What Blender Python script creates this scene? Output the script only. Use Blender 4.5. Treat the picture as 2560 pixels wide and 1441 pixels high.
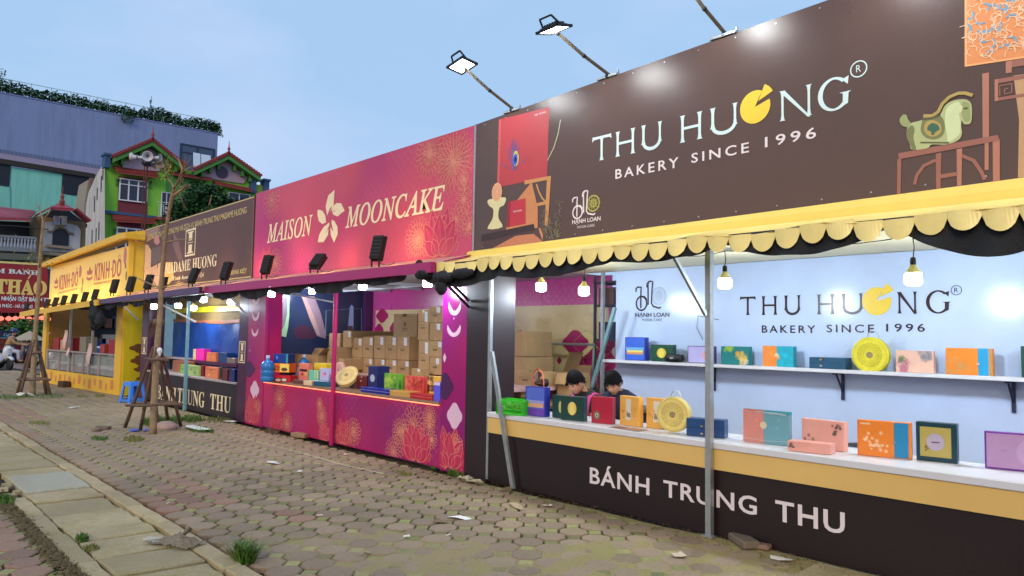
import bpy, bmesh, math, random
from mathutils import Vector, Matrix, noise
R = math.radians
random.seed(7)
S = bpy.context.scene
COL = S.collection
for o in list(bpy.data.objects):
    bpy.data.objects.remove(o)

# ------------------------------------------------------------------ camera
CAM = Vector((0, 0, 1.6)); TH, PITCH, ROLL, FPX = R(41.88), R(3.64), R(.892), 1880.5
FW = Vector((-math.cos(TH)*math.cos(PITCH), math.sin(TH)*math.cos(PITCH), math.sin(PITCH)))
RT = Vector((math.sin(TH), math.cos(TH), 0)); UP = RT.cross(FW)
cd = bpy.data.cameras.new('camera'); cam = bpy.data.objects.new('camera', cd); COL.objects.link(cam)
cd.sensor_width = 36; cd.lens = FPX/2560*36; cd.clip_end = 2000; cd.clip_start = .05
rr = (RT*math.cos(ROLL) + UP*math.sin(ROLL)); uu = (UP*math.cos(ROLL) - RT*math.sin(ROLL))
cam.matrix_world = Matrix.Translation(CAM) @ Matrix((rr, uu, -FW)).transposed().to_4x4()
S.camera = cam
S.render.engine = 'CYCLES'
S.cycles.max_bounces = 6; S.cycles.diffuse_bounces = 3; S.cycles.glossy_bounces = 3
S.cycles.transparent_max_bounces = 8; S.cycles.caustics_reflective = False; S.cycles.caustics_refractive = False
S.cycles.sample_clamp_indirect = 4
S.cycles.use_denoising = True
S.view_settings.view_transform = 'Standard'; S.view_settings.look = 'None'
S.view_settings.gamma = 1; S.view_settings.exposure = EXPOSURE = .8
S.view_settings.use_curve_mapping = False

# ------------------------------------------------------------------ dusk sky and soft low sun
W = bpy.data.worlds.new('World'); S.world = W; W.use_nodes = True
nt = W.node_tree; N = nt.nodes; L = nt.links
bg = N['Background']
sky = N.new('ShaderNodeTexSky'); sky.sky_type = 'NISHITA'; sky.sun_disc = False
sky.sun_elevation = R(6); sky.sun_rotation = R(200); sky.altitude = 50
sky.air_density = 1.2; sky.dust_density = 2.0; sky.ozone_density = 2.5
tc = N.new('ShaderNodeTexCoord')
nz = N.new('ShaderNodeTexNoise'); nz.inputs['Scale'].default_value = 2.2; nz.inputs['Detail'].default_value = 5
mp = N.new('ShaderNodeMapping'); mp.inputs['Scale'].default_value = (1, 1, 2.6)
L.new(tc.outputs['Generated'], mp.inputs['Vector']); L.new(mp.outputs['Vector'], nz.inputs['Vector'])
cr = N.new('ShaderNodeValToRGB'); cr.color_ramp.elements[0].position = .44; cr.color_ramp.elements[1].position = .68
L.new(nz.outputs['Fac'], cr.inputs['Fac'])
# thin high cloud over the blue dusk sky (pinkish grey where it thickens)
hs = N.new('ShaderNodeMix'); hs.data_type = 'RGBA'; hs.blend_type = 'MIX'; hs.inputs[0].default_value = .82
L.new(sky.outputs['Color'], hs.inputs[6]); hs.inputs[7].default_value = (2.45, 3.72, 5.45, 1)
cl = N.new('ShaderNodeMix'); cl.data_type = 'RGBA'; cl.inputs[7].default_value = (3.5, 3.95, 5.4, 1)
mm = N.new('ShaderNodeMath'); mm.operation = 'MULTIPLY'; mm.inputs[1].default_value = .55
L.new(cr.outputs['Color'], mm.inputs[0]); L.new(mm.outputs[0], cl.inputs[0])
L.new(hs.outputs[2], cl.inputs[6]); L.new(cl.outputs[2], bg.inputs['Color'])
bg.inputs['Strength'].default_value = .108
sd = bpy.data.lights.new('sun', 'SUN'); sd.energy = 1.0; sd.angle = R(25); sd.color = (1, .76, .50)
sun = bpy.data.objects.new('sun', sd); COL.objects.link(sun)
SUN_DIR = Vector((-.45, .75, -.42))       # light travels towards the stalls, from behind the camera
sun.rotation_euler = SUN_DIR.to_track_quat('-Z', 'Y').to_euler()

# ------------------------------------------------------------------ measuring helpers (survey of the photograph)
def ray(px, py):
    X = px-1280; Y = py-720.5; c, s = math.cos(ROLL), math.sin(ROLL)
    x = X*c+Y*s; y = -X*s+Y*c
    return FW + RT*(x/FPX) - UP*(y/FPX)
def G(px, py, z=0.):
    r = ray(px, py); return CAM + r*((z-1.6)/r.z)
def PY(px, py, y):
    r = ray(px, py); return CAM + r*(y/r.y)
def PXx(px, py, x):
    r = ray(px, py); return CAM + r*(x/r.x)

# ------------------------------------------------------------------ materials
MATS = {}
def mat(name, col, rough=.6, metal=0., var=.12, scale=6., bump=.0, bscale=40., emis=None, es=0., spec=None, trans=0., coat=0., rnd=0., alpha=1., streak=0.):
    if name in MATS: return MATS[name]
    m = bpy.data.materials.new(name); m.use_nodes = True; MATS[name] = m
    n = m.node_tree.nodes; l = m.node_tree.links; b = n['Principled BSDF']
    b.inputs['Roughness'].default_value = rough; b.inputs['Metallic'].default_value = metal
    if spec is not None: b.inputs['Specular IOR Level'].default_value = spec
    if trans: b.inputs['Transmission Weight'].default_value = trans
    if coat: b.inputs['Coat Weight'].default_value = coat; b.inputs['Coat Roughness'].default_value = .12
    if alpha < 1: b.inputs['Alpha'].default_value = alpha
    t = n.new('ShaderNodeTexCoord')
    c4 = (col[0], col[1], col[2], 1)
    out = None
    if var:
        z = n.new('ShaderNodeTexNoise'); z.inputs['Scale'].default_value = scale; z.inputs['Detail'].default_value = 6
        z.inputs['Roughness'].default_value = .65
        l.new(t.outputs['Object'], z.inputs['Vector'])
        mr = n.new('ShaderNodeMapRange'); mr.inputs[1].default_value = .25; mr.inputs[2].default_value = .75
        mr.inputs[3].default_value = 1-var; mr.inputs[4].default_value = 1+var
        l.new(z.outputs['Fac'], mr.inputs[0])
        v = mr.outputs[0]
        if rnd:
            oi = n.new('ShaderNodeObjectInfo'); m2 = n.new('ShaderNodeMapRange')
            m2.inputs[3].default_value = 1-rnd; m2.inputs[4].default_value = 1+rnd
            l.new(oi.outputs['Random'], m2.inputs[0])
            mu = n.new('ShaderNodeMath'); mu.operation = 'MULTIPLY'; l.new(v, mu.inputs[0]); l.new(m2.outputs[0], mu.inputs[1]); v = mu.outputs[0]
        vm = n.new('ShaderNodeVectorMath'); vm.operation = 'SCALE'; vm.inputs[0].default_value = col[:3]
        l.new(v, vm.inputs['Scale']); l.new(vm.outputs[0], b.inputs['Base Color'])
        out = vm
        # slight gloss variation
        m3 = n.new('ShaderNodeMapRange'); m3.inputs[3].default_value = max(.03, rough-.08); m3.inputs[4].default_value = min(1, rough+.08)
        l.new(z.outputs['Fac'], m3.inputs[0]); l.new(m3.outputs[0], b.inputs['Roughness'])
    else:
        b.inputs['Base Color'].default_value = c4
    if streak:
        mp_ = n.new('ShaderNodeMapping'); mp_.inputs['Scale'].default_value = (1.3, 1.3, .10); l.new(t.outputs['Object'], mp_.inputs['Vector'])
        zs_ = n.new('ShaderNodeTexNoise'); zs_.inputs['Scale'].default_value = 1.6; zs_.inputs['Detail'].default_value = 8; zs_.inputs['Roughness'].default_value = .75; l.new(mp_.outputs[0], zs_.inputs['Vector'])
        ms_ = n.new('ShaderNodeMapRange'); ms_.inputs[1].default_value = .45; ms_.inputs[2].default_value = .72; ms_.inputs[3].default_value = 1; ms_.inputs[4].default_value = 1-streak; l.new(zs_.outputs['Fac'], ms_.inputs[0])
        v2_ = n.new('ShaderNodeVectorMath'); v2_.operation = 'SCALE'; l.new(out.outputs[0], v2_.inputs[0]); l.new(ms_.outputs[0], v2_.inputs['Scale']); l.new(v2_.outputs[0], b.inputs['Base Color'])
    if bump:
        z2 = n.new('ShaderNodeTexNoise'); z2.inputs['Scale'].default_value = bscale; z2.inputs['Detail'].default_value = 8
        l.new(t.outputs['Object'], z2.inputs['Vector'])
        bp = n.new('ShaderNodeBump'); bp.inputs['Strength'].default_value = bump; bp.inputs['Distance'].default_value = .02
        l.new(z2.outputs['Fac'], bp.inputs['Height']); l.new(bp.outputs[0], b.inputs['Normal'])
    if emis:
        b.inputs['Emission Color'].default_value = (*emis, 1); b.inputs['Emission Strength'].default_value = es
    return m
def srgb(r, g, b):
    f = lambda c: ((c/255+.055)/1.055)**2.4 if c > 10 else c/255/12.92
    return (f(r), f(g), f(b))
_cc = {}
def C(r, g, b, rough=.5, var=.06, **k):
    """plain printed / painted colour from display values of the base colour"""
    key = f'colour_{r}_{g}_{b}_{int(rough*100)}' + ''.join(f'{a}{v}' for a, v in k.items())
    return mat(key, srgb(r, g, b), rough, var=var, scale=k.pop('scale', 9), **k)

# ------------------------------------------------------------------ mesh builder
class MB:
    def __init__(s): s.v = []; s.f = []; s.m = []; s.cur = 0
    def add(s, vs, fs):
        b = len(s.v); s.v += [tuple(x) for x in vs]
        for f in fs: s.f.append([b+i for i in f]); s.m.append(s.cur)
    def box(s, x0, x1, y0, y1, z0, z1):
        if x0 > x1: x0, x1 = x1, x0
        if y0 > y1: y0, y1 = y1, y0
        if z0 > z1: z0, z1 = z1, z0
        s.add([(x, y, z) for x in (x0, x1) for y in (y0, y1) for z in (z0, z1)],
              [(0,1,3,2),(4,6,7,5),(0,4,5,1),(2,3,7,6),(0,2,6,4),(1,5,7,3)])
        return s
    def bar(s, a, b, w, h=None, up=(0, 0, 1)):
        a = Vector(a); b = Vector(b); h = h or w; d = (b-a).normalized(); u = Vector(up)
        if abs(d.dot(u)) > .98: u = Vector((1, 0, 0))
        sx = d.cross(u).normalized()*(w/2); sy = sx.cross(d).normalized()*(h/2)
        vs = [p+i*sx+j*sy for p in (a, b) for i, j in ((-1,-1),(1,-1),(1,1),(-1,1))]
        s.add(vs, [(3,2,1,0),(4,5,6,7),(0,1,5,4),(1,2,6,5),(2,3,7,6),(3,0,4,7)]); return s
    def tube(s, pts, r, n=8, cap=True):
        pts = [Vector(p) for p in pts]; k = len(pts)
        rs = r if isinstance(r, (list, tuple)) else [r]*k
        vs = []; prev = None
        for i, p in enumerate(pts):
            d = (pts[min(i+1, k-1)]-pts[max(i-1, 0)]).normalized()
            u = prev if prev is not None else (Vector((0, 0, 1)) if abs(d.z) < .9 else Vector((1, 0, 0)))
            a = d.cross(u).normalized(); u = a.cross(d).normalized(); prev = u
            for j in range(n):
                t = 2*math.pi*j/n; vs.append(p+(a*math.cos(t)+u*math.sin(t))*rs[i])
        fs = [(i*n+j, i*n+(j+1) % n, (i+1)*n+(j+1) % n, (i+1)*n+j) for i in range(k-1) for j in range(n)]
        if cap: fs += [tuple(range(n-1, -1, -1)), tuple((k-1)*n+j for j in range(n))]
        s.add(vs, fs); return s
    def lathe(s, prof, c=(0, 0, 0), n=16, axis='z'):
        vs = []; c = Vector(c)
        for r, h in prof:
            for j in range(n):
                t = 2*math.pi*j/n; a, b = r*math.cos(t), r*math.sin(t)
                vs.append(c+(Vector((a, b, h)) if axis == 'z' else Vector((a, h, b)) if axis == 'y' else Vector((h, a, b))))
        k = len(prof)
        fs = [(i*n+j, i*n+(j+1) % n, (i+1)*n+(j+1) % n, (i+1)*n+j) for i in range(k-1) for j in range(n)]
        fs += [tuple(range(n-1, -1, -1)), tuple((k-1)*n+j for j in range(n))]
        s.add(vs, fs); return s
    def poly_xz(s, pts, y, t=.003):
        """flat printed shape on a wall that faces -y, t thick"""
        n = len(pts)
        area = sum(pts[i][0]*pts[(i+1) % n][1]-pts[(i+1) % n][0]*pts[i][1] for i in range(n))
        if area < 0: pts = pts[::-1]
        s.lay = getattr(s, 'lay', 0)+1; t += (s.lay % 60)*.00004
        s.add([(p[0], y-t, p[1]) for p in pts], [tuple(range(n))]); return s
    def line_xz(s, pts, y, w, t=.003, closed=False):
        s.lay = getattr(s, 'lay', 0)+1; t += (s.lay % 60)*.00004
        P = [Vector((p[0], p[1])) for p in pts]
        if closed: P = P+[P[0]]
        k = len(P); vs = []
        for i, p in enumerate(P):
            a = P[i-1] if i > 0 else (P[-2] if closed else p); b = P[i+1] if i < k-1 else (P[1] if closed else p)
            d = (b-a); d = d.normalized() if d.length > 1e-9 else Vector((1, 0)); nn = Vector((-d.y, d.x))*(w/2)
            vs += [(p.x+nn.x, y-t, p.y+nn.y), (p.x-nn.x, y-t, p.y-nn.y)]
        s.add(vs, [(2*i, 2*i+1, 2*i+3, 2*i+2) for i in range(k-1)]); return s
    def grid(s, fn, nu, nv):
        vs = [fn(i/nu, j/nv) for i in range(nu+1) for j in range(nv+1)]
        fs = [(i*(nv+1)+j, (i+1)*(nv+1)+j, (i+1)*(nv+1)+j+1, i*(nv+1)+j+1) for i in range(nu) for j in range(nv)]
        s.add(vs, fs); return s
    def xf(s, M, start=0):
        s.v[start:] = [tuple(M @ Vector(v)) for v in s.v[start:]]; return s
    def ico(s, c, r, sub=2, sc=(1, 1, 1), jit=0.):
        b = bmesh.new(); bmesh.ops.create_icosphere(b, subdivisions=sub, radius=r)
        c = Vector(c); b.verts.ensure_lookup_table()
        vs = [c+Vector((v.co.x*sc[0], v.co.y*sc[1], v.co.z*sc[2]))*(1+(random.uniform(-jit, jit) if jit else 0)) for v in b.verts]
        fs = [[v.index for v in f.verts] for f in b.faces]; b.free(); s.add(vs, fs); return s
    def build(s, name, mats, parent=None, world=True, smooth=False, bevel=0., fix=False, label=None):
        me = bpy.data.meshes.new(name); me.from_pydata(s.v, [], s.f)
        mats = mats if isinstance(mats, (list, tuple)) else [mats]
        for m in mats: me.materials.append(m)
        me.polygons.foreach_set('material_index', s.m)
        if bevel or fix:
            b = bmesh.new(); b.from_mesh(me)
            if fix: bmesh.ops.recalc_face_normals(b, faces=b.faces)
            if bevel: bmesh.ops.bevel(b, geom=list(b.edges), offset=bevel, segments=1, affect='EDGES', profile=.5, clamp_overlap=True)
            b.to_mesh(me); b.free()
        if smooth: me.polygons.foreach_set('use_smooth', [True]*len(me.polygons))
        me.update()
        o = bpy.data.objects.new(name, me); COL.objects.link(o)
        if parent is not None:
            o.parent = parent
            if world: o.matrix_parent_inverse = Matrix(); me.transform(wm(parent).inverted())
        if label: o['label'] = label
        return o
def wm(o):
    M = Matrix.Translation(o.location) @ o.rotation_euler.to_matrix().to_4x4()
    return wm(o.parent) @ M if o.parent else M
def tag(o, label, cat, group=None):
    o['label'] = label; o['category'] = cat
    if group: o['group'] = group
    return o
def thing(name, label, cat, loc=(0, 0, 0), rz=0, group=None):
    o = bpy.data.objects.new(name, None); o.empty_display_size = .1; COL.objects.link(o)
    o.location = loc; o.rotation_euler = (0, 0, rz); return tag(o, label, cat, group)
def struct(name, mb, m, **k):
    o = mb.build(name, m, **k)
    o['kind'] = 'structure'; return o
def copy_tree(o, parent=None):
    c = o.copy(); COL.objects.link(c)
    if parent: c.parent = parent
    for ch in list(o.children): copy_tree(ch, c)
    return c

# ------------------------------------------------------------------ lettering (built-in font, real letter outlines)
def sty(t, style):
    if style == 'sans': return t
    base = {'serif': (0x1D400, 0x1D41A, 0x1D7CE), 'it': (0x1D434, 0x1D44E, None), 'bi': (0x1D468, 0x1D482, None), 'sb': (0x1D5D4, 0x1D5EE, 0x1D7EC)}[style]
    o = ''
    for ch in t:
        if 'A' <= ch <= 'Z': o += chr(base[0]+ord(ch)-65)
        elif 'a' <= ch <= 'z': o += '\u210E' if (style == 'it' and ch == 'h') else chr(base[1]+ord(ch)-97)
        elif '0' <= ch <= '9' and base[2]: o += chr(base[2]+ord(ch)-48)
        else: o += ch
    return o
def text_mesh(body, style='sans', spacing=1., bold=0., extr=0.):
    c = bpy.data.curves.new('lettering', 'FONT'); c.body = sty(body, style); c.space_character = spacing
    c.offset = bold; c.extrude = extr; c.resolution_u = 3
    o = bpy.data.objects.new('lettering', c); COL.objects.link(o)
    dg = bpy.context.evaluated_depsgraph_get(); dg.update()
    me = bpy.data.meshes.new_from_object(o.evaluated_get(dg))
    bpy.data.objects.remove(o); return me
def text_on(body, LB, LT, RB, m, parent, frame, style='sans', spacing=1., bold=0., marks=(), name='lettering', capref='H', t=.004):
    """letters fitted between surveyed left-bottom, left-top and right-bottom points; frame(u,v,d)->world"""
    me = text_mesh(body, style, spacing, bold)
    ref = text_mesh(capref, style, 1., bold)
    h = max(v.co.y for v in ref.vertices) if len(ref.vertices) else .7
    bpy.data.meshes.remove(ref)
    xs = [v.co.x for v in me.vertices]
    if not xs: return None
    x0, x1 = min(xs), max(xs)
    (ua, va), (_, vt), (ub, vb) = LB, LT, RB
    s = (ub-ua)/(x1-x0); sv = (vt-va)/h
    mb = MB()
    mb.add([frame(ua+(v.co.x-x0)*s, va+v.co.y*sv + (vb-va)*(v.co.x-x0)/(x1-x0), t) for v in me.vertices], [list(p.vertices) for p in me.polygons])
    for (fx, fy, w, hh, sl) in marks:   # accents: fraction along width, height in caps, width, height, slant
        cx = ua+(ub-ua)*fx; cz = va+(vt-va)*fy+(vb-va)*fx; H = (vt-va)
        mb.add([frame(cx-w*H/2, cz, t), frame(cx+w*H/2*.3, cz, t), frame(cx+w*H/2+sl*H, cz+hh*H, t), frame(cx-w*H/4+sl*H, cz+hh*H, t)], [(0, 1, 2, 3)])
    bpy.data.meshes.remove(me)
    return mb.build(name, m, parent)
def fy(y):      # frame of a wall facing -y at depth y
    return lambda u, v, d: Vector((u, y-d, v))
def fx(x):      # frame of a wall facing +x; u runs along +y seen left to right
    return lambda u, v, d: Vector((x+d, u, v))
def q(px, py, y):
    p = PY(px, py, y); return (p.x, p.z)
def text_px(body, LB, LT, RB, y, m, parent, **k):
    a = q(*LB, y); b = q(*LT, y); c = q(*RB, y)
    return text_on(body, a, b, (c[0], a[1]), m, parent, fy(y), **k)

# common materials
M_steel = mat('galvanised_steel', (.42, .45, .46), .38, .7, var=.15, scale=12)
M_black = mat('black_plastic', (.007, .007, .008), .6, var=.2)
M_dark = mat('dark_brown_vinyl', srgb(38, 20, 24), .5, var=.10, scale=3)
M_white = mat('white_laminate', srgb(214, 214, 220), .35, var=.04)
M_cream = mat('cream_vinyl', srgb(232, 212, 160), .4, var=.05, scale=3)
M_card = mat('corrugated_cardboard', srgb(172, 140, 98), .8, var=.12, scale=5, bump=.15, bscale=60, rnd=.10)
M_cardin = mat('cardboard_inside', srgb(120, 94, 62), .9, var=.12)
M_paper = mat('white_paper', srgb(225, 228, 232), .7, var=.05)
M_ink = mat('dark_ink', srgb(40, 34, 30), .7, var=0)
M_gold = mat('gold_print', srgb(222, 190, 110), .35, .3, var=.1, scale=40)
# =================================================================== GROUND
def paver_mat(name, c1, c2, moss, mossamt, rough=.85, rnd=.16):
    m = bpy.data.materials.new(name); m.use_nodes = True; n = m.node_tree.nodes; l = m.node_tree.links; b = n['Principled BSDF']
    g = n.new('ShaderNodeNewGeometry'); oi = n.new('ShaderNodeObjectInfo')
    def noi(sc, det=6, ro=.6):
        z = n.new('ShaderNodeTexNoise'); z.inputs['Scale'].default_value = sc; z.inputs['Detail'].default_value = det; z.inputs['Roughness'].default_value = ro
        l.new(g.outputs['Position'], z.inputs['Vector']); return z.outputs['Fac']
    def ramp(src, a, b_):
        r = n.new('ShaderNodeMapRange'); r.inputs[1].default_value = a; r.inputs[2].default_value = b_; l.new(src, r.inputs[0]); return r.outputs[0]
    def mix(f, a, b_):
        x = n.new('ShaderNodeMix'); x.data_type = 'RGBA'
        l.new(f, x.inputs[0])
        for k, vv in ((6, a), (7, b_)):
            if isinstance(vv, tuple): x.inputs[k].default_value = (*vv, 1)
            else: l.new(vv, x.inputs[k])
        return x.outputs[2]
    base = mix(ramp(noi(1.1), .3, .7), c1, c2)
    fine = n.new('ShaderNodeMapRange'); fine.inputs[3].default_value = .60; fine.inputs[4].default_value = 1.40; l.new(noi(38, 8, .8), fine.inputs[0])
    r2 = n.new('ShaderNodeMapRange'); r2.inputs[3].default_value = 1-rnd; r2.inputs[4].default_value = 1+rnd; l.new(oi.outputs['Random'], r2.inputs[0])
    mu = n.new('ShaderNodeMath'); mu.operation = 'MULTIPLY'; l.new(fine.outputs[0], mu.inputs[0]); l.new(r2.outputs[0], mu.inputs[1])
    vm = n.new('ShaderNodeVectorMath'); vm.operation = 'SCALE'; l.new(base, vm.inputs[0]); l.new(mu.outputs[0], vm.inputs['Scale'])
    fr = ramp(noi(2.4, 9, .75), .62-mossamt*.3, .80-mossamt*.2)
    c = mix(fr, vm.outputs[0], moss)
    dirt = ramp(noi(.55, 5, .6), .5, .75)
    x = n.new('ShaderNodeMath'); x.operation = 'MULTIPLY'; x.inputs[1].default_value = .55; l.new(dirt, x.inputs[0])
    c = mix(x.outputs[0], c, srgb(158, 138, 112))
    # small pale and dark specks
    sp = ramp(noi(140, 3, .5), .70, .74)
    c = mix(sp, c, srgb(190, 180, 160))
    l.new(c, b.inputs['Base Color']); b.inputs['Roughness'].default_value = rough
    z2 = n.new('ShaderNodeTexNoise'); z2.inputs['Scale'].default_value = 70; z2.inputs['Detail'].default_value = 8; l.new(g.outputs['Position'], z2.inputs['Vector'])
    bp = n.new('ShaderNodeBump'); bp.inputs['Strength'].default_value = .9; bp.inputs['Distance'].default_value = .014
    l.new(z2.outputs['Fac'], bp.inputs['Height']); l.new(bp.outputs[0], b.inputs['Normal'])
    return m
M_pav = paver_mat('octagon_paver_concrete', srgb(156, 134, 110), srgb(130, 114, 96), srgb(144, 134, 86), .35, rnd=.2)
M_pav_red = paver_mat('red_paver_concrete', srgb(152, 118, 98), srgb(138, 110, 92), srgb(140, 130, 84), .25, rnd=.2)
M_ins = paver_mat('mossy_insert', srgb(150, 142, 96), srgb(126, 128, 80), srgb(112, 134, 58), .4, rnd=.4)
M_slab = paver_mat('old_cover_slab', srgb(186, 168, 130), srgb(158, 144, 106), srgb(150, 140, 84), .45)
M_slab_new = paver_mat('newer_grey_slab', srgb(170, 166, 144), srgb(160, 156, 136), srgb(150, 146, 122), .05)
M_kerb = paver_mat('kerb_concrete', srgb(184, 166, 128), srgb(168, 150, 112), srgb(146, 138, 80), .4)
M_soil = paver_mat('joint_soil', srgb(38, 32, 22), srgb(26, 22, 15), srgb(34, 38, 16), .4, .95)
M_sand = paver_mat('sandy_dirt', srgb(160, 142, 100), srgb(146, 132, 86), srgb(140, 140, 72), .55, .95)
M_road = paver_mat('far_paving', srgb(132, 110, 98), srgb(120, 102, 90), srgb(110, 104, 80), .2, .9)

gm = MB(); gm.box(-60, 12, -14, 5.6, -.30, -.046)
pavement = struct('pavement', gm, M_soil)
gm = MB(); gm.add([(-400, -400, -.06), (200, -400, -.06), (200, 400, -.06), (-400, 400, -.06)], [(0, 1, 2, 3)])
struct('ground', gm, M_road)

P_ = .3602/math.sqrt(2)
fwh = Vector((-math.cos(TH), math.sin(TH), 0))
SQ0 = RT*(-2.1406)+fwh*6.836           # one surveyed insert square
SQ0.x %= P_; SQ0.y %= P_
def octa(hw, cut, h, rag=0.):
    pts = []
    k = hw-cut
    for sx, sy in ((1, 1), (-1, 1), (-1, -1), (1, -1)):
        a = [(sx*hw, sy*k), (sx*k, sy*hw)]
        if sx*sy < 0: a = a[::-1]
        pts += a
    pts = [(x+random.uniform(-rag, rag), y+random.uniform(-rag, rag)) for x, y in pts]
    b = MB(); n = len(pts); e = .007
    vs = [(x, y, -h) for x, y in pts]+[(x, y, -e) for x, y in pts]+[(x*(1-e/hw), y*(1-e/hw), 0) for x, y in pts]
    fs = [tuple(range(2*n, 3*n))]
    for r in (0, 1): fs += [(r*n+i, r*n+(i+1) % n, (r+1)*n+(i+1) % n, (r+1)*n+i) for i in range(n)]
    b.add(vs, fs); return b
oct_meshes = []
for k in range(6):
    o = octa(P_/2-.0100, P_*.29, .05, .003).build('paver', M_pav); oct_meshes.append(o.data); bpy.data.objects.remove(o)
sqm = []
def square(rag):
    s_ = P_*.29*.68; b = MB(); pts = [(0, s_*1.38), (-s_*1.38, 0), (0, -s_*1.38), (s_*1.38, 0)]
    pts = [(x+random.uniform(-rag, rag), y+random.uniform(-rag, rag)) for x, y in pts]
    n = 4; e = .006
    vs = [(x, y, -.05) for x, y in pts]+[(x, y, -e) for x, y in pts]+[(x*.9, y*.9, 0) for x, y in pts]
    fs = [tuple(range(8, 12))]+[(r*n+i, r*n+(i+1) % n, (r+1)*n+(i+1) % n, (r+1)*n+i) for r in (0, 1) for i in range(4)]
    b.add(vs, fs); return b
for k in range(4):
    o = square(.003).build('paver_insert', M_ins); sqm.append(o.data); bpy.data.objects.remove(o)
oct_red = []
for me in oct_meshes[:3]:
    m2 = me.copy(); m2.materials.clear(); m2.materials.append(M_pav_red); oct_red.append(m2)
def inview(x, y, marg=1.0):
    d = Vector((x, y, 0))-CAM; z = d.dot(FW)
    if z < .5: return False
    u = d.dot(RT)/z*FPX; v = -d.dot(UP)/z*FPX
    return abs(u) < 1340*marg and v < 800*marg
cells = []; sqs = []
for i in range(-170, 12):
    for j in range(-20, 24):
        for kind in (0, 1):
            x = SQ0.x+i*P_+(P_/2 if kind == 0 else 0); y = SQ0.y+j*P_+(P_/2 if kind == 0 else 0)
            if y > 5.36 or (1.22 < y < 2.24) or x > .6: continue
            if y > 5.1 and x > -2.7: continue
            if x < -34 or not inview(x, y): continue
            (cells if kind == 0 else sqs).append((math.hypot(x, y), x, y))
cells.sort(); sqs.sort()
def sunk(x, y):
    return .006*noise.noise(Vector((x*.45, y*.45, 3.)))+.003*noise.noise(Vector((x*2, y*2, 9.)))
for lst, meshes, nm in ((cells, oct_meshes, 'paver'), (sqs, sqm, 'paver_insert')):
    rest = MB()
    for k, (d, x, y) in enumerate(lst):
        z = sunk(x, y)-(.004 if nm != 'paver' else 0)+random.uniform(-.003, .003)
        red = nm == 'paver' and (y < 1.3 or (noise.noise(Vector((x*.3, y*.5, 5.)))+(.35 if (y < 3 and x < -7) else -.25)) > .15)
        me = random.choice(oct_red if red else meshes)
        rot = Matrix.Translation((x+random.uniform(-.002, .002), y+random.uniform(-.002, .002), z)) @ Matrix.Rotation(random.uniform(-.025, .025), 4, 'X') @ Matrix.Rotation(random.uniform(-.025, .025), 4, 'Y') @ Matrix.Rotation(random.uniform(-.02, .02)+random.choice((0, 1, 2, 3))*math.pi/2, 4, 'Z')
        if k < 295:
            o = bpy.data.objects.new(nm, me); COL.objects.link(o); o.matrix_basis = rot; o.parent = pavement
        else:
            rest.cur = 1 if red else 0
            rest.add([rot @ v.co for v in me.vertices], [list(p.vertices) for p in me.polygons])
    r = rest.build('distant_'+nm+'s', [meshes[0].materials[0], M_pav_red], pavement, label='smaller pavers receding towards the far stalls'); r['kind'] = 'stuff'

# sandy dirt drifts lying over and between the pavers
spots = [(G(1050, 1385), .6, 1.0), (G(1350, 1410), .6, 1.0), (G(1620, 1390), .6, .9), (G(900, 1390), .55, .9), (G(700, 1360), .45, .9), (G(1250, 1400), .5, .8), (G(1750, 1400), .6, .8), (G(1950, 1420), .5, .8), (G(1560, 1250), .45, .45), (G(1500, 1380), .35, .7), (G(520, 1120), .7, .5), (G(300, 1060), 1.2, .8), (G(560, 1100), .8, .5), (G(60, 1035), 1.6, .7),
         (G(200, 1090), 1.0, .6), (G(120, 1050), 1.2, .6), (G(430, 1100), .8, .6), (G(1430, 1290), .35, .4), (G(1900, 1370), .5, .8), (G(860, 1200), .5, .25), (G(2100, 1441), .5, .9), (G(960, 1340), .4, .8), (G(40, 1020), 2, .5), (G(420, 1080), .6, .8)]
def dirt_z(x, y):
    f = 0
    for p, r, a in spots:
        d2 = ((x-p.x)**2+(y-p.y)**2)/(r*r)
        if d2 < 6: f += a*math.exp(-d2*1.2)
    n_ = noise.noise(Vector((x*1.7, y*1.7, 0)))*.55+noise.noise(Vector((x*6, y*6, 2)))*.35+noise.noise(Vector((x*19, y*19, 4)))*.16
    edge = max(0, (y-4.85)/.6) if -6.8 < x else max(0, (y-5.1)/.5)
    g_ = min(1., f+min(edge, 1)*.55+.22*n_)
    return -.066+.062*g_+.016*n_*(.2+min(f, 1)) 
db = MB()
def dg_(x0, x1, y0, y1, st):
    nu = int((x1-x0)/st); nv = int((y1-y0)/st)
    db.grid(lambda u, v: (x0+u*(x1-x0), y0+v*(y1-y0), dirt_z(x0+u*(x1-x0), y0+v*(y1-y0))), nu, nv)
dg_(-8.0, -.2, 2.19, 5.42, .032); dg_(-16, -8.0, 2.19, 5.42, .06); dg_(-34, -16, 2.19, 5.4, .15); dg_(-11, -3.6, -1, 1.29, .05)
sd_ = db.build('sandy_dirt', M_sand, smooth=True, label='sandy moss-tinged dirt spread between and over the pavers'); sd_['kind'] = 'stuff'

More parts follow.
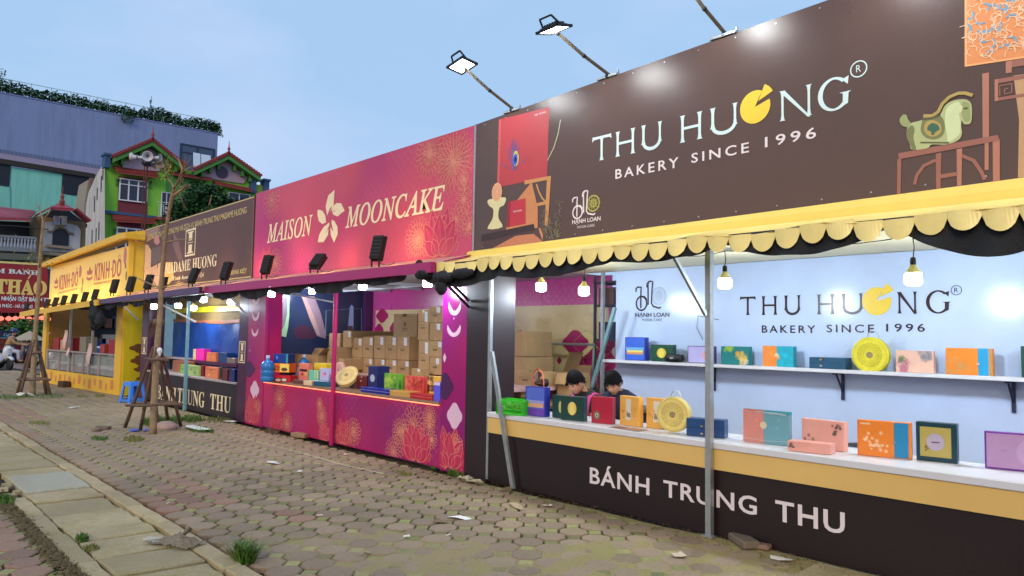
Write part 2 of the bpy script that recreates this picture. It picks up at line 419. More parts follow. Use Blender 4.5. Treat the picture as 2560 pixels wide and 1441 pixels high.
# kerb stones and drain cover slabs
def slab_mb(lx, ly, h=.10, e=.012, rag=.008):
    n = 6; pts = []
    for a, b, c, d, k in ((0, 0, lx, 0, 5), (lx, 0, lx, ly, 3), (lx, ly, 0, ly, 5), (0, ly, 0, 0, 3)):
        for i in range(k):
            t = i/k; pts.append((a+(c-a)*t+random.uniform(-rag, rag), b+(d-b)*t+random.uniform(-rag, rag)))
    n = len(pts); cx, cy = lx/2, ly/2; b = MB()
    vs = [(x, y, -h) for x, y in pts]+[(x, y, -e) for x, y in pts]+[(cx+(x-cx)*(1-e*1.6/lx), cy+(y-cy)*(1-e*1.6/ly), random.uniform(-.003, .002)) for x, y in pts]
    fs = [tuple(range(2*n, 3*n))]+[(r*n+i, r*n+(i+1) % n, (r+1)*n+(i+1) % n, (r+1)*n+i) for r in (0, 1) for i in range(n)]
    b.add(vs, fs); return b
def place(mb, nm, m, x, y, z, rz=0, rx=0, ry=0, **k):
    o = mb.build(nm, m, pavement, world=False, **k); o.location = (x, y, z); o.rotation_euler = (rx, ry, rz); return o
x = -30.
kx = [-5.1, -5.63, -6.33, -7.2, -8.5]
while x < 0:
    ln = random.uniform(.75, 1.05)
    place(slab_mb(ln-.012, .135), 'kerb_stone', M_kerb, x, 2.035, .018+random.uniform(-.006, .004), random.uniform(-.006, .006))
    x += ln
x = -30.
while x < 0:
    ln = random.uniform(.6, .95)
    if not (-9.9 < x+ln and x < -8.6):
        place(slab_mb(ln-.015, .13), 'kerb_stone', M_kerb, x, 1.30, .006+random.uniform(-.006, .006), random.uniform(-.012, .012))
    x += ln
js = [-10.13, -9.60, -8.57, -8.08, -7.50, -7.02, -6.44, -5.88, -5.38]
xs = js[:]
while xs[0] > -30: xs.insert(0, xs[0]-random.uniform(.47, .58))
while xs[-1] < 0: xs.append(xs[-1]+random.uniform(.48, .58))
for a, b in zip(xs, xs[1:]):
    new = abs(a+9.60) < .01
    place(slab_mb(b-a-.034, .565, rag=.004 if new else .012), 'cover_slab', M_slab_new if new else M_slab, a+.011, 1.445, (.016 if new else .002)+random.uniform(-.010, .010), random.uniform(-.006, .006), random.uniform(-.014, .014), random.uniform(-.022, .022), **(dict(label='newer grey cover slab with two lifting slots') if new else {}))
mb = MB()
for (px, py) in ((110, 1196), (142, 1218)):
    p = G(px, py, .03); mb.box(p.x-.05, p.x+.05, p.y-.012, p.y+.012, .012, .019)
mb.build('lifting_slot', M_ink, pavement)
# rough concrete slabs in front of the near counter
for i in range(3):
    place(slab_mb(.98, .42, rag=.01), 'cover_slab', M_slab, -2.62+i*1.0, 4.96, .006, random.uniform(-.01, .01))
# broken chips at the slab corner
for px, py, s in ((245, 1378, .10), (262, 1390, .07), (255, 1395, .05), (20, 1225, .09), (10, 1240, .06), (38, 1232, .05), (5, 1215, .07), (28, 1218, .05)):
    p = G(px, py, 0); place(slab_mb(s*1.6, s, .03, .004, .012), 'slab_chip', M_slab, p.x, p.y, .012, random.uniform(0, 3), .05, .04)
# worn white paint line
lb = MB()
pts = [G(560, 1085), G(650, 1107), G(760, 1135), G(860, 1163), G(960, 1186)]
for a, b in zip(pts, pts[1:]):
    d = (b-a).normalized(); nn = Vector((-d.y, d.x, 0)); k = 0; L_ = (b-a).length
    while k < L_:
        st = random.uniform(.05, .16); p = a+d*k; q2 = a+d*min(L_, k+st); w1, w2 = random.uniform(.012, .03), random.uniform(.012, .03); k += st+(random.uniform(.01, .08) if random.random() < .5 else 0)
        V = [p-nn*w1, q2-nn*w2, q2+nn*w1, p+nn*w2]; lb.add([(v.x, v.y, sunk(v.x, v.y)+.0042) for v in V], [(0, 1, 2, 3)])
ln_ = struct('painted_line', lb, mat('worn_line_paint', srgb(186, 172, 140), .8, var=.3, scale=20))

# ------------------------------------------------------------------ grass
M_grass = mat('grass_blade', srgb(78, 112, 34), .6, var=.35, scale=4)
M_grass2 = mat('dry_grass_blade', srgb(120, 122, 60), .7, var=.35, scale=4)
def tuft(px, py, n, r, h, label, m=M_grass, lean=.6, sx=1.6):
    p = G(px, py, 0); b = MB()
    for i in range(n):
        a = random.uniform(0, 2*math.pi); rd = r*math.sqrt(random.random()); bx, by = rd*math.cos(a)*sx, rd*math.sin(a)*.8
        hh = h*random.uniform(.5, 1.1); la = random.uniform(0, 2*math.pi); le = lean*hh*random.uniform(.2, 1.2); w = .0035+.002*random.random()
        dx, dy = math.cos(la), math.sin(la); wx, wy = -dy*w, dx*w
        z0 = -.01
        b.add([(bx-wx, by-wy, z0), (bx+wx, by+wy, z0), (bx+dx*le*.45+wx*.8, by+dy*le*.45+wy*.8, hh*.62), (bx+dx*le*.45-wx*.8, by+dy*le*.45-wy*.8, hh*.62), (bx+dx*le, by+dy*le, hh*.92)], [(0, 1, 2, 3), (3, 2, 4)])
    o = b.build('grass', m); o.location = (p.x, p.y, 0); return [o.__setitem__('kind', 'stuff'), tag(o, label, 'grass')][1]
tuft(610, 1402, 300, .085, .15, 'bushy tuft of green grass by the kerb end at the bottom of the photo', lean=1.05, sx=1.2)
tuft(400, 1060, 700, .34, .14, 'green grass patch round the foot of the staked bare tree', sx=1.1)
tuft(470, 1050, 420, .30, .10, 'green grass patch between the staked tree and the dark counter front')
tuft(545, 1052, 200, .25, .07, 'thin grass beside the white scrap near the dark brown counter', M_grass2)
tuft(505, 1078, 260, .20, .06, 'grass running out right of the pink stone')
tuft(335, 1100, 200, .16, .06, 'dry low tuft front left of the pink stone', M_grass2)
tuft(250, 1099, 160, .13, .06, 'small low tuft alone on the pavers left of the staked tree')
tuft(25, 995, 200, .35, .08, 'green strip of grass at the left foot of the far staked tree')
tuft(110, 992, 260, .5, .07, 'green strip of grass at the right foot of the far staked tree')
tuft(205, 993, 60, .15, .08, 'small dark weed on the pavers before the yellow stall', M_grass2)
tuft(250, 992, 60, .15, .08, 'small dark weed nearest the yellow stall corner', M_grass2)
tuft(1140, 1187, 130, .09, .07, 'dark weed at the base of the magenta and brown columns')
tuft(1010, 1187, 70, .07, .05, 'sparse dry weed before the magenta counter', M_grass2, sx=2)
tuft(10, 1252, 300, .10, .05, 'mossy grass at the left edge beside the kerb end', sx=2.2)
tuft(205, 1350, 180, .05, .05, 'weed in the slab joint by the left kerb')
tuft(228, 1375, 120, .06, .04, 'mossy weed beside the cracked cover slab', M_grass2)
tuft(1085, 1170, 60, .03, .05, 'tiny weed sprouting at the magenta panel joint')
tuft(100, 1060, 120, .2, .05, 'thin dry grass out on the left pavers', M_grass2)
mossb = MB()
for t in range(420):
    px = 25+210*(t/420)+random.uniform(-4, 4); u = (px-25)/205
    p = Vector((-8.6+3.3*(t/420)+random.uniform(-.1, .1), 1.245+random.uniform(-.05, .04), 0))
    for _ in range(5):
        mossb.ico((p.x+random.gauss(0, .03), p.y+random.gauss(0, .03), .0), random.uniform(.003, .012), 1, (1.5, 1, .7), .25)
        a_ = random.uniform(0, 6.28); g_ = Vector((p.x+random.gauss(0, .04), p.y+random.gauss(0, .035), 0)); h_ = random.uniform(.01, .035)
        mossb.add([g_+Vector((-.003, 0, 0)), g_+Vector((.003, 0, 0)), g_+Vector((.02*math.cos(a_), .02*math.sin(a_), h_))], [(0, 1, 2)])
mo = mossb.build('moss', mat('moss_clump', srgb(104, 90, 58), .95, var=.6, scale=30), label='dark moss and leaf litter along the left kerb'); mo['kind'] = 'stuff'
# =================================================================== STALLS
YF = 5.43; YB = 7.33; YM = 7.83; ZC = 2.44
def ribbed(name, base, rough=.24, ribs=70., strength=.12, pattern=None, second=None):
    """corrugated-plastic board with a gloss film"""
    m = mat(name, base, rough, var=.10, scale=1.1)
    n = m.node_tree.nodes; l = m.node_tree.links; b = n['Principled BSDF']
    g = n.new('ShaderNodeNewGeometry'); sp = n.new('ShaderNodeSeparateXYZ'); l.new(g.outputs['Position'], sp.inputs[0])
    mu = n.new('ShaderNodeMath'); mu.operation = 'MULTIPLY'; mu.inputs[1].default_value = ribs*2*math.pi; l.new(sp.outputs['X'], mu.inputs[0])
    si = n.new('ShaderNodeMath'); si.operation = 'SINE'; l.new(mu.outputs[0], si.inputs[0])
    nz = n.new('ShaderNodeTexNoise'); nz.inputs['Scale'].default_value = 1.6; l.new(g.outputs['Position'], nz.inputs['Vector'])
    ad = n.new('ShaderNodeMath'); ad.operation = 'MULTIPLY_ADD'; ad.inputs[1].default_value = 14; l.new(nz.outputs['Fac'], ad.inputs[0]); l.new(si.outputs[0], ad.inputs[2])
    bp = n.new('ShaderNodeBump'); bp.inputs['Strength'].default_value = strength; bp.inputs['Distance'].default_value = .0012
    l.new(ad.outputs[0], bp.inputs['Height']); l.new(bp.outputs[0], b.inputs['Normal'])
    if pattern or second:
        def M(op, a, c=None, v=None):
            x = n.new('ShaderNodeMath'); x.operation = op
            l.new(a, x.inputs[0])
            if c is not None: l.new(c, x.inputs[1])
            if v is not None: x.inputs[1].default_value = v
            return x.outputs[0]
        prev = b.inputs['Base Color'].links[0].from_socket
        if second:
            z = n.new('ShaderNodeTexNoise'); z.inputs['Scale'].default_value = second[1]; z.inputs['Detail'].default_value = 1; l.new(g.outputs['Position'], z.inputs['Vector'])
            r = n.new('ShaderNodeMapRange'); r.inputs[1].default_value = .42; r.inputs[2].default_value = .62; l.new(z.outputs['Fac'], r.inputs[0])
            x = n.new('ShaderNodeMix'); x.data_type = 'RGBA'; l.new(r.outputs[0], x.inputs[0]); l.new(prev, x.inputs[6]); x.inputs[7].default_value = (*second[0], 1); prev = x.outputs[2]
        if pattern:
            k, colr, amt = pattern
            A = M('MULTIPLY', sp.outputs['X'], v=k); B = M('MULTIPLY', sp.outputs['Z'], v=k)
            # rings centred on a square lattice -> overlapping-circle figure
            outs = []
            for ox in (0, .5):
                fa = M('SUBTRACT', M('FRACT', M('ADD', A, v=ox+40)), v=.5); fb = M('SUBTRACT', M('FRACT', M('ADD', B, v=ox+40)), v=.5)
                rr_ = M('SQRT', M('ADD', M('MULTIPLY', fa, fa), M('MULTIPLY', fb, fb)))
                outs.append(M('LESS_THAN', M('ABSOLUTE', M('SUBTRACT', rr_, v=.46)), v=.030))
                outs.append(M('LESS_THAN', M('ABSOLUTE', M('SUBTRACT', rr_, v=.10)), v=.022))
            o = outs[0]
            for t in outs[1:]: o = M('MAXIMUM', o, t)
            z = n.new('ShaderNodeTexNoise'); z.inputs['Scale'].default_value = 1.1; z.inputs['Detail'].default_value = 1; l.new(g.outputs['Position'], z.inputs['Vector'])
            r = n.new('ShaderNodeMapRange'); r.inputs[1].default_value = .38; r.inputs[2].default_value = .6; r.inputs[4].default_value = amt; l.new(z.outputs['Fac'], r.inputs[0])
            o = M('MULTIPLY', o, r.outputs[0])
            x = n.new('ShaderNodeMix'); x.data_type = 'RGBA'; l.new(o, x.inputs[0]); l.new(prev, x.inputs[6]); x.inputs[7].default_value = (*colr, 1); prev = x.outputs[2]
        l.new(prev, b.inputs['Base Color'])
    return m
M_brown = ribbed('brown_sign_film', srgb(84, 62, 54), .30)
M_brown2 = ribbed('dark_brown_sign_film', srgb(92, 58, 48), .5, 60)
M_base = ribbed('dark_counter_film', srgb(29, 13, 15), .45, 50, .08)
M_mag = ribbed('magenta_sign_film', srgb(200, 72, 96), .5, 60, .08, pattern=(7.2, srgb(214, 96, 130), .55), second=(srgb(176, 44, 112), .5))
M_mag2 = ribbed('magenta_wall_film', srgb(206, 60, 146), .28, 60, .05, pattern=(8., srgb(230, 120, 180), .8))
M_magc = ribbed('magenta_counter_film', srgb(178, 18, 86), .4, 60, .08, pattern=(7.2, srgb(206, 70, 130), .5), second=(srgb(138, 14, 100), .55))
M_magp = ribbed('magenta_column_film', srgb(176, 16, 92), .3, 50, .05, second=(srgb(140, 14, 110), .8))
M_wall = ribbed('white_wall_film', srgb(190, 208, 240), .2, 60, .03)
M_creamw = ribbed('cream_wall_film', srgb(228, 204, 152), .28, 60, .03)
M_yel = mat('yellow_painted_fascia', srgb(232, 206, 104), .4, var=.06, scale=3)
M_awn = mat('cream_yellow_tarpaulin', srgb(250, 226, 140), .36, var=.10, scale=5, bump=.15, bscale=14)
M_shade = mat('black_shade_cloth', (.008, .009, .012), .75, var=.3, scale=12, bump=.3, bscale=60)
M_ceil = mat('cream_ceiling_panel', srgb(222, 210, 168), .45, var=.04)
M_ltr = mat('pale_lettering', srgb(205, 226, 226), .35, var=0)
M_ltrw = mat('white_lettering', srgb(226, 214, 216), .4, var=0)
M_ltrd = mat('dark_brown_lettering', srgb(44, 28, 34), .3, var=0)
M_pie = mat('yellow_pie_print', srgb(236, 200, 60), .35, var=.03)
M_creamt = mat('cream_lettering', srgb(245, 226, 184), .4, var=0)
M_line = mat('gold_line_print', srgb(228, 142, 120), .4, var=0)
M_petal = mat('coral_petal_print', srgb(194, 40, 84), .4, var=.1, scale=8)
M_pinkw = mat('pale_pink_print', srgb(226, 190, 214), .4, var=.03)
M_plum = mat('dark_plum_print', srgb(74, 18, 82), .4, var=.03)
M_purp = mat('purple_painted_beam', srgb(78, 34, 84), .4, var=.12)
M_magb = mat('magenta_painted_beam', srgb(170, 28, 104), .38, var=.1)
M_magpost = mat('magenta_painted_post', srgb(176, 20, 96), .35, var=.1)

def smooth_px(pts, n=4):
    out = []; k = len(pts)
    for i in range(k):
        p0, p1, p2, p3 = [Vector(pts[(i+j) % k]) for j in (-1, 0, 1, 2)]
        for s_ in range(n):
            t = s_/n; out.append(tuple(.5*((2*p1)+(p2-p0)*t+(2*p0-5*p1+4*p2-p3)*t*t+(3*p1-p0-3*p2+p3)*t**3)))
    return out
def QP(pts, y): return [q(px, py, y) for px, py in pts]
def circle(cx, cz, rx, rz=None, n=28, a0=0, a1=360):
    rz = rz or rx
    return [(cx+rx*math.cos(R(a0+(a1-a0)*i/n)), cz+rz*math.sin(R(a0+(a1-a0)*i/n))) for i in range(n+(0 if abs(a1-a0) >= 360 else 1))]
def pie_logo(cx, cz, r, y, parent, m=M_pie, t=.004):
    b = MB()
    pts = [(cx, cz)]+circle(cx, cz, r, n=26, a0=62, a1=377); b.poly_xz(pts, y, t)
    dx, dz = r*.22, r*.30
    b.poly_xz([(cx+dx, cz+dz)]+circle(cx+dx, cz+dz, r*1.02, n=6, a0=24, a1=66), y, t)
    return b.build('pie_emblem', m, parent)
def hl_logo(x0, z1, w, h, y, parent, m, mflower):
    """monogram: two hooked strokes, a ring and a sweeping tail; survey grid 170 x 190"""
    sx, sz = w/170., h/190.
    P = lambda pts: [(x0+px*sx, z1-py*sz) for px, py in pts]
    b = MB(); wd = 11*sz
    b.line_xz(P([(4, 66), (4, 46), (14, 36), (38, 36), (36, 70), (36, 170)]), y, wd)
    b.line_xz(P([(86, 18), (86, 4), (100, 2), (112, 4), (108, 60), (104, 140), (116, 160), (140, 168), (152, 172), (166, 166)]), y, wd)
    b.line_xz(P([(74, 40), (76, 16), (86, 4)]), y, wd*.8)
    b.line_xz(P([(82, 20), (84, 150)]), y, wd)
    b.line_xz(P([(40+34*math.cos(t/16*6.283), 140+44*math.sin(t/16*6.283)) for t in range(16)]), y, wd, closed=True)
    b.line_xz(P([(30, 96), (60, 98), (72, 112), (74, 160)]), y, wd)
    o = b.build('monogram', m, parent)
    f = MB(); cx, cy, rr2 = 152, 96, 44
    for r_ in (1., .9, .42): f.line_xz(P([(cx+rr2*r_*math.cos(t/24*6.283)*(1+.06*math.cos(t*3.1416)), cy+rr2*r_*1.25*math.sin(t/24*6.283)) for t in range(24)]), y, wd*.35, closed=True)
    for k in range(10):
        a = k*.6283; ca, sa = math.cos(a), math.sin(a)
        loop = [(0, 0), (.45, .13), (.8, 0), (.45, -.13)]
        f.line_xz(P([(cx+rr2*(u*ca-v*sa), cy+rr2*1.25*(u*sa+v*ca)) for u, v in loop]), y, wd*.35, closed=True)
    f.build('rosette_print', mflower, parent)

# --- printed flowers -------------------------------------------------
def petal(cx, cz, ang, ln, wd, n=7):
    ca, sa = math.cos(R(ang)), math.sin(R(ang)); pts = []
    prof = [(0, .12), (.15, .34), (.35, .49), (.55, .5), (.75, .38), (.90, .18), (1, 0)]
    for u, v in prof: pts.append((u*ln, v*wd))
    for u, v in prof[-2::-1]: pts.append((u*ln, -v*wd))
    return [(cx+x*ca-z*sa, cz+x*sa+z*ca) for x, z in pts]
def mark(mb): mb.__dict__.setdefault('marks', []).append((len(mb.v), len(mb.f)))
def build_each(mb, name, m, par, bounds=None):
    """one object per printed flower; faces reaching past the panel edge are left out"""
    mk = mb.__dict__.get('marks', [(0, 0)])+[(len(mb.v), len(mb.f))]
    for (v0, f0), (v1, f1) in zip(mk, mk[1:]):
        n = MB(); n.v = mb.v[v0:v1]
        for f in mb.f[f0:f1]:
            if bounds and any(not (bounds[0] <= mb.v[i][0] <= bounds[1] and bounds[2] <= mb.v[i][2] <= bounds[3]) for i in f): continue
            n.f.append([i-v0 for i in f]); n.m.append(0)
        if n.f: n.build(name, m, par)
def lotus(fill, line, cx, cz, s, y):
    """outer petals first, nearer ones proud of them"""
    mark(fill); mark(line)
    lay = 0
    for ang, ln, wd, ox in ((18, .60, .34, .06), (162, .60, .34, -.06), (38, .70, .36, .05), (142, .70, .36, -.05), (78, .95, .34, .06), (102, .95, .34, -.06), (56, .80, .36, .06), (124, .80, .36, -.06), (90, .80, .40, 0), (40, .46, .26, .12), (140, .46, .26, -.12), (68, .36, .24, .06), (112, .36, .24, -.06)):
        p = petal(cx+ox*s, cz, ang, ln*s, wd*s); lay += 1
        fill.poly_xz(p, y, .0016+lay*.0004); line.line_xz(p, y, max(.007, .012*s), .0022+lay*.0004, closed=True)
        if ln > .7:
            ca, sa = math.cos(R(ang)), math.sin(R(ang))
            for v in (-.12, 0, .12):
                line.line_xz([(cx+ox*s+ca*u*ln*s-sa*v*(1-u)*wd*2*s, cz+sa*u*ln*s+ca*v*(1-u)*wd*2*s) for u in (.15, .5, .85)], y, .003, .0021+lay*.0004)
def mum(line, cx, cz, r, y, n=16, rings=4, w=.006):
    mark(line)
    for k in range(rings):
        rr_ = r*(k+1)/rings; m = n+k*3
        for i in range(m):
            a = 360*i/m+k*9; ln = r*.42
            line.line_xz(petal(cx+(rr_-ln)*math.cos(R(a)) if rr_ > ln else cx, cz+(rr_-ln)*math.sin(R(a)) if rr_ > ln else cz, a+random.uniform(-8, 8), ln, rr_*4.6/m), y, w, closed=False)
def daisy(line, cx, cz, r, y, n=12, w=.006):
    mark(line)
    for i in range(n): line.line_xz(petal(cx, cz, 360*i/n, r, r*.42), y, w, closed=True)
    line.line_xz(circle(cx, cz, r*.2, n=10), y, w, closed=True)
def leafsprig(line, cx, cz, s, y, w=.006):
    mark(line)
    for a in (35, 90, 145, 200, -20): line.line_xz(petal(cx, cz, a, s, s*.5), y, w, closed=True)
def crescent(b, x0, x1, z0, z1, y, bite=.38):
    cx, cz, rx, rz = (x0+x1)/2, (z0+z1)/2, (x1-x0)/2, (z1-z0)/2
    out = []; n = 18
    for i in range(n+1):
        a = R(155+230*i/n); out.append((cx+rx*math.cos(a), cz+rz*math.sin(a)))
    top = out[0][1]
    inn = [(cx+rx*.93*math.cos(R(180-i*180/n))*-1, top-(2*rz*(1-bite)*.78)*math.sin(R(i*180/n))) for i in range(n+1)]
    k = n
    # strips between outer arc and inner arc so that the concave shape stays clean
    vs = []
    for i in range(n+1):
        o_ = out[i]; t = i/n
        ix = x0+rx*.08+(2*rx*.92)*t; iz = top-(2*rz*bite*1.25)*math.sin(math.pi*t)
        vs += [(o_[0], y-.003, o_[1]), (ix, y-.003, iz)]
    b.add(vs, [(2*i, 2*i+2, 2*i+3, 2*i+1) for i in range(n)])
def quatrefoil(cx, cz, rx, rz, n=12):
    pts = []
    for k in range(4):
        a0 = k*90
        for i in range(n):
            a = R(a0-62+124*i/(n-1))
            pts.append((cx+rx*(.50*math.cos(R(a0))+.50*math.cos(a)), cz+rz*(.52*math.sin(R(a0))+.48*math.sin(a))))
    return pts

# ============ near stall (brown board, white back wall) ====================
thu = thing('market_stall', 'nearest open stall with brown signboard, white back wall and scalloped yellow awning', 'market stall', (-3.1, YF, 0), group='row of open-fronted cake stalls')
XL, XR = -6.715, 1.6
def zt(x): return 4.056+(x+6.62)*.0262
b = MB(); b.add([(XL, YF, 2.552), (XR, YF, 2.66), (XR, YF, zt(XR)), (XL, YF, zt(XL)), (XL, YF+.09, 2.552), (XR, YF+.09, 2.66), (XR, YF+.09, zt(XR)), (XL, YF+.09, zt(XL))], [(0,1,2,3),(4,7,6,5),(0,4,5,1),(3,2,6,7),(0,3,7,4),(1,5,6,2)])
board = b.build('sign_board', M_brown, thu)
def flared(letters, z0, z1, y, m, parent, w=.135):
    """flared-serif capitals drawn stroke by stroke; letters = [(char, x0, x1)]"""
    H_ = z1-z0
    for ch, xa, xb in letters:
        b = MB(); W_ = w*H_; f = .055*H_; P = lambda u, v: (xa+(xb-xa)*u, z0+H_*v)
        def stem(u, ww=W_, v0=0., v1=1.):
            x = xa+(xb-xa)*u; h = ww/2; a_, c_ = z0+H_*v0, z0+H_*v1; e = .10*H_
            b.poly_xz([(x-h-f, a_), (x+h+f, a_), (x+h+f*.25, a_+e*.45), (x+h*.86, a_+e*2), (x+h*.86, c_-e*2), (x+h+f*.25, c_-e*.45), (x+h+f, c_), (x-h-f, c_), (x-h-f*.25, c_-e*.45), (x-h*.86, c_-e*2), (x-h*.86, a_+e*2), (x-h-f*.25, a_+e*.45)], y, .004)
        ed = (W_/2+f)/(xb-xa)
        if ch == 'H': stem(ed); stem(1-ed); b.poly_xz([P(ed, .46), P(1-ed, .46), P(1-ed, .56), P(ed, .56)], y, .004)
        if ch == 'T':
            stem(.5, v1=.97); b.poly_xz([P(-.02, .80), P(.07, .885), P(.5, .90), P(.93, .885), P(1.02, .80), P(1.0, 1.02), P(.9, 1.0), P(.1, 1.0), P(.0, 1.02)], y, .004)
        if ch in 'U':
            stem(ed, v0=.25); stem(1-ed, W_*.8, v0=.25)
            out = [(ed+(1-2*ed)*.5-(.5-ed+W_/2/(xb-xa))*math.cos(R(k*9)), .34-.37*math.sin(R(k*9))) for k in range(21)]; inn = [(ed+(1-2*ed)*.5-(.5-ed-W_/2/(xb-xa)*.8)*math.cos(R(k*9)), .36-.26*math.sin(R(k*9))) for k in range(21)]
            vs = []
            for o_, i_ in zip(out, inn): A = P(*o_); B = P(*i_); vs += [(A[0], y-.0045, A[1]), (B[0], y-.0045, B[1])]
            b.add(vs, [(2*k, 2*k+2, 2*k+3, 2*k+1) for k in range(20)])
            for e in (ed, 1-ed): b.poly_xz([P(e-W_*.43/(xb-xa), .30), P(e+W_*.43/(xb-xa), .30), P(e+W_*.43/(xb-xa), .42), P(e-W_*.43/(xb-xa), .42)], y, .0042)
        if ch == 'N':
            stem(ed, W_*.72); stem(1-ed, W_*.72); d = W_*.62/(xb-xa); b.poly_xz([P(ed-d*1.3, 1), P(ed+d*.9, 1), P(1-ed+d*.6, -.04), P(1-ed-d*.4, -.04)], y, .0046)
        if ch == 'G':
            k_ = W_/(xb-xa); vs = []
            for t_ in range(0, 31):
                a_ = R(48+t_*(318-48)/30); ww = k_*(.62+.55*abs(math.cos(a_))); c1 = (.5+.5*math.cos(a_), .5+.53*math.sin(a_)); c2 = (.5+(.5-ww)*math.cos(a_), .5+(.53-ww*.82)*math.sin(a_))
                A = P(*c1); B = P(*c2); vs += [(A[0], y-.004, A[1]), (B[0], y-.004, B[1])]
            b.add(vs, [(2*q2, 2*q2+1, 2*q2+3, 2*q2+2) for q2 in range(30)])
            b.poly_xz([P(.76, .06), P(.92, .13), P(.94, .45), P(1.02, .50), P(.66, .50), P(.77, .45)], y, .0046); b.poly_xz([P(.74, .90), P(.92, .72), P(.95, .98)], y, .0046)
        b.build('letter', m, parent)
def lx(pairs, py, y): return [(c_, q(a_, py, y)[0], q(b_, py, y)[0]) for c_, a_, b_ in pairs]
zt0, zt1_ = q(1499, 402, YF)[1], q(1481, 346, YF)[1]
flared(lx([('T', 1482, 1528)], 375, YF)+lx([('H', 1539, 1589)], 360, YF)+lx([('U', 1603, 1657)], 335, YF)+lx([('H', 1700, 1757)], 315, YF)+lx([('U', 1775, 1846)], 290, YF)+lx([('N', 1948, 2032)], 250, YF)+lx([('G', 2045, 2127)], 220, YF), zt0, zt1_, YF, M_ltr, board)
c = q(1888, 268, YF); pie_logo(c[0], c[1], .135, YF, board)
c = q(2147, 173, YF); b = MB(); b.line_xz(circle(c[0], c[1], .058, n=20), YF, .009, closed=True); b.build('lettering', M_ltr, board)
text_px('R', (2141, 182), (2140, 165), (2153, 180), YF, M_ltr, board)
text_px('BAKERY', (1539, 448), (1538, 425), (1697, 414), YF, M_ltrw, board, spacing=1.35, bold=.012)
text_px('SINCE', (1729, 408), (1728, 385), (1873, 378), YF, M_ltrw, board, spacing=1.35, bold=.012)
text_px('1996', (1913, 369), (1912, 344), (2041, 343), YF, M_ltrw, board, spacing=1.35, bold=.012)
a = q(1431, 483, YF); d_ = q(1500, 548, YF)
hl_logo(a[0], a[1], (d_[0]-a[0])*.86, (a[1]-q(1431, 551, YF)[1])*1.0, YF, board, M_ltrw, mat('olive_gold_print', srgb(196, 190, 90), .4, var=0))
text_px('HẠNH LOAN', (1431, 561), (1430, 551), (1502, 553), YF, M_ltrw, board, bold=.02)
text_px('MOON CAKE', (1444, 572), (1444, 566), (1487, 566), YF, M_ltrw, board, spacing=1.1)
def pbox(name, quad, m, y=YF, t=.002, parent=board): 
    b = MB(); b.poly_xz(QP(quad, y), y, t); return b.build(name, m, parent)
# printed still life at the left end of the board
pbox('printed_box', [(1254, 298), (1374, 268), (1368, 444), (1249, 468)], C(176, 62, 66))
pbox('printed_box_edge', [(1248, 300), (1254, 298), (1249, 468), (1243, 468)], C(196, 84, 84), t=.003)
b = MB(); cc = q(1288, 395, YF)
for k in range(46):
    a_ = 50+80*k/45+random.uniform(-4, 4); ln = random.uniform(.12, .27)
    if k % 3 == 0: a_ = random.uniform(20, 170)
    st = (cc[0]-.01, cc[1]-.16)
    pts = [(st[0]+ln*u*math.cos(R(a_))+.05*u*u*math.cos(R(a_*3)), st[1]+.02+ln*1.45*u*math.sin(R(a_))) for u in (0, .4, .75, 1)]
    b.line_xz(pts, YF, .004, .003)
b.build('feather_print', C(92, 92, 150), board)
for r_, col_, t_ in (((.052, .085), (214, 190, 70), .004), ((.036, .06), (50, 90, 190), .005), ((.02, .03), (26, 30, 90), .006)):
    b = MB(); b.poly_xz(circle(cc[0]+.01, cc[1]-.02+(.01 if t_ == .004 else 0), *r_), YF, t_); b.build('feather_eye_print', C(*col_), board)
text_px('THU HUONG', (1337, 291), (1336, 287), (1366, 284), YF, M_ltrw, board, style='serif')
Mw = C(196, 140, 84); Mw2 = C(150, 96, 70)
for quad, mm_ in (([(1278, 520), (1330, 455), (1345, 520), (1345, 570), (1262, 590)], C(196, 130, 84)), ([(1312, 452), (1378, 440), (1378, 448), (1312, 462)], Mw), ([(1368, 447), (1378, 443), (1370, 565), (1362, 565)], Mw), ([(1335, 510), (1368, 503), (1368, 511), (1335, 518)], Mw),
        ([(1204, 588), (1335, 560), (1338, 575), (1204, 604)], C(58, 40, 40)), ([(1210, 604), (1330, 576), (1345, 612), (1196, 640)], C(76, 54, 52)), ([(1238, 618), (1290, 590), (1335, 585), (1358, 605), (1215, 631)], C(188, 120, 88))):
    pbox('still_life_print', quad, mm_, t=.003+random.uniform(0, .0006))
pbox('still_life_print', [(1356, 600), (1347, 572), (1352, 570), (1359, 590), (1356, 604)], C(196, 130, 100), t=.0042)
b = MB(); b.line_xz(QP([(1342, 461), (1348, 480), (1357, 497), (1366, 506)], YF), YF, .02, .0042); b.build('still_life_print', Mw, board)
pbox('printed_bag', [(1270, 506), (1315, 496), (1315, 560), (1268, 569)], C(184, 50, 62), t=.0045)
pbox('printed_bag_edge', [(1268, 569), (1270, 506), (1277, 504), (1275, 567)], C(150, 36, 50), t=.0048)
text_px('THU HUONG', (1284, 532), (1284, 528), (1306, 527), YF, M_ltrw, board, style='serif', t=.006)
st_m = C(214, 206, 158)
cup = [(1222, 500), (1264, 494), (1261, 513), (1250, 520), (1247, 545), (1257, 568), (1220, 573), (1232, 548), (1234, 524), (1224, 515)]
pbox('printed_stone_cup', smooth_px(cup, 3), st_m, t=.005)
b = MB(); c1 = q(1243, 481, YF); b.poly_xz(circle(c1[0], c1[1], .088, .105), YF, .0055); b.build('printed_mooncake', C(226, 170, 130), board)
b = MB()
for rr_ in (.07, .05, .03): b.line_xz(circle(c1[0], c1[1], rr_, rr_*1.15, n=16), YF, .005, .0062, closed=True)
b.build('printed_mooncake_relief', C(186, 124, 96), board)
b = MB()
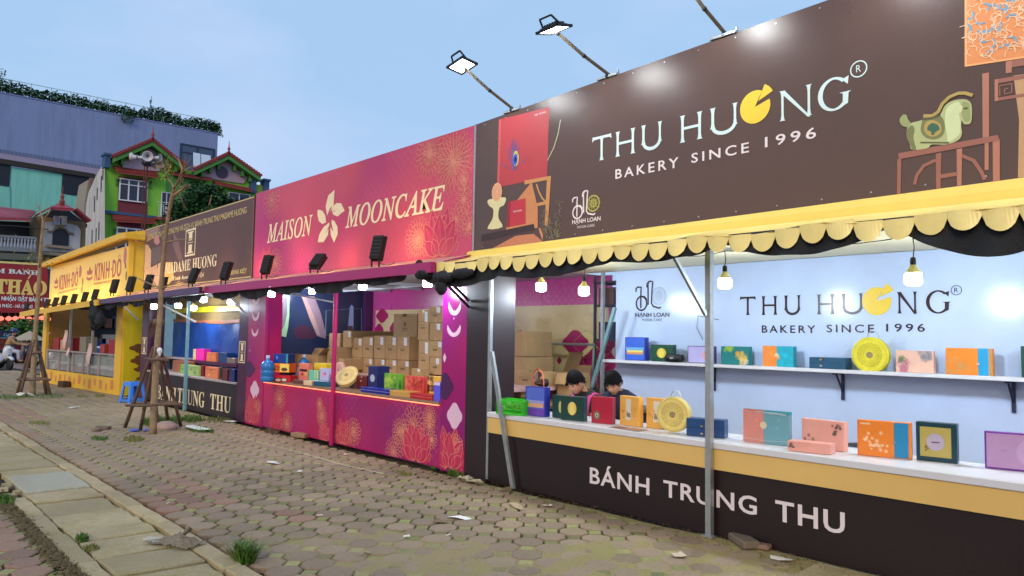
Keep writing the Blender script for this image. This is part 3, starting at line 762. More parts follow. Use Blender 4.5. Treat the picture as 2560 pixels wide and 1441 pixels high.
for k in range(60):
    px, py = random.choice([(1352+random.uniform(0, 30), 525+random.uniform(0, 60)), (1390+random.uniform(0, 18), 505+random.uniform(0, 85)), (1360+random.uniform(0, 40), 570+random.uniform(0, 26))])
    c1 = q(px, py, YF); b.line_xz(circle(c1[0], c1[1], random.uniform(.012, .03), n=7, a0=random.uniform(0, 180), a1=random.uniform(200, 340)), YF, .007, .005)
b.build('dragon_carving_print', C(120, 116, 92), board)
b = MB(); b.line_xz(QP([(1402, 300), (1396, 335), (1385, 370), (1369, 402)], YF), YF, .008, .004); b.build('stem_print', C(220, 210, 180), board)
# printed still life at the right end
op = [(2412, 0-30), (2600, -30), (2600, 140), (2412, 168)]
pbox('printed_orange_picture', op, C(220, 140, 84))
pbox('printed_picture_edge', [(2412, -30), (2418, -30), (2418, 167), (2412, 168)], C(236, 168, 110), t=.003)
pbox('printed_picture_edge', [(2412, 168), (2412, 163), (2600, 135), (2600, 140)], C(236, 168, 110), t=.0032)
b = MB(); b2 = MB()
for k in range(150):
    px, py = random.uniform(2420, 2590), random.uniform(0, 150)
    if py > 158-(px-2412)*.15-8: continue
    c1 = q(px, py, YF); a0 = random.uniform(0, 360)
    (b if k % 6 else b2).line_xz([(c1[0]+.035*t*math.cos(R(a0+t*60)), c1[1]+.035*t*math.sin(R(a0+t*60))) for t in (0, .5, 1, 1.6)], YF, .005 if k % 6 else .012, .004)
b.build('picture_relief_print', C(244, 200, 160), board); b2.build('picture_blue_print', C(110, 160, 190), board)
Mw3 = C(152, 98, 84); Mw4 = C(176, 118, 98)
for quad in ([(2246, 384), (2495, 338), (2500, 352), (2248, 399)], [(2244, 399), (2254, 397), (2252, 485), (2243, 487)], [(2482, 352), (2500, 348), (2500, 455), (2483, 458)], [(2340, 385), (2354, 382), (2352, 472), (2341, 474)], [(2392, 374), (2406, 371), (2404, 464), (2393, 466)], [(2352, 437), (2394, 430), (2394, 440), (2352, 447)], [(2456, 185), (2473, 182), (2473, 342), (2457, 345)],
        [(2487, 200), (2600, 180), (2600, 190), (2487, 211)], [(2487, 246), (2600, 228), (2600, 236), (2487, 254)], [(2487, 200), (2496, 198), (2496, 253), (2487, 254)], [(2515, 155), (2600, 140), (2600, 158), (2515, 172)], [(2515, 155), (2530, 152), (2530, 182), (2515, 184)], [(2462, 345), (2472, 343), (2472, 425), (2462, 426)]):
    pbox('wooden_frame_print', quad, random.choice((Mw3, Mw4)), t=.003+random.uniform(0, .002))
b = MB()
b.line_xz(QP([(2287, 462), (2292, 440), (2310, 415), (2340, 401)], YF), YF, .022, .0045); b.line_xz(QP([(2405, 390), (2435, 402), (2455, 432), (2462, 450)], YF), YF, .022, .0045)
b.line_xz(QP([(2500, 240), (2500, 215), (2530, 210), (2530, 232), (2512, 236), (2512, 224), (2520, 222)], YF), YF, .008, .0045); b.build('wooden_curve_print', Mw3, board)
pbox('drape_print', [(2534, 190), (2600, 180), (2600, 440), (2545, 445), (2548, 300)], C(190, 150, 110), t=.0025)
zh = lambda L_: [(2100+x/2.772, y/2.772) for x, y in L_]
Mj = [C(150, 156, 104), C(176, 184, 130), C(204, 214, 164), C(120, 122, 78), C(176, 152, 84), C(92, 88, 60)]
def hp(pts, m, t, sm=True): pbox('printed_horse_ornament', smooth_px(zh(pts), 4) if sm else zh(pts), m, t=t)
hp([(490, 858), (560, 838), (600, 815), (690, 800), (730, 735), (780, 702), (850, 690), (895, 702), (915, 740), (914, 830), (900, 860), (862, 862), (846, 838), (842, 880), (847, 930), (820, 975), (740, 1004), (640, 1004), (605, 1030), (505, 1040), (484, 1000), (464, 950), (466, 900)], Mj[1], .006)
hp([(415, 835), (436, 800), (462, 800), (474, 830), (492, 858), (470, 882), (432, 872)], Mj[0], .0062)
hp([(468, 900), (500, 870), (520, 900), (512, 960), (530, 1036), (505, 1040), (484, 1000), (464, 950)], Mj[3], .0066)
hp([(740, 760), (780, 722), (830, 712), (826, 780), (838, 850), (836, 920), (800, 965), (752, 985), (742, 930), (730, 840)], Mj[2], .0066)
hp([(850, 712), (895, 718), (905, 760), (904, 830), (884, 846), (862, 836), (846, 790)], Mj[0], .0070)
hp([(812, 745), (835, 728), (852, 745), (842, 780), (822, 786)], Mj[2], .0074)
hp([(858, 752), (884, 746), (888, 756), (864, 762)], Mj[5], .0078)
hp([(585, 812), (640, 826), (705, 812), (728, 870), (722, 925), (690, 958), (640, 968), (590, 950), (562, 900)], Mj[3], .0074)
hp([(600, 850), (650, 836), (696, 862), (706, 912), (670, 945), (620, 945), (586, 906)], Mj[4], .0080)
hp([(612, 880), (640, 856), (680, 868), (692, 900), (664, 918), (656, 936), (636, 936), (634, 915), (610, 905)], C(60, 100, 80), .0084)
b = MB(); b.line_xz(QP(zh([(580, 806), (640, 806), (684, 778), (712, 722), (760, 676), (820, 650), (870, 648), (922, 664)]), YF), YF, .022, .0085); b.build('printed_mane', Mj[4], board)
b = MB(); b.line_xz(QP(zh([(574, 830), (640, 820), (700, 800)]), YF), YF, .014, .0088); b.line_xz(QP(zh([(560, 990), (640, 990), (760, 992)]), YF), YF, .008, .0088); b.build('printed_harness', Mj[5], board)
b = MB()
for k in range(24):
    x = XL+.15+k*.36
    for zz in (2.60+(x-XL)*.013, zt(x)-.04): b.lathe([(.008, 0), (.006, -.004)], c=(x, YF, zz), n=6, axis='y')
o = b.build('fixing_screw', M_steel, board); o['kind'] = 'stuff'
# yellow fascia and awning
b = MB(); b.box(XL-.1, XR, YF-.03, YF-.002, 2.49, 2.56)
b.add([(XL-.1, YF-.03, 2.55), (XR, YF-.03, 2.55), (XR, YF-.002, 2.66), (XL-.1, YF-.002, 2.57)], [(0, 1, 2, 3)]); b.build('fascia', M_yel, thu)
def awz(u): return 2.375+.012*math.sin(u*9)-.02*abs(math.sin(u*3.3))
b = MB(); b.grid(lambda u, v: (-6.86+u*8.4-(1-v)*0+(.0 if u > 0 else .04*v), YF-.035-v*.57+.012*math.sin(u*60+v*3)*v, 2.50-(2.50-awz(u*7))*v**.9-.006*math.sin(u*88)*math.sin(v*math.pi)), 140, 6)
aw = b.build('awning', M_awn, thu, smooth=True)
b = MB(); yE = 4.828; x = -6.84; w = .182; k = 0
vs0 = []
while x < 1.4:
    n = 9; pts = []; zb = awz((x+6.86)/8.4*7)
    tw = random.uniform(-.03, .03); dep = random.uniform(.085, .10); lean = .03
    vs = []
    for i in range(n+1):
        t = i/n; bulge = .012*math.sin(t*math.pi)
        d = .026+dep*(math.sin(t*math.pi)**.54)
        vs += [(x+w*t, yE-bulge, zb+.004), (x+w*t+lean*math.sin(t*math.pi)*d/.1*.3, yE-bulge*2-tw*math.sin(t*math.pi)*.6, zb-.012-d)]
    b.add(vs, [(2*i, 2*i+1, 2*i+3, 2*i+2) for i in range(n)])
    x += w
# scallops on the short left return
for j in range(3):
    n = 7; vs = []; y0 = yE+.19*j
    for i in range(n+1):
        t = i/n; d = .10*(math.sin(t*math.pi)**.55); zb = 2.375+.125*(j+t)/3.05
        vs += [(-6.855, y0+.19*t, zb), (-6.862, y0+.19*t, zb-.012-d)]
    b.add(vs, [(2*i, 2*i+2, 2*i+3, 2*i+1) for i in range(n)])
b.build('scalloped_valance', M_awn, aw, label='row of hanging rounded scallops along the awning edge', smooth=False)
# black shade cloth, swagged under the awning edge
nodes = [(-6.95, .12), (PY(1250, 672, 4.87).x, .15), (PY(1530, 650, 4.87).x, .10), (PY(1822, 610, 4.87).x, .05), (PY(2240, 575, 4.87).x, .02), (PY(2780, 560, 4.87).x, .02)]
dips = [.10, .07, .055, .13, .23]
def cloth_lump(mb, c, r, sc):
    n0 = len(mb.v); mb.ico(c, r, 4, sc); c = Vector(c)
    for i in range(n0, len(mb.v)):
        v = Vector(mb.v[i]); d = v-c; k = 1+.34*(abs(noise.noise(v*7.))-.2)+.16*noise.noise(Vector((v.x*22, v.y*22, v.z*6))); mb.v[i] = tuple(c+d*k)
def swag(x):
    for (a_, za), (b_, zb_), dp in zip(nodes, nodes[1:], dips):
        if a_ <= x <= b_:
            t = (x-a_)/(b_-a_); return za+(zb_-za)*t+dp*math.sin(t*math.pi)**.8
    return .03
x1_ = nodes[-1][0]
b = MB(); b.grid(lambda u, v: ((lambda X: (X, 4.87+.02*math.sin(X*21+v*2)*v-.03*v, 2.372-(swag(X)+.03)*v*(1+.02*math.sin(X*13))))(-6.95+u*(x1_+6.95))), 200, 8)
sh = b.build('shade_cloth', M_shade, thu, smooth=True)
b = MB()
p0 = PY(1030, 688, 4.80); 
for (px, py, r_, sc_) in ((1062, 684, .105, (1.6, .7, .62)), (1110, 694, .105, (1.5, .7, .62)), (1104, 716, .085, (1.0, .7, 1.1)), (1155, 684, .08, (2.2, .6, .7)), (1048, 664, .05, (1.1, .7, 1.3))): cloth_lump(b, PY(px, py, 4.80), r_, sc_)
b.build('bundled_cloth', M_shade, sh, smooth=True)
# columns, walls, ceiling
b = MB(); b.box(-6.825, -6.44, YF, YF+.06, 0, 2.50); b.box(-6.50, -6.44, YF+.06, YF+.40, 0, 2.44); col_ = b.build('front_column', M_dark, thu)
b = MB(); b.box(-6.44, -6.405, YF-.004, YF+.035, .02, 2.44); b.build('corner_post', M_steel, thu)
b = MB(); b.box(-6.20, XR, YB, YB+.04, .0, 2.435)
bw = b.build('back_wall', M_wall, thu)
b = MB(); b.box(XR-.04, XR, YF+.1, YB, 0, 2.43); b.build('side_wall', M_wall, thu)  # unseen right end wall, added to close the stall off to light
b = MB()
for i, xx in enumerate([-6.8, -5.2, -3.98, -2.76, -1.54, -.32, .9]):
    b.box(xx+.003, (xx+1.22 if i else -5.2)-.003, YF+.065, YB+.05, ZC, ZC+.03)
b.build('ceiling', M_ceil, thu)
b = MB(); b.box(-6.8, XR, YF+.0, YF+.05, 2.43, 2.50); b.box(-6.44, -6.40, YB-.02, YB+.02, 0, ZC); b.build('top_rail', M_steel, thu)
flared(lx([('T', 1851, 1889), ('H', 1904, 1944), ('U', 1960, 2003), ('H', 2042, 2087), ('U', 2103, 2159), ('N', 2242, 2295), ('G', 2315, 2377)], 755, YB), q(1852, 788.5, YB)[1], q(1851, 743, YB)[1], YB, M_ltrd, bw)
c = q(2192, 753.5, YB); pie_logo(c[0], c[1], .134, YB, bw)
c = q(2391, 726, YB); b = MB(); b.line_xz(circle(c[0], c[1], .042, n=20), YB, .006, closed=True); b.build('lettering', M_ltrd, bw)
text_px('R', (2386, 732), (2386, 720), (2396, 732), YB, M_ltrd, bw)
text_px('BAKERY', (1905, 832), (1905, 814), (2039, 831), YB, M_ltrd, bw, spacing=1.35, bold=.012)
text_px('SINCE', (2067, 831), (2067, 812), (2186, 830), YB, M_ltrd, bw, spacing=1.35, bold=.012)
text_px('1996', (2216, 829), (2216, 810), (2313, 829), YB, M_ltrd, bw, spacing=1.35, bold=.012)
a = q(1589, 705, YB); hl_logo(a[0], a[1], q(1655, 705, YB)[0]-a[0], a[1]-q(1589, 779, YB)[1], YB, bw, M_ltrd, mat('faint_rosette', srgb(168, 180, 196), .3, var=0))
text_px('HẠNH LOAN', (1589, 793), (1589, 783), (1674, 793), YB, M_ltrd, bw, bold=.02)
text_px('MOON CAKE', (1606, 803.5), (1606, 797), (1655, 803), YB, M_ltrd, bw, spacing=1.1)
# shelf with brackets
ys = 7.10; zs = PY(1506, 900, ys).z; zs2 = PY(2560, 943, ys).z; ZS = (zs+zs2)/2
b = MB(); b.box(PY(1506, 904, ys).x, XR-.05, ys, YB-.002, ZS-.035, ZS)
shf = b.build('shelf', M_white, thu, bevel=.004)
for px in (1645, 1785, 2106, 2532):
    xx = PY(px, 950, YB-.02).x; b = MB(); b.box(xx-.014, xx+.014, YB-.02, YB-.002, ZS-.30, ZS-.036); b.box(xx-.012, xx+.012, ys+.02, YB-.02, ZS-.05, ZS-.036)
    b.bar((xx, YB-.012, ZS-.22), (xx, ys+.08, ZS-.05), .014)
    if px != 1645: b.build('shelf_bracket', mat('dark_bracket', srgb(48, 54, 84), .4, .4), shf)
# counter
ZT = .758
b = MB(); b.box(-6.40, XR, YF-.035, YF+.60, ZT-.055, ZT); ctr = b.build('counter_top', M_white, thu, bevel=.006)
b = MB(); b.box(-6.40, XR, YF-.02, YF, .535, ZT-.056); b.build('counter_band', mat('ochre_counter_band', srgb(222, 184, 108), .4, var=.05, scale=2), thu)
b = MB(); b.box(-6.41, XR, YF+.002, YF+.03, 0.0, .60); front = b.build('counter_front', M_base, thu)
kw = dict(bold=.018, spacing=1.12)
text_px('BÁNH', (1475, 1207), (1475, 1168), (1624, 1234), YF+.002, M_ltrw, front, **kw)
text_px('TRUNG', (1659, 1240), (1659, 1200), (1893, 1288), YF+.002, M_ltrw, front, **kw)
text_px('THU', (1939, 1300), (1939, 1250), (2113, 1328), YF+.002, M_ltrw, front, **kw)
# support frame: post, braces
b = MB(); x0 = PY(1773, 1300, 5.37).x
b.bar((x0, 5.375, 0.012), (x0, 5.375, 2.48), .05); b.box(x0-.05, x0+.05, 5.33, 5.39, .0, .012); b.build('support_post', M_steel, thu)
a_ = PY(1775, 788, 5.34); b = MB(); b.bar((x0-.01, 5.34, a_.z), (x0-.06, 4.87, 2.36), .028); b.build('awning_brace', M_steel, thu)
b = MB(); a_ = PY(1172, 752, YF-.01); e_ = PY(1120, 700, 4.93); b.bar(a_, e_, .022); b.build('awning_brace', M_dark, thu)
b = MB(); a_ = PY(1172, 768, YF-.01); e_ = PY(1108, 702, 4.93); b.bar(a_, e_, .022); b.build('awning_brace', M_dark, thu)
b = MB(); a_ = G(1283, 1223); b.bar(a_, PY(1229, 880, 5.33), .05, .03, up=(0, 1, 0)); b.build('leaning_strut', M_steel, thu)
b = MB(); b.bar(PY(1229, 858, 5.9), PY(1266, 990, 5.95), .05, .03, up=(0, 1, 0)); b.build('inner_strut', mat('blue_grey_strut', srgb(110, 140, 142), .5, .3), thu)
b = MB(); b.bar(PY(1537, 770, 7.0), PY(1480, 968, 7.0), .045, .03, up=(0, 1, 0)); b.build('inner_strut', mat('blue_grey_strut', srgb(110, 140, 142), .5, .3), thu)
# wiring under the ceiling
b = MB()
for (p1, p2, yy) in (((1530, 655), (1690, 652), 6.2), ((1690, 652), (1815, 640), 6.2), ((1815, 640), (2010, 625), 6.2), ((2010, 625), (2283, 607), 6.2)):
    A = PY(*p1, yy); B = PY(*p2, yy); A.z = B.z = 2.43
    b.tube([A.lerp(B, t)-Vector((0, 0, .03*math.sin(t*math.pi))) for t in (0, .25, .5, .75, 1)], .004, 5)
b.tube([PY(1797, 800, 7.32), PY(1745, 790, 7.32), PY(1742, 820, 7.32), PY(1757, 850, 7.32)], .003, 4)
b.tube([PY(1265, 690, 5.8), PY(1262, 720, 5.8), PY(1254, 770, 5.8), PY(1251, 820, 5.8)], .003, 4)
b.build('electric_cable', M_black, thu)

# ============ magenta stall ====================================================
mai = thing('market_stall', 'magenta stall with lotus prints and a pile of cartons behind its counter', 'market stall', (-9.8, YF, 0), group='row of open-fronted cake stalls')
b = MB(); b.box(-12.90, -6.745, YF, YF+.08, 2.54, 4.05); mb_ = b.build('sign_board', M_mag, mai)
b = MB(); b.box(-6.744, -6.718, YF-.01, YF+.08, 2.54, 4.055); b.build('edge_trim', M_steel, mb_)
text_px('MAISON', (668, 607.6), (673, 562), (781, 589), YF, M_creamt, mb_, style='it', bold=.016, capref='M')
text_px('MOONCAKE', (864, 570), (871, 518), (1112, 523), YF, M_creamt, mb_, style='it', bold=.018, capref='M')
def zm(pts): return [(620+x/3.4306, 300+y/3.4306) for x, y in pts]
b = MB()
for pl in ([(745, 600), (690, 650), (668, 740), (680, 822), (705, 760), (725, 740), (700, 800), (735, 740), (740, 670)],
           [(720, 790), (728, 745), (760, 715), (800, 715), (832, 780), (805, 800), (770, 830), (735, 815), (725, 795), (770, 765)],
           [(600, 770), (640, 780), (665, 820), (672, 870), (655, 850), (675, 878), (640, 895), (610, 870), (597, 815)],
           [(700, 880), (650, 920), (615, 980), (600, 1050), (650, 1050), (690, 985), (692, 930), (660, 985), (700, 905)],
           [(722, 855), (745, 870), (770, 920), (772, 980), (740, 1055), (712, 990), (708, 920), (735, 960), (718, 890)]):
    pts = QP(zm(pl), YF); b.poly_xz(pts, YF, .004)
b.build('flower_emblem', M_creamt, mb_)
fill = MB(); line = MB()
def QX(px, py, y=YF): return q(px, py, y)
c = QX(1098, 628); lotus(fill, line, c[0], 2.57, .62, YF)
c = QX(1045, 620); mum(line, c[0], 2.80, .30, YF, 14, 4); 
c = QX(1135, 405); mum(line, c[0], c[1], .40, YF, 16, 5)
c = QX(1075, 385); mum(line, c[0], c[1], .33, YF, 14, 4)
for px, py, s_ in ((1160, 500, .18), (1160, 450, .09), (1140, 550, .18), (1175, 565, .15)): c = QX(px, py); daisy(line, c[0], c[1], s_, YF)
for px, py, s_ in ((1162, 475, .14), (1168, 535, .14), (1170, 575, .14), (1100, 560, .16)): c = QX(px, py); leafsprig(line, c[0], c[1], s_, YF)
c = QX(680, 500); mum(line, c[0], c[1], .34, YF, 12, 3)
c = QX(665, 690); lotus(fill, line, -12.35, 2.6, .5, YF); c = QX(700, 660); mum(line, -12.0, 2.75, .26, YF, 12, 3)
build_each(fill, 'lotus_print', M_petal, mb_, (-12.89, -6.75, 2.545, 4.04)); build_each(line, 'flower_line_print', M_line, mb_, (-12.89, -6.75, 2.545, 4.04))
# eave: lit sloping strip and magenta beam
b = MB(); b.add([(-12.93, YF-.002, 2.535), (-6.74, YF-.002, 2.535), (-6.66, 4.80, 2.375), (-13.3, 4.80, 2.375)], [(0, 3, 2, 1)]); b.build('eave_sheet', mat('pale_eave_sheet', srgb(206, 150, 130), .45), mai)
b = MB(); b.add([(-13.32, 4.74, 2.25), (-6.60, 4.74, 2.27), (-6.60, 4.74, 2.385), (-13.32, 4.74, 2.375), (-13.32, 4.80, 2.25), (-6.60, 4.80, 2.27), (-6.60, 4.80, 2.385), (-13.32, 4.80, 2.375)], [(0,1,2,3),(4,7,6,5),(0,4,5,1),(3,2,6,7),(0,3,7,4),(1,5,6,2)])
b.build('eave_beam', M_magb, mai)
def valance(par, x0, x1, y, zf, dips_, nm='shade_cloth'):
    b = MB(); k = len(dips_)
    def f(u, v):
        X = x0+u*(x1-x0); t = (u*k) % 1 if u < 1 else 1; i = min(int(u*k), k-1)
        d = .03+dips_[i]*math.sin(t*math.pi)**.7
        return (X, y+.025*math.sin(X*17)*v, zf(X)-.0-d*v+.006*math.sin(X*13)*v)
    b.grid(f, 130, 6); return b.build(nm, M_shade, par, smooth=True)
valance(mai, -13.2, -7.2, 4.83, lambda X: 2.255+(X+13)*.003, [.10, .13, .09, .12, .06])
# columns with printed moons
def moon_column(x0, x1, px_list, cres, diam, darkq, whiteq, lz):
    b = MB(); b.box(x0, x1, YF, YF+.06, 0.0, 2.53); b.box(x0, x0+.03, YF+.06, YF+.3, 0, 2.4); b.box(x1-.03, x1, YF+.06, YF+.3, 0, 2.4)
    co = b.build('front_column', M_magp, mai)
    b = MB()
    for (l_, t_, r_, bo) in cres:
        mark(b); A = QX(l_, t_); B = QX(r_, bo); crescent(b, A[0], B[0], B[1], A[1], YF)
    A = QX(*whiteq[:2]); B = QX(*whiteq[2:]); cx, cz = (A[0]+B[0])/2, (A[1]+B[1])/2
    mark(b); b.poly_xz(quatrefoil(cx, cz, abs(B[0]-A[0])/2, abs(A[1]-B[1])/2), YF, .003)
    for px, py, s_ in diam:
        mark(b); A = QX(px, py); b.poly_xz([(A[0]-s_*.6, A[1]), (A[0], A[1]-s_), (A[0]+s_*.6, A[1]), (A[0], A[1]+s_)], YF, .003)
    build_each(b, 'moon_print', M_pinkw, co)
    A = QX(*darkq[:2]); B = QX(*darkq[2:]); b = MB()
    pts = [p for p in quatrefoil((A[0]+B[0])/2, (A[1]+B[1])/2, abs(B[0]-A[0])/2*1.5, abs(A[1]-B[1])/2)]
    pts = [(max(x0+.002, p[0]), p[1]) for p in pts]; b.poly_xz(pts, YF, .0025); b.build('plum_shape_print', M_plum, co)
    fi, li = MB(), MB(); lotus(fi, li, (x0+x1)/2-.05, .06, lz, YF); mum(li, x1-.16, .32, .14, YF, 10, 3)
    fi.v = [(min(max(v[0], x0+.004), x1-.004), v[1], max(v[2], .01)) for v in fi.v]
    build_each(fi, 'lotus_print', M_petal, co); build_each(li, 'flower_line_print', M_line, co, (x0, x1, .01, 9))
moon_column(-7.30, -6.828, 0, [(1122, 741, 1153, 789), (1118.6, 800, 1152, 843), (1126, 690, 1158, 722)], [(1112, 895, .06), (1137, 738, .02), (1135, 797, .02)], (1100, 931, 1126, 1002), (1118.6, 1005, 1155.4, 1077), .5)
moon_column(-13.03, -12.33, 0, [(632, 735, 649, 760), (631, 768, 648, 803), (630, 812, 645.5, 842)], [(625, 877, .03)], (613, 902, 632, 945), (627, 951, 647.4, 1000), .5)
b = MB(); b.box(-12.345, -12.30, YF-.01, YF+.04, 0.0, 2.5); b.build('corner_trim', M_magb, mai)
# back wall with cream field and quatrefoils
b = MB(); b.box(-12.98, -6.72, YM, YM+.04, 0, ZC+.01); mw = b.build('back_wall', M_mag2, mai)
b = MB(); b.poly_xz([(-12.70, 1.36), (-6.75, 1.36), (-6.75, 2.055), (-12.70, 2.055)], YM, .003); b.build('cream_field_print', M_creamw, mw)
b = MB(); b.poly_xz(QP([(1310, 909), (1480, 932), (1540, 940), (1540, 905), (1310, 880)], YM), YM, .001)
mq = MB(); cqf = MB(); lq = MB()
def zq(x, y): return (1220+x/6.003, 840+y/6.003)
for x, y, rx, rz, kind in ((1313, 110, .30, .30, 'm'), (1490, 130, .30, .30, 'c'), (1075, 350, .34, .33, 'c'), (1620, 370, .28, .28, 'm'), (1770, 120, .20, .24, 'm'), (1790, 400, .22, .28, 'm')):
    c1 = q(*zq(x, y), YM); rx *= .85; rz *= .62
    pts = quatrefoil(c1[0], c1[1], rx, rz)
    mark(mq if kind == 'm' else cqf); mark(lq)
    if kind == 'm': mq.poly_xz(pts, YM, .006)
    else:
        cqf.poly_xz(pts, YM, .005)
    lq.line_xz(pts, YM, .006, .0065, closed=True)
mark(mq); mq.poly_xz([(p[0]*1, p[1]) for p in quatrefoil(*q(*zq(1075, 370), YM), .05, .05)], YM, .007)
for px, py, rx, rz in ((956, 790, .22, .14), (948, 825, .16, .12), (985, 822, .14, .12)):
    c1 = q(px, py, YM); mark(mq); mq.poly_xz(quatrefoil(c1[0], c1[1], rx, rz), YM, .006)
build_each(mq, 'quatrefoil_print', C(176, 28, 96), mw); build_each(cqf, 'quatrefoil_print', C(232, 214, 150), mw); build_each(lq, 'quatrefoil_outline', C(190, 150, 90), mw)
text_px('BẾP', (1284, 836), (1284, 829), (1316, 837), YM, C(176, 28, 96), mw, bold=.02)
b = MB(); lq2 = MB(); mum(lq2, q(1500, 985, YM)[0], q(1500, 975, YM)[1], .22, YM, 12, 3); lq2.build('flower_line_print', M_line, mw)
# left side wall: dark picture wall
b = MB(); b.box(-12.97, -12.93, YF+.1, YM, 0, ZC+.01); sw = b.build('side_wall', ribbed('dark_picture_film', srgb(36, 46, 74), .16, 60, .03), mai)
FX = fx(-12.93)
def pw(name, pts, m, t=.003):
    b = MB(); P3 = [PXx(px, py, -12.93) for px, py in pts]; b.add([(-12.93+t, p.y, p.z) for p in P3], [tuple(range(len(P3)))]); return b.build(name, m, sw, fix=False)
def z4(x, y): return (640+x/4.804, 660+y/4.804)
pw('curtain_print', [z4(260, 420), z4(370, 400), z4(400, 560), z4(380, 700), z4(260, 830)], C(122, 104, 120))
pw('curtain_print', [z4(370, 405), z4(400, 420), z4(398, 620), z4(385, 760), z4(360, 880), z4(270, 860), z4(340, 740), z4(375, 600)], C(150, 190, 140), .005)
pw('curtain_print', [z4(545, 390), z4(700, 390), z4(780, 600), z4(830, 800), z4(840, 900), z4(740, 870), z4(640, 640)], C(142, 116, 128))
pw('curtain_print', [z4(550, 390), z4(590, 390), z4(700, 640), z4(770, 860), z4(730, 860), z4(640, 650)], C(180, 140, 132), .005)
pw('dark_flower_print', [z4(450, 780), z4(540, 730), z4(640, 760), z4(720, 860), z4(700, 900), z4(480, 900)], C(64, 24, 50), .006)
b = MB()
F_ = [PXx(*z4(*p), -12.93) for p in ((840, 560), (1265, 535), (1265, 860), (835, 860))]
for i in range(3): b.bar(F_[i]+Vector((.004, 0, 0)), F_[i+1]+Vector((.004, 0, 0)), .012, .004)
b.bar(F_[3]+Vector((.004, 0, 0)), F_[0]+Vector((.004, 0, 0)), .012, .004); b.build('frame_line_print', C(120, 140, 170), sw)
pw('tower_print', [z4(1100, 790), z4(1125, 520), z4(1148, 490), z4(1170, 520), z4(1168, 790)], C(150, 170, 214), .006)
pw('tower_print', [z4(1100, 800), z4(1105, 745), z4(1160, 745), z4(1165, 800)], C(90, 66, 80), .007)
b = MB(); b.box(-12.93, -12.80, YM-.16, YM-.004, 0, ZC); b.build('corner_pillar', M_purp, mai)
A = PY(664, 760, 5.9); B = PY(694, 760, 5.9); b = MB(); b.box(A.x, B.x, 5.9, 6.0, 0, ZC); pil = b.build('inner_pillar', mat('aubergine_film', srgb(72, 22, 60), .3, var=.08), mai)
b = MB(); QQ = lambda px, py: q(px, py, 5.9)
b.line_xz([QQ(655, 862), QQ(677, 861), QQ(675, 897), QQ(653, 898)], 5.9, .03, .004, closed=True); b.line_xz([QQ(660, 872), QQ(659, 892)], 5.9, .03, .004); b.build('monogram', M_creamt, pil)
b = MB(); b.add([(-12.97, YF+.08, ZC), (-6.80, YF+.08, ZC), (-6.80, YM+.04, ZC), (-12.97, YM+.04, ZC)], [(0, 1, 2, 3)]); b.build('ceiling', mat('grey_ceiling_sheet', srgb(176, 176, 186), .4, var=.04), mai)
b = MB()
for yy in (6.3, 7.2): b.box(-12.9, -10.2, yy, yy+.03, ZC-.05, ZC-.002)
for xx in (-12.2, -11.2, -10.3): b.box(xx, xx+.03, YF+.1, YM-.02, ZC-.05, ZC-.002)
b.build('ceiling_batten', M_white, mai)
b = MB(); xx = PY(832, 1000, 5.37).x; b.tube([(xx, 5.37, 0), (xx, 5.37, 2.46)], .034, 10); b.build('support_post', M_magpost, mai)
b = MB(); b.bar((xx, 5.36, PY(835, 757, 5.36).z), (xx-.9, 5.0, 2.20), .02); b.build('awning_brace', mat('white_tube', srgb(214, 220, 224), .4), mai)
# counter with lotus prints
b = MB(); b.box(-12.30, -7.30, YF-.035, YF+.62, .765, .80); b.build('counter_top', mat('brown_laminate', srgb(150, 116, 92), .5, var=.15, scale=20), mai)
b = MB(); b.box(-12.30, -7.30, YF, YF+.03, 0.02, .765); cf = b.build('counter_front', M_magc, mai)
b = MB(); b.box(-12.26, -7.32, YF-.024, YF-.006, .752, .764); b.build('led_strip', mat('warm_red_led_strip', (1, .3, .15), .5, emis=(1, .22, .10), es=1.6), cf)
fill = MB(); line = MB()
def ctr_l(px, py, s_): c = QX(px, py); lotus(fill, line, c[0], max(c[1], .03), s_, YF-.001)
ctr_l(1040, 1150, .52); ctr_l(858, 1108, .36); ctr_l(690, 1075, .38); ctr_l(812, 1100, .28)
for px, py, r_ in ((1035, 1020, .26), (1000, 1080, .18), (700, 990, .22), (885, 1080, .20), (985, 1130, .2), (718, 1060, .2), (805, 1040, .16), (1075, 1010, .14)):
    c = QX(px, py); mum(line, c[0], min(c[1], .74-r_), r_, YF-.001, 12, 3)
for px, py, r_ in ((1075, 1065, .12), (1080, 1100, .12), (800, 1010, .1), (1010, 1080, .1)): c = QX(px, py); daisy(line, c[0], c[1], r_, YF-.001)
for mb2 in (fill,): mb2.v = [(min(max(v[0], -12.28), -7.32), v[1], min(max(v[2], .03), .745)) for v in mb2.v]
build_each(fill, 'lotus_print', M_petal, cf); build_each(line, 'flower_line_print', M_line, cf, (-12.29, -7.31, .025, .75))

# ============ dark brown stall with H monogram ==================================
md = thing('market_stall', 'dark brown stall with gold serif lettering and blue tarpaulin at the back', 'market stall', (-16, YF, 0), group='row of open-fronted cake stalls')
XA, XB = -19.30, -12.965
b = MB(); b.box(XA, XB, YF, YF+.08, 2.555, 4.02); bd = b.build('sign_board', M_brown2, md)
b = MB(); b.line_xz([(XA+.02, 2.575), (XB-.02, 2.575), (XB-.02, 4.0), (XA+.02, 4.0)], YF, .02, .002, closed=True); b.build('gold_border_print', M_gold, bd)
text_px('CÔNG TY TNHH THUONG MẠI VÀ DỊCH VỤ BÁNH TRUNG THU MADAME HUONG', (371, 600), (371, 588), (617, 521), YF, M_gold, bd, bold=.015)
text_px('MADAME HUONG', (413, 685), (414, 660), (542, 665), YF, M_creamt, bd, style='serif')
text_px('Tinh hoa Hà Nội', (432, 702), (432, 693), (510, 694), YF, M_creamt, bd, style='bi')
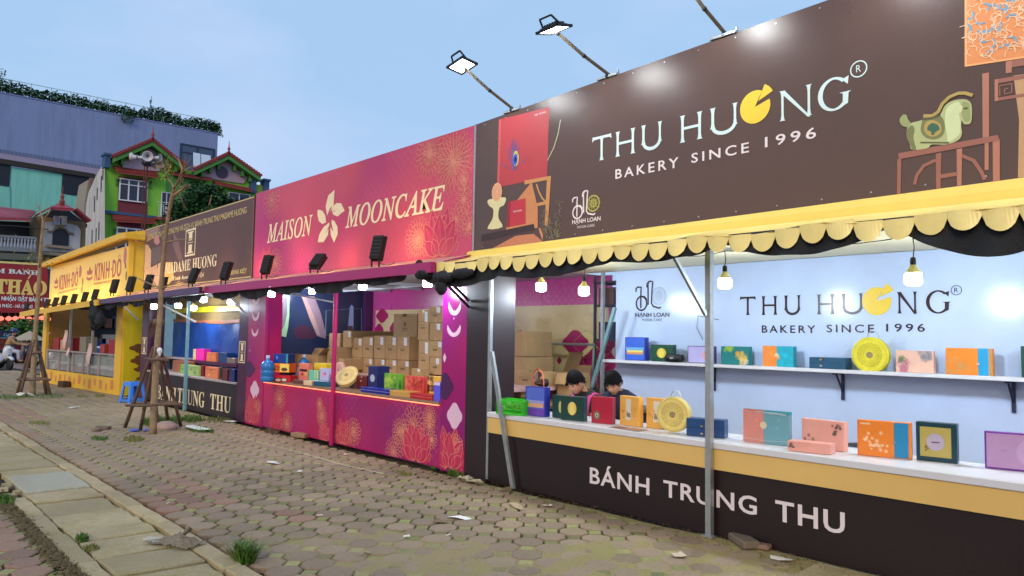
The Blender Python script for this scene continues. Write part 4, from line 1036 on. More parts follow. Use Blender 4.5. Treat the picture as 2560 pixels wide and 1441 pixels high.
text_px('LÝ THUỜNG KIỆT'.replace('Ờ', 'O'), (556, 690), (556, 680), (617, 684), YF, M_gold, bd, style='sb', bold=.01)
def hlogo(par, P4, y, m, w):
    """rectangular frame with a stylised H"""
    (xa, za), (xb, zb) = P4; W_, H_ = xb-xa, za-zb; b = MB()
    b.line_xz([(xa, za), (xb, za), (xb, zb), (xa, zb)], y, w, .004, closed=True)
    cx = (xa+xb)/2
    for s_ in (1, -1):
        c0 = (za+zb)/2+s_*H_*.08; c1 = (za+zb)/2+s_*H_*.38
        b.poly_xz([(cx-W_*.19, c0), (cx+W_*.19, c0), (cx+W_*.19, c1), (cx-W_*.19, c1)], y, .004)
        b.poly_xz([(cx-W_*.32, c1), (cx+W_*.32, c1), (cx+W_*.32, c1+s_*H_*.05), (cx-W_*.32, c1+s_*H_*.05)], y, .0045)
    b.poly_xz([(cx-W_*.3, (za+zb)/2-H_*.015), (cx+W_*.3, (za+zb)/2-H_*.015), (cx+W_*.3, (za+zb)/2+H_*.015), (cx-W_*.3, (za+zb)/2+H_*.015)], y, .0045)
    return b.build('monogram', m, par)
hlogo(bd, (QX(466, 578), QX(487, 636)), YF, M_creamt, .05)
# printed picture of draped cloth and lips at the left end
def z7(x, y): return (280+x/7.111, 560+y/7.111)
for pts, cc_ in (([(600, 100), (730, 60), (860, 20), (780, 230), (700, 280), (620, 330)], (150, 118, 112)), ([(740, 190), (830, 190), (850, 330), (800, 380), (750, 330)], (190, 130, 124)), ([(560, 380), (640, 370), (700, 480), (690, 780), (840, 700), (920, 660), (920, 1130), (560, 1110)], (214, 170, 130)),
                 ([(930, 900), (960, 680), (1080, 680), (1100, 980), (1000, 1080), (930, 1030)], (226, 186, 100)), ([(1100, 140), (1180, 300), (1260, 640), (1180, 640), (1080, 380)], (126, 88, 84)), ([(720, 430), (870, 400), (860, 640), (780, 720), (700, 700)], (104, 84, 78)), ([(1080, 1130), (1180, 1020), (1300, 1060), (1320, 1110)], (196, 150, 96))):
    pts = [q(*z7(*p), YF) for p in pts]; pts = [(min(max(p[0], XA+.04), XB), min(max(p[1], 2.6), 3.98)) for p in pts]
    b = MB(); b.poly_xz(pts, YF, .001+random.uniform(0, .0008)); b.build('picture_print', C(*cc_, var=.2), bd)
b = MB(); b.add([(XA, YF-.002, 2.55), (XB, YF-.002, 2.55), (-13.1, 4.72, 2.36), (-19.6, 4.72, 2.33)], [(0, 3, 2, 1)]); b.build('eave_sheet', mat('pale_eave_sheet', (.6, .5, .4)), md)
xk = PY(508, 735, 4.74).x
b = MB()
def beam(b, xa, za, xb, zb, y0, y1, h): b.add([(xa, y0, za), (xb, y0, zb), (xb, y0, zb+h), (xa, y0, za+h), (xa, y1, za), (xb, y1, zb), (xb, y1, zb+h), (xa, y1, za+h)], [(0,1,2,3),(4,7,6,5),(0,4,5,1),(3,2,6,7),(0,3,7,4),(1,5,6,2)])
lp = PY(244, 762, 4.66)
beam(b, lp.x, 2.205, -13.33, 2.255, 4.66, 4.72, .115); b.build('eave_beam', M_purp, md)
valance(md, lp.x, -13.3, 4.76, lambda X: 2.205+(X+20)*.006, [.11, .07, .10, .07, .11, .08])
b = MB()
for px, py, r_, sc_ in ((238, 760, .22, (1, .7, .8)), (240, 785, .26, (1, .7, 1.2)), (236, 812, .18, (.9, .7, 1.0)), (250, 800, .2, (.8, .7, 1.1)), (228, 768, .12, (1, .7, 1))):
    cloth_lump(b, PY(px, py, 4.66), r_*.8, sc_)
b.build('bundled_cloth', M_shade, md, smooth=True)
for (l_, r_, mm_) in ((PY(351, 900, YF).x, PY(368, 900, YF).x, 0), (PY(595, 900, YF).x, -13.035, 1)):
    b = MB(); b.box(l_, r_, YF, YF+.06, 0.0, 2.5); b.box(l_, l_+.04, YF+.06, YF+.5, 0, 2.4); co = b.build('front_column', mat('aubergine_film', (0, 0, 0)), md)
    w_ = (r_-l_); cx = (l_+r_)/2-(.02 if mm_ else 0); hlogo(co, ((cx-w_*.33, 1.42), (cx+w_*.33, 1.05)), YF, M_creamt, .028)
b = MB(); b.box(XA, XA+.04, YF+.1, 6.2, 0, 2.3); b.build('side_wall', mat('pale_cyan_panel', srgb(170, 212, 222), .4), md)
b = MB(); b.box(XB-.06, XB-.02, YF+.5, 6.2, 0, 2.4); b.build('side_wall', mat('aubergine_film', (0, 0, 0)), md)
b = MB(); b.box(XA, XB, 6.22, 6.26, 0, 2.42); b.build('back_wall', mat('tan_cloth_wall', srgb(150, 124, 76), .7, var=.15, scale=2), md)
yt = 6.2
zt1 = PY(407, 808, yt).z
b = MB(); A = PY(380, 820, yt).x
b.grid(lambda u, v: (XA+.05+u*(XB-XA-.1), yt-.05+.02*math.sin(u*43)*math.sin(v*9+u*5)+.02*noise.noise(Vector((u*9, v*4, 0))), .1+v*(zt1-.1)+.04*v*math.sin(u*9)), 60, 24)
b.build('blue_tarpaulin', mat('blue_tarpaulin', srgb(22, 70, 150), .4, var=.3, scale=5, bump=.5, bscale=9), md, smooth=True)
b = MB(); b.add([(XA+.05, yt-.06, zt1+.03), (-16.2, yt-.06, zt1-.03), (XB-.05, yt-.06, zt1+.06), (XB-.05, yt-.06, zt1+.12), (-16.2, yt-.06, zt1+.04), (XA+.05, yt-.06, zt1+.09)], [(0, 1, 4, 5), (1, 2, 3, 4)]); b.build('tarpaulin_hem', C(186, 110, 70), md)
b = MB(); b.box(XA+.04, XB-.06, yt-.1, yt-.04, PY(500, 782, yt).z, PY(500, 769, yt).z); b.build('yellow_header_board', mat('bright_yellow_board', srgb(214, 206, 30), .4), md)
b = MB(); b.add([(XA, YF+.08, 2.42), (XB, YF+.08, 2.42), (XB, 6.3, 2.42), (XA, 6.3, 2.42)], [(0, 1, 2, 3)]); b.build('ceiling', mat('grey_ceiling_sheet', (0, 0, 0)), md)
b = MB()
for yy in (5.6, 5.85, 6.1): b.box(XA+.04, XB-.04, yy, yy+.035, 2.36, 2.418)
for xx in (-18.2, -17., -15.8, -14.6, -13.6): b.box(xx, xx+.03, YF+.1, 6.15, 2.37, 2.418)
b.build('ceiling_batten', M_steel, md)
b = MB(); xx = PY(462, 1000, 5.33).x; b.bar((xx, 5.33, 0), (xx, 5.33, 2.3), .055); b.build('support_post', mat('pale_blue_tube', srgb(130, 176, 190), .4, .3), md)
Mwt = mat('white_tube', (0, 0, 0))
for p1, p2 in (((490, 805), (404, 762)), ((620, 790), (570, 737)), ((345, 800), (312, 768))):
    b = MB(); b.bar(PY(*p1, 5.33), PY(p2[0], p2[1], 4.9), .03); b.build('awning_brace', Mwt, md)
b = MB(); za = .68; b.box(PY(368, 900, YF).x, PY(595, 900, YF).x, YF-.03, YF+.55, za-.03, za); b.build('counter_top', mat('grey_laminate', srgb(170, 160, 160), .5), md)
b = MB(); b.box(PY(368, 900, YF).x, PY(595, 900, YF).x, YF, YF+.03, 0, za-.03); cf2 = b.build('counter_front', M_dark, md)
text_px('BANH', (392, 997), (392, 962), (440, 1004), YF, M_creamt, cf2, style='serif', marks=[(.37, 1.08, .09, .18, .10)])
text_px('TRUNG', (444, 1005), (444, 970), (511, 1019), YF, M_creamt, cf2, style='serif')
text_px('THU', (525, 1022), (525, 984), (577, 1031), YF, M_creamt, cf2, style='serif')
b = MB(); YS2 = 5.9; sx0 = PY(470, 900, YS2).x; sx1 = PY(594, 905, YS2).x; SZ = PY(500, 902, YS2).z; b.box(sx0, sx1, YS2-.02, 6.12, SZ-.06, SZ); b.box(sx0, sx0+.05, YS2, 6.1, 0, SZ-.06); b.box(sx1-.3, sx1-.25, YS2, 6.1, 0, SZ-.06); b.build('inner_shelf', mat('aubergine_film', (0, 0, 0)), md)
b = MB(); sx2 = max(PY(402, 896, YS2).x, XA+.06); b.box(sx2, sx0-.01, YS2, 6.12, SZ-.02, SZ+.02); b.box(sx2, sx2+.04, YS2, 6.1, 0, SZ-.02); b.build('inner_shelf', mat('grey_laminate', (0, 0, 0)), md)

# ============ yellow stall =========================================================
KA = R(5.03)
kd = thing('market_stall', 'yellow stall at the far end of the row with a glass display counter', 'market stall', (-19.6, 5.27, 0), KA, group='row of open-fronted cake stalls')
KM = Matrix.Translation((-19.6, 5.27, 0)) @ Matrix.Rotation(KA, 4, 'Z'); KI = KM.inverted()
M_ky = mat('yellow_stall_paint', srgb(232, 184, 50), .5, var=.08, scale=2); M_ky2 = mat('yellow_side_film', srgb(214, 184, 20), .4, var=.08, scale=2)
M_kp = mat('pale_yellow_sign_film', srgb(244, 208, 100), .4, var=.04)
M_kr = mat('rust_red_lettering', srgb(186, 100, 84), .5, var=0)
def kq(px, py, off=0):
    """pixel -> local (u, z) on the stall's front plane shifted by off"""
    r = KI.to_3x3() @ ray(px, py); o = KI @ CAM; t = (off-o.y)/r.y; p = o+r*t; return (p.x, p.z)
def kb(mb, nm, m, par=None, **k): return mb.build(nm, m, par or kd, world=False, **k)
b = MB(); b.add([(-6.42, 0, 2.33), (-.26, 0, 2.36), (-.26, 0, 3.66), (-6.42, 0, 3.46), (-6.42, .1, 2.33), (-.26, .1, 2.36), (-.26, .1, 3.66), (-6.42, .1, 3.46)], [(0,1,2,3),(4,7,6,5),(0,4,5,1),(3,2,6,7),(0,3,7,4),(1,5,6,2)]); kbd = kb(b, 'sign_board', M_kp)
b = MB(); b.add([(-6.7, -.22, 3.42), (-.28, -.22, 3.80), (-.28, -.22, 3.95), (-6.7, -.22, 3.55), (-6.6, .5, 3.55), (-.20, .5, 4.0), (-.20, .5, 4.1), (-6.6, .5, 3.65)], [(0,1,2,3),(4,7,6,5),(0,4,5,1),(3,2,6,7),(0,3,7,4),(1,5,6,2)]); kb(b, 'cornice', M_ky)
b = MB(); b.add([(-.24, -.02, 2.30), (-.24, 2.2, 2.30), (-.24, 2.2, 3.80), (-.24, -.02, 3.78)], [(0, 1, 2, 3)]); b.box(-.28, -.2, -.03, .08, 2.3, 3.8); b.box(-.30, .02, -.22, 2.2, 3.80, 3.93); kb(b, 'side_panel', M_ky)
b = MB(); b.box(-.50, -.46, .05, 2.4, 0, 2.3); kside = kb(b, 'side_wall', M_ky2)
b = MB()
for k in range(16):
    yy = .25+.9*random.random(); zz = .1+k*.075
    b.ico((-.455, yy*.5+.15, zz), random.uniform(.05, .11), 1, (.05, 1.6, .7), .2)
kb(b, 'dragon_print', C(112, 66, 24), kside)
b = MB(); b.add([(-6.9, -.62, 1.93), (-.45, -.62, 2.17), (-.45, -.62, 2.31), (-6.9, -.62, 2.07), (-6.5, .0, 2.2), (-.3, .0, 2.33), (-.3, .0, 2.40), (-6.5, .0, 2.28)], [(0,1,2,3),(4,7,6,5),(0,4,5,1),(3,2,6,7),(0,3,7,4),(1,5,6,2)]); kb(b, 'canopy', M_ky)
for u0, u1 in ((-6.85, -6.5), (-.92, -.50)):
    b = MB(); b.box(u0, u1, 0, .08, 0, 2.25); kb(b, 'front_column', M_ky)
b = MB(); b.box(-6.5, -.92, 0, .05, 0, .40); kbase = kb(b, 'counter_front', M_ky)
b = MB()
for k in range(14):
    cx = -6.2+k*.4; n_ = 8
    b.poly_xz([(cx+(.10+.05*(i % 2))*math.cos(i*.785)*(1 if k % 2 else .6), .2+.04*math.sin(k*2)+(.12)*math.sin(i*.785)*(1.1 if k % 2 else .8)) for i in range(8)], 0, .003)
kb(b, 'flower_print', C(216, 132, 70), kbase)
# two printed panels of the sign
KMK = [(.655, .44, .22, .13, 0), (.875, 1.07, .10, .15, .10), (.955, 1.07, -.10, .15, -.10)]
def ktext(body, LB, LT, RB, m=M_kr, **k):
    a = kq(*LB); b_ = kq(*LT); c = kq(*RB)
    fr = lambda u, v, d: KM @ Vector((u, -d, v))
    return text_on(body, a, b_, (c[0], a[1]+(c[1]-a[1])), m, kbd, fr, **k)
ktext('KINH DO', (236, 703), (237, 661), (302.5, 691), style='sb', marks=KMK)
ktext('KINH DO', (147.5, 726), (149, 690), (194.5, 715), style='sb', marks=KMK)
ktext('TINH HOA BÁNH TRUNG THU TRUYỀN THỐNG', (234, 713), (234, 708), (300, 702), bold=.01)
ktext('TINH HOA BÁNH TRUNG THU TRUYỀN THỐNG', (146, 735), (146, 731), (193, 724), bold=.01)
for (l_, r_, t_, bo) in ((218, 231, 668, 701), (137, 145, 694, 722)):
    A = kq(l_, t_); B = kq(r_, bo); cx, cz, w_, h_ = (A[0]+B[0])/2, (A[1]+B[1])/2, (B[0]-A[0])/2, (A[1]-B[1])/2
    b = MB(); b.poly_xz([(cx-w_*.8, cz-h_*.1), (cx+w_*.8, cz-h_*.1), (cx+w_, cz+h_*.55), (cx+w_*.5, cz+h_*.3), (cx, cz+h_), (cx-w_*.5, cz+h_*.3), (cx-w_, cz+h_*.55)], 0, .004)
    b.poly_xz(circle(cx, cz-h_*.55, w_, h_*.45), 0, .004); kb(b, 'crown_emblem', M_kr, kbd)
    b = MB(); b.poly_xz(circle(cx, cz-h_*.38, w_*.8, h_*.22), 0, .005); kb(b, 'crown_emblem', M_kp, kbd)
for (px, py, w_, h_, cc_) in ((313, 640, .10, .22, (196, 120, 110)), (316, 690, .05, .12, (120, 110, 60)), (314, 665, .05, .08, (160, 84, 70)), (201, 680, .10, .18, (196, 120, 110)), (207, 705, .05, .12, (140, 130, 70)), (205, 725, .10, .1, (200, 150, 80))):
    A = kq(px, py); b = MB(); b.poly_xz(circle(A[0], A[1], w_, h_, n=10), 0, .004); kb(b, 'mooncake_print', C(*cc_), kbd)
# glass display counter with frames
b = MB()
for u in (-6.45, -5.3, -4.5, -4.1, -3.3, -2.9, -2.1, -1.0): b.box(u, u+(.10 if u in (-6.45, -4.5, -2.9, -1.0) else .03), .02, .06, .40, .98)
b.box(-6.45, -.92, .0, .06, .955, .99); b.box(-6.45, -.92, .10, .13, .64, .665)
kb(b, 'display_frame', mat('aluminium_frame', srgb(190, 176, 170), .4, .5))
b = MB(); b.box(-6.45, -.92, .10, .60, .64, .65); b.box(-6.45, -.92, .07, .7, .38, .40); kb(b, 'display_shelf', mat('display_shelf_glass', srgb(90, 90, 90), .2))
for k in range(11):
    b = MB(); u = -6.2+k*.48; b.box(u, u+random.uniform(.2, .36), .2, .42, .402, .402+random.uniform(.12, .2)); kb(b, 'display_pack', C(*random.choice([(110, 30, 30), (90, 60, 40), (60, 80, 50), (140, 60, 50), (70, 40, 60)])))
    b = MB(); b.box(u+.05, u+random.uniform(.25, .4), .2, .4, .652, .652+random.uniform(.12, .24)); kb(b, 'display_pack', C(*random.choice([(120, 34, 30), (150, 130, 110), (50, 70, 60), (160, 70, 60), (80, 90, 110)])))
b = MB(); b.box(-6.44, -.93, .066, .07, .42, .955); kb(b, 'glass_pane', mat('display_glass', (.9, .95, .95), .05, alpha=.18, var=0))
b = MB(); b.box(-6.5, -6.45, .1, 1.2, .9, 2.2); kb(b, 'side_wall', mat('ochre_board', srgb(150, 104, 40), .5))
for k, (u, w_, h_, c_) in enumerate(((-6.2, .5, .34, (150, 26, 26)), (-5.55, .4, .30, (190, 150, 120)), (-4.9, .45, .36, (140, 20, 24)), (-3.9, .5, .40, (130, 124, 104)), (-2.3, .3, .22, (170, 60, 50)), (-1.7, .55, .36, (150, 22, 26)))):
    b = MB(); b.box(u, u+w_, .12, .4, .99, .99+h_); kb(b, 'counter_pack', C(*c_))
b = MB(); b.box(-6.4, -.95, 2.25, 2.3, 1.75, 2.3); kb(b, 'rear_valance', C(150, 40, 40))
b = MB()
for u in (-4.4, -2.6): b.bar((u, .02, .98), (u, .02, 2.25), .05)
kb(b, 'support_post', M_steel)
for i, (px, py, w_, h_) in enumerate(((165, 848, .26, .5), (172, 880, .16, .24), (225, 885, .28, .55))):
    A = kq(px, py); b = MB(); b.grid(lambda u, v: (A[0]-w_/2+w_*u+.04*v, -.03-.02*math.sin(v*5+u), A[1]-h_/2+h_*v), 4, 6); kb(b, 'hanging_notice', C(222, 186, 176))
# =================================================================== LAMPS
M_bulb = mat('lit_led_diffuser', (1, 1, 1), .4, var=0, emis=(.93, .97, 1.0), es=14)
M_neck = mat('bulb_neck_plastic', srgb(226, 214, 130), .4, var=.02)
M_lens = mat('lit_flood_lens', (1, 1, 1), .3, var=0, emis=(.92, 1, 1), es=13)
M_warm = mat('lit_warm_lens', (1, 1, 1), .3, var=0, emis=(1, .80, .42), es=10)
def point(name, loc, e, col, r=.05, par=None):
    d = bpy.data.lights.new(name, 'POINT'); d.energy = e; d.color = col; d.shadow_soft_size = r
    o = bpy.data.objects.new(name, d); COL.objects.link(o); o.location = loc
    if par: o.parent = par; o.location = Vector(loc)-par.location
    return o
def bulb(px, py, y, label, lit=True, e=22, hang=.18, s=1., ztop=2.42):
    p = PY(px, py, y)
    t = thing('led_bulb' if lit else 'empty_bulb_socket', label, 'light bulb' if lit else 'bulb socket', p, 0, 'bare bulbs hanging under the stall roofs')
    top = max(ztop-p.z, .12)
    b = MB(); b.tube([(0, 0, .10*s), (.01, 0, .10*s+(top-.1)*.5), (0, 0, top)], .004, 5); b.build('flex', M_black, t, world=False)
    b = MB(); b.lathe([(.0, .115*s), (.018*s, .11*s), (.022*s, .08*s), (.020*s, .055*s), (.012*s, .05*s)], n=12); b.build('socket', M_black, t, world=False, smooth=True)
    if lit:
        b = MB(); b.lathe([(.016*s, .06*s), (.03*s, .03*s), (.055*s, -.005*s), (.056*s, -.012*s)], n=18); b.build('bulb_neck', M_neck, t, world=False, smooth=True)
        b = MB(); b.lathe([(.03*s, -.002), (.056*s, -.010*s), (.062*s, -.025*s), (.062*s, -.085*s), (.05*s, -.103*s), (.015*s, -.108*s)], n=20); b.build('diffuser', M_bulb, t, world=False, smooth=True)
        l = point('bulb_light', (0, 0, 0), e, (.74, .86, 1.0), .06); l.parent = t; l.location = (0, 0, -.15*s)
    return t
bulb(1353, 706, 6.0, 'lit bulb hanging highest left in the near stall, before the magenta band', e=15)
bulb(1460, 716, 6.25, 'lit bulb with yellowish neck before the magenta band of the near stall', e=15)
bulb(1812, 694, 6.15, 'lit bulb just right of the near stall support post', e=22)
bulb(2283, 680, 6.15, 'lit bulb above the right-hand wall lettering of the near stall', e=22)
bulb(2790, 680, 6.15, 'lit bulb beyond the right edge of the photo in the near stall', e=22)
bulb(1620, 668, 6.2, 'empty black socket hanging above the monogram on the white wall', lit=False)
bulb(2010, 630, 6.2, 'empty black socket hanging between the two right-hand lit bulbs', lit=False)
for px, py, y, lb in ((679, 727, 5.05, 'lit bulb in front of the aubergine pillar of the magenta stall'), (780, 722, 6.3, 'lit bulb left of the magenta post, close under the eave'), (808, 746, 6.9, 'lit bulb low behind the magenta post brace'), (907, 707, 5.3, 'lit bulb above the dark picture wall of the magenta stall'), (1069, 698, 5.2, 'lit bulb peeping out under the bundled black cloth')):
    bulb(px, py, y, lb, e=22 if y > 6 else 13, ztop=2.3 if y < 5.4 else 2.42, s=.92)
for px, py, y, lb in ((385, 760, 5.1, 'lit bulb left of the bare tree under the aubergine eave'), (446, 758, 5.3, 'lit bulb just right of the bare tree trunk'), (484, 764, 5.75, 'lit bulb right beside the pale blue post'), (509, 742, 5.2, 'lit bulb where the aubergine eave meets the magenta eave'), (578, 748, 5.4, 'lit bulb nearest the right column of the dark brown stall')):
    bulb(px, py, y, lb, e=11, ztop=2.2 if y < 5.45 else 2.4, s=1.05)

# long-armed floodlights over the brown board
def arm_light(bpx, bpy_, hx, hy, label, e=26, nn=(.05, .08, -.99)):
    base = PY(bpx, bpy_, YF); r = ray(hx, hy); hd = CAM+r*(base.x/r.x)
    hd = Vector((base.x, max(4.5, min(hd.y, 4.85)), max(4.3, min(hd.z, 4.5)))) if hx is not None else hd
    t = thing('arm_floodlight', label, 'floodlight', (base.x, YF+.03, zt(base.x)), 0, 'floodlights on long arms over the brown signboard')
    b = MB(); b.box(-.13, .12, -.05, .03, .0, .022); b.box(.11, .125, -.03, -.012, .02, .05); b.build('mounting_plate', M_steel, t, world=False)
    h = hd-t.location
    b = MB(); b.tube([(0, 0, .03), h*.5, h*.965], .016, 8); b.build('arm', mat('weathered_tube', srgb(120, 108, 96), .5, .5), t, world=False)
    b = MB()
    for k in (.04, .47, .92): b.tube([h*k, h*(k+.03)], .020, 8)
    b.build('clamp', M_black, t, world=False)
    n_ = Vector(nn).normalized(); u_ = Vector((1, 0, nn[0])).normalized(); w_ = n_.cross(u_)
    Mx = Matrix((u_, w_, n_)).transposed().to_4x4(); Mx.translation = h; Mx = Mx @ Matrix.Scale(.72, 4)
    b = MB(); b.add([Vector((x*a, y*c_, z)) for z, a, c_ in ((0, 1, 1), (-.045, .80, .8)) for x, y in ((-.17, -.13), (.17, -.13), (.17, .13), (-.17, .13))], [(0,1,5,4),(1,2,6,5),(2,3,7,6),(3,0,4,7),(7,6,5,4)])
    for k in range(6): b.box(-.12+k*.045, -.115+k*.045, -.09, .09, -.075, -.045)
    b.box(-.19, .19, -.145, -.125, -.02, .012); b.box(-.19, .19, .125, .145, -.02, .012); b.box(-.19, -.17, -.145, .145, -.02, .012); b.box(.17, .19, -.145, .145, -.02, .012)
    b.xf(Mx); hd_ = b.build('lamp_head', M_black, t, world=False)
    b = MB(); b.bar((-.15, .02, -.02), (-.10, .12, -.15), .02); b.bar((.15, .02, -.02), (.10, .12, -.15), .02); b.bar((-.10, .12, -.15), (.10, .12, -.15), .02); b.xf(Mx); b.build('bracket', M_black, t, world=False)
    b = MB(); b.add([(-.15, -.11, .004), (.15, -.11, .004), (.15, .11, .004), (-.15, .11, .004)], [(0, 1, 2, 3)]); b.xf(Mx); b.build('lens', M_lens, t, world=False)
    d = bpy.data.lights.new('flood_light', 'SPOT'); d.energy = e; d.spot_size = R(150); d.spot_blend = 1; d.color = (.95, .98, 1.0); d.shadow_soft_size = .12
    o = bpy.data.objects.new('flood_light', d); COL.objects.link(o); o.parent = t; o.location = h+n_*.03
    o.rotation_euler = Vector((0, .72, -.69)).to_track_quat('-Z', 'Y').to_euler()
    return t
arm_light(1280, 272, 1155, 165, 'leftmost arm floodlight, its bright square lens facing down', nn=(.16, -.12, -.98))
arm_light(1520, 190, 1385, 75, 'second arm floodlight from the left, seen almost edge on', nn=(.0, .26, -.97))
arm_light(1810, 86, 1700, -60, 'third arm floodlight, its head above the top of the photo')
for k, xx in enumerate((-2.1, -.8, .4)):
    pp = Vector((xx, YF, zt(xx)))-CAM; d_ = pp.dot(FW)
    t = arm_light(1810, 86, 1700, -60, ('arm floodlight over the orange picture, out of frame', 'arm floodlight second beyond the frame edge', 'arm floodlight farthest beyond the frame edge')[k]); t.location = (xx, YF+.03, zt(xx))

# black floodlights standing on the eaves, turned up at the boards
def eave_light(px, py, y, z_on, label, tilt=28, yaw=0, e=14, s=1., warm=(1, .74, .40), par_group='black floodlights along the eaves'):
    p = PY(px, py, y)
    t = thing('eave_floodlight', label, 'floodlight', p, R(yaw), par_group)
    b = MB(); b.bar((-.045*s, 0, 0), (-.05*s, 0, .11*s), .012, .02); b.bar((.045*s, 0, 0), (.05*s, 0, .11*s), .012, .02); b.build('bracket', M_black, t, world=False)
    Mx = Matrix.Translation((0, 0, .09*s)) @ Matrix.Rotation(R(-tilt), 4, 'X')
    b = MB(); b.box(-.062*s, .062*s, -.03*s, .03*s, -.01, .25*s); b.box(-.07*s, .07*s, .02*s, .045*s, -.02*s, .26*s)
    for k in range(6): b.box(-.058*s, .058*s, -.038*s, -.03*s, .01+k*.04*s, .03*s+k*.04*s)
    b.xf(Mx); b.build('lamp_head', M_black, t, world=False, bevel=.004)
    b = MB(); b.box(-.06*s, .06*s, .0465*s, .048*s, 0, .24*s); b.xf(Mx); b.build('lens', M_warm, t, world=False)
    b = MB(); b.tube([(.03, 0, .1), (.10, -.02, .03), (.17, .02, .02), (.24, .06, .05)], .004, 5); b.build('flex', M_black, t, world=False)
    d = bpy.data.lights.new('eave_light', 'SPOT'); d.energy = e; d.spot_size = R(140); d.spot_blend = 1; d.color = warm; d.shadow_soft_size = .06
    o = bpy.data.objects.new('eave_light', d); COL.objects.link(o); o.parent = t; o.location = Mx @ Vector((0, .07*s, .13*s))
    o.rotation_euler = Vector((0, .75, .66)).to_track_quat('-Z', 'Y').to_euler()
    return t
for px, py, tl, yw, lb, s in ((938, 668, 16, 24, 'black floodlight standing highest, under the lotus end of the magenta board', 1.15), (785, 684, 55, 40, 'black floodlight tipped far over, below the flower emblem', 1.15), (660, 698, 16, 20, 'black floodlight at the left end of the magenta board', 1.1),
        (558, 711, 18, 20, 'black floodlight under the right end of the dark brown board', 1.15), (476, 718, 24, 20, 'black floodlight under the word on the dark brown board, right of the tree', 1.1), (408, 727, 10, 10, 'small black floodlight half hidden by the bare tree trunk', .8), (366, 733, 14, 20, 'black floodlight at the left end of the dark brown board', 1.15)):
    eave_light(px, py, 4.77, 0, lb, tl, yw, s=s, e=7)
for px, py, lb, s in ((321, 739, 'black floodlight third from the right on the yellow stall side, before its right column', 1.25), (280, 742, 'black floodlight before the right end of the yellow sign', 1.2)):
    eave_light(px, py, 4.72, 0, lb, 14, 20, s=s, e=7)
for i, (px, py) in enumerate(((233, 757), (207, 763), (180, 767), (155, 770), (134, 774), (113, 778), (90, 781), (62, 785))):
    p = kq(px, py, -.5); w_ = KM @ Vector((p[0], -.5, p[1])); w2 = w_-CAM
    t = eave_light(1280, 700, 5, 0, ['small black floodlight nearest the purple eave end', 'small black floodlight second along the yellow canopy', 'small black floodlight below the middle of the yellow sign', 'small black floodlight below the left sign crown', 'small black floodlight below the left sign edge', 'small black floodlight just left of the yellow sign', 'small black floodlight second from the far canopy end', 'small black floodlight at the far end of the yellow canopy'][i], 16, 24, s=1.0, e=8)
    t.location = w_
# =================================================================== GOODS
def gift(FL, FR, ty, z, d, label, body, deco=(), h=None, cat='gift box', name='gift_box', group='mooncake gift boxes on the counters', lean=0, lidline=False, bev=.003, zoff=0, inner=None):
    """box from its surveyed front-bottom corners on a surface of height z"""
    A = G(*FL, z); B = G(*FR, z); w = (B-A).length; rz = math.atan2(B.y-A.y, B.x-A.x)
    if h is None:
        r = ray(FL[0], ty); n = Vector((FW.x, FW.y, 0)); tt = (A-CAM).dot(n)/r.dot(n); h = (CAM+r*tt).z-z
    t = thing(name, label, cat, A+Vector((0, 0, .001+zoff)), rz, group)
    if lean: t.rotation_euler = (R(-lean), 0, rz)
    bm_ = C(*body, rough=.35, var=.08)
    b = MB()
    if lidline:
        b.box(0, w, 0, d, 0, h*.47); b2 = MB(); b2.box(-.003, w+.003, -.003, d+.003, h*.53, h); b2.build('lid', bm_, t, world=False, bevel=bev)
        b3 = MB(); b3.box(.003, w-.003, .003, d-.003, h*.47, h*.53); b3.build('reveal_strip', C(*(inner or (225, 215, 200))), t, world=False)
        b.build('box_body', bm_, t, world=False, bevel=bev)
    else:
        b.box(0, w, 0, d, 0, h); b.build('box_body', bm_, t, world=False, bevel=bev)
        b = MB(); b.box(.002, w-.002, d+.0, d+.004, .002, h-.002); b.build('back_cover', bm_, t, world=False)
    for k, dd in enumerate(deco):
        kind = dd[0]; b = MB(); yy = -.0012-.0006*k
        if kind == 'r':
            _, u0, v0, u1, v1, c_ = dd[:6]; b.box(u0*w, u1*w, yy, 0, v0*h, v1*h); m = C(*c_, rough=.4); nm = dd[6] if len(dd) > 6 else 'printed_panel'
        elif kind == 'd':
            _, u, v, ru, rv, c_ = dd[:6]; b.poly_xz(circle(u*w, v*h, ru*w, rv*h, n=24), 0, .0015+.0006*k); m = C(*c_, rough=.35); nm = dd[6] if len(dd) > 6 else 'round_emblem'
        elif kind == 'f':      # flower sprays
            _, u, v, s_, c_ = dd[:5]
            for q_ in range(int(dd[5]) if len(dd) > 5 else 7):
                a = random.uniform(0, 6.28); r_ = random.uniform(0, s_)*w; cx, cz = u*w+r_*math.cos(a), v*h+r_*math.sin(a)
                cx = min(max(cx, .03*w), .97*w); cz = min(max(cz, .04*h), .96*h)
                sz = random.uniform(.02, .045)*max(w, .2)
                for i in range(5): b.line_xz([(x, min(max(zz, .01), h-.005)) for x, zz in petal(cx, cz, i*72+q_*20, sz, sz*.6)], 0, .0022, .0015+.0006*k, closed=True)
            m = C(*c_); nm = 'flower_print'
        elif kind == 't':
            _, s, u0, v0, u1, v1, c_ = dd[:7]; sy_ = dd[7] if len(dd) > 7 else 'sans'
            Mw_ = wm(t)
            text_on(s, (u0*w, v0*h), (u0*w, v1*h), (u1*w, v0*h), C(*c_), t, lambda a_, b_, c__: Mw_ @ Vector((a_, -c__, b_)), style=sy_, t=.003); continue
        elif kind == 'h':      # metal clasps or knobs
            _, u, v, c_ = dd[:4]; b.box(u*w-.012, u*w+.012, -.010, 0, v*h-.006, v*h+.006); m = C(*c_, rough=.25, metal=.8); nm = 'clasp'
        b.build(nm, m, t, world=False)
    return t
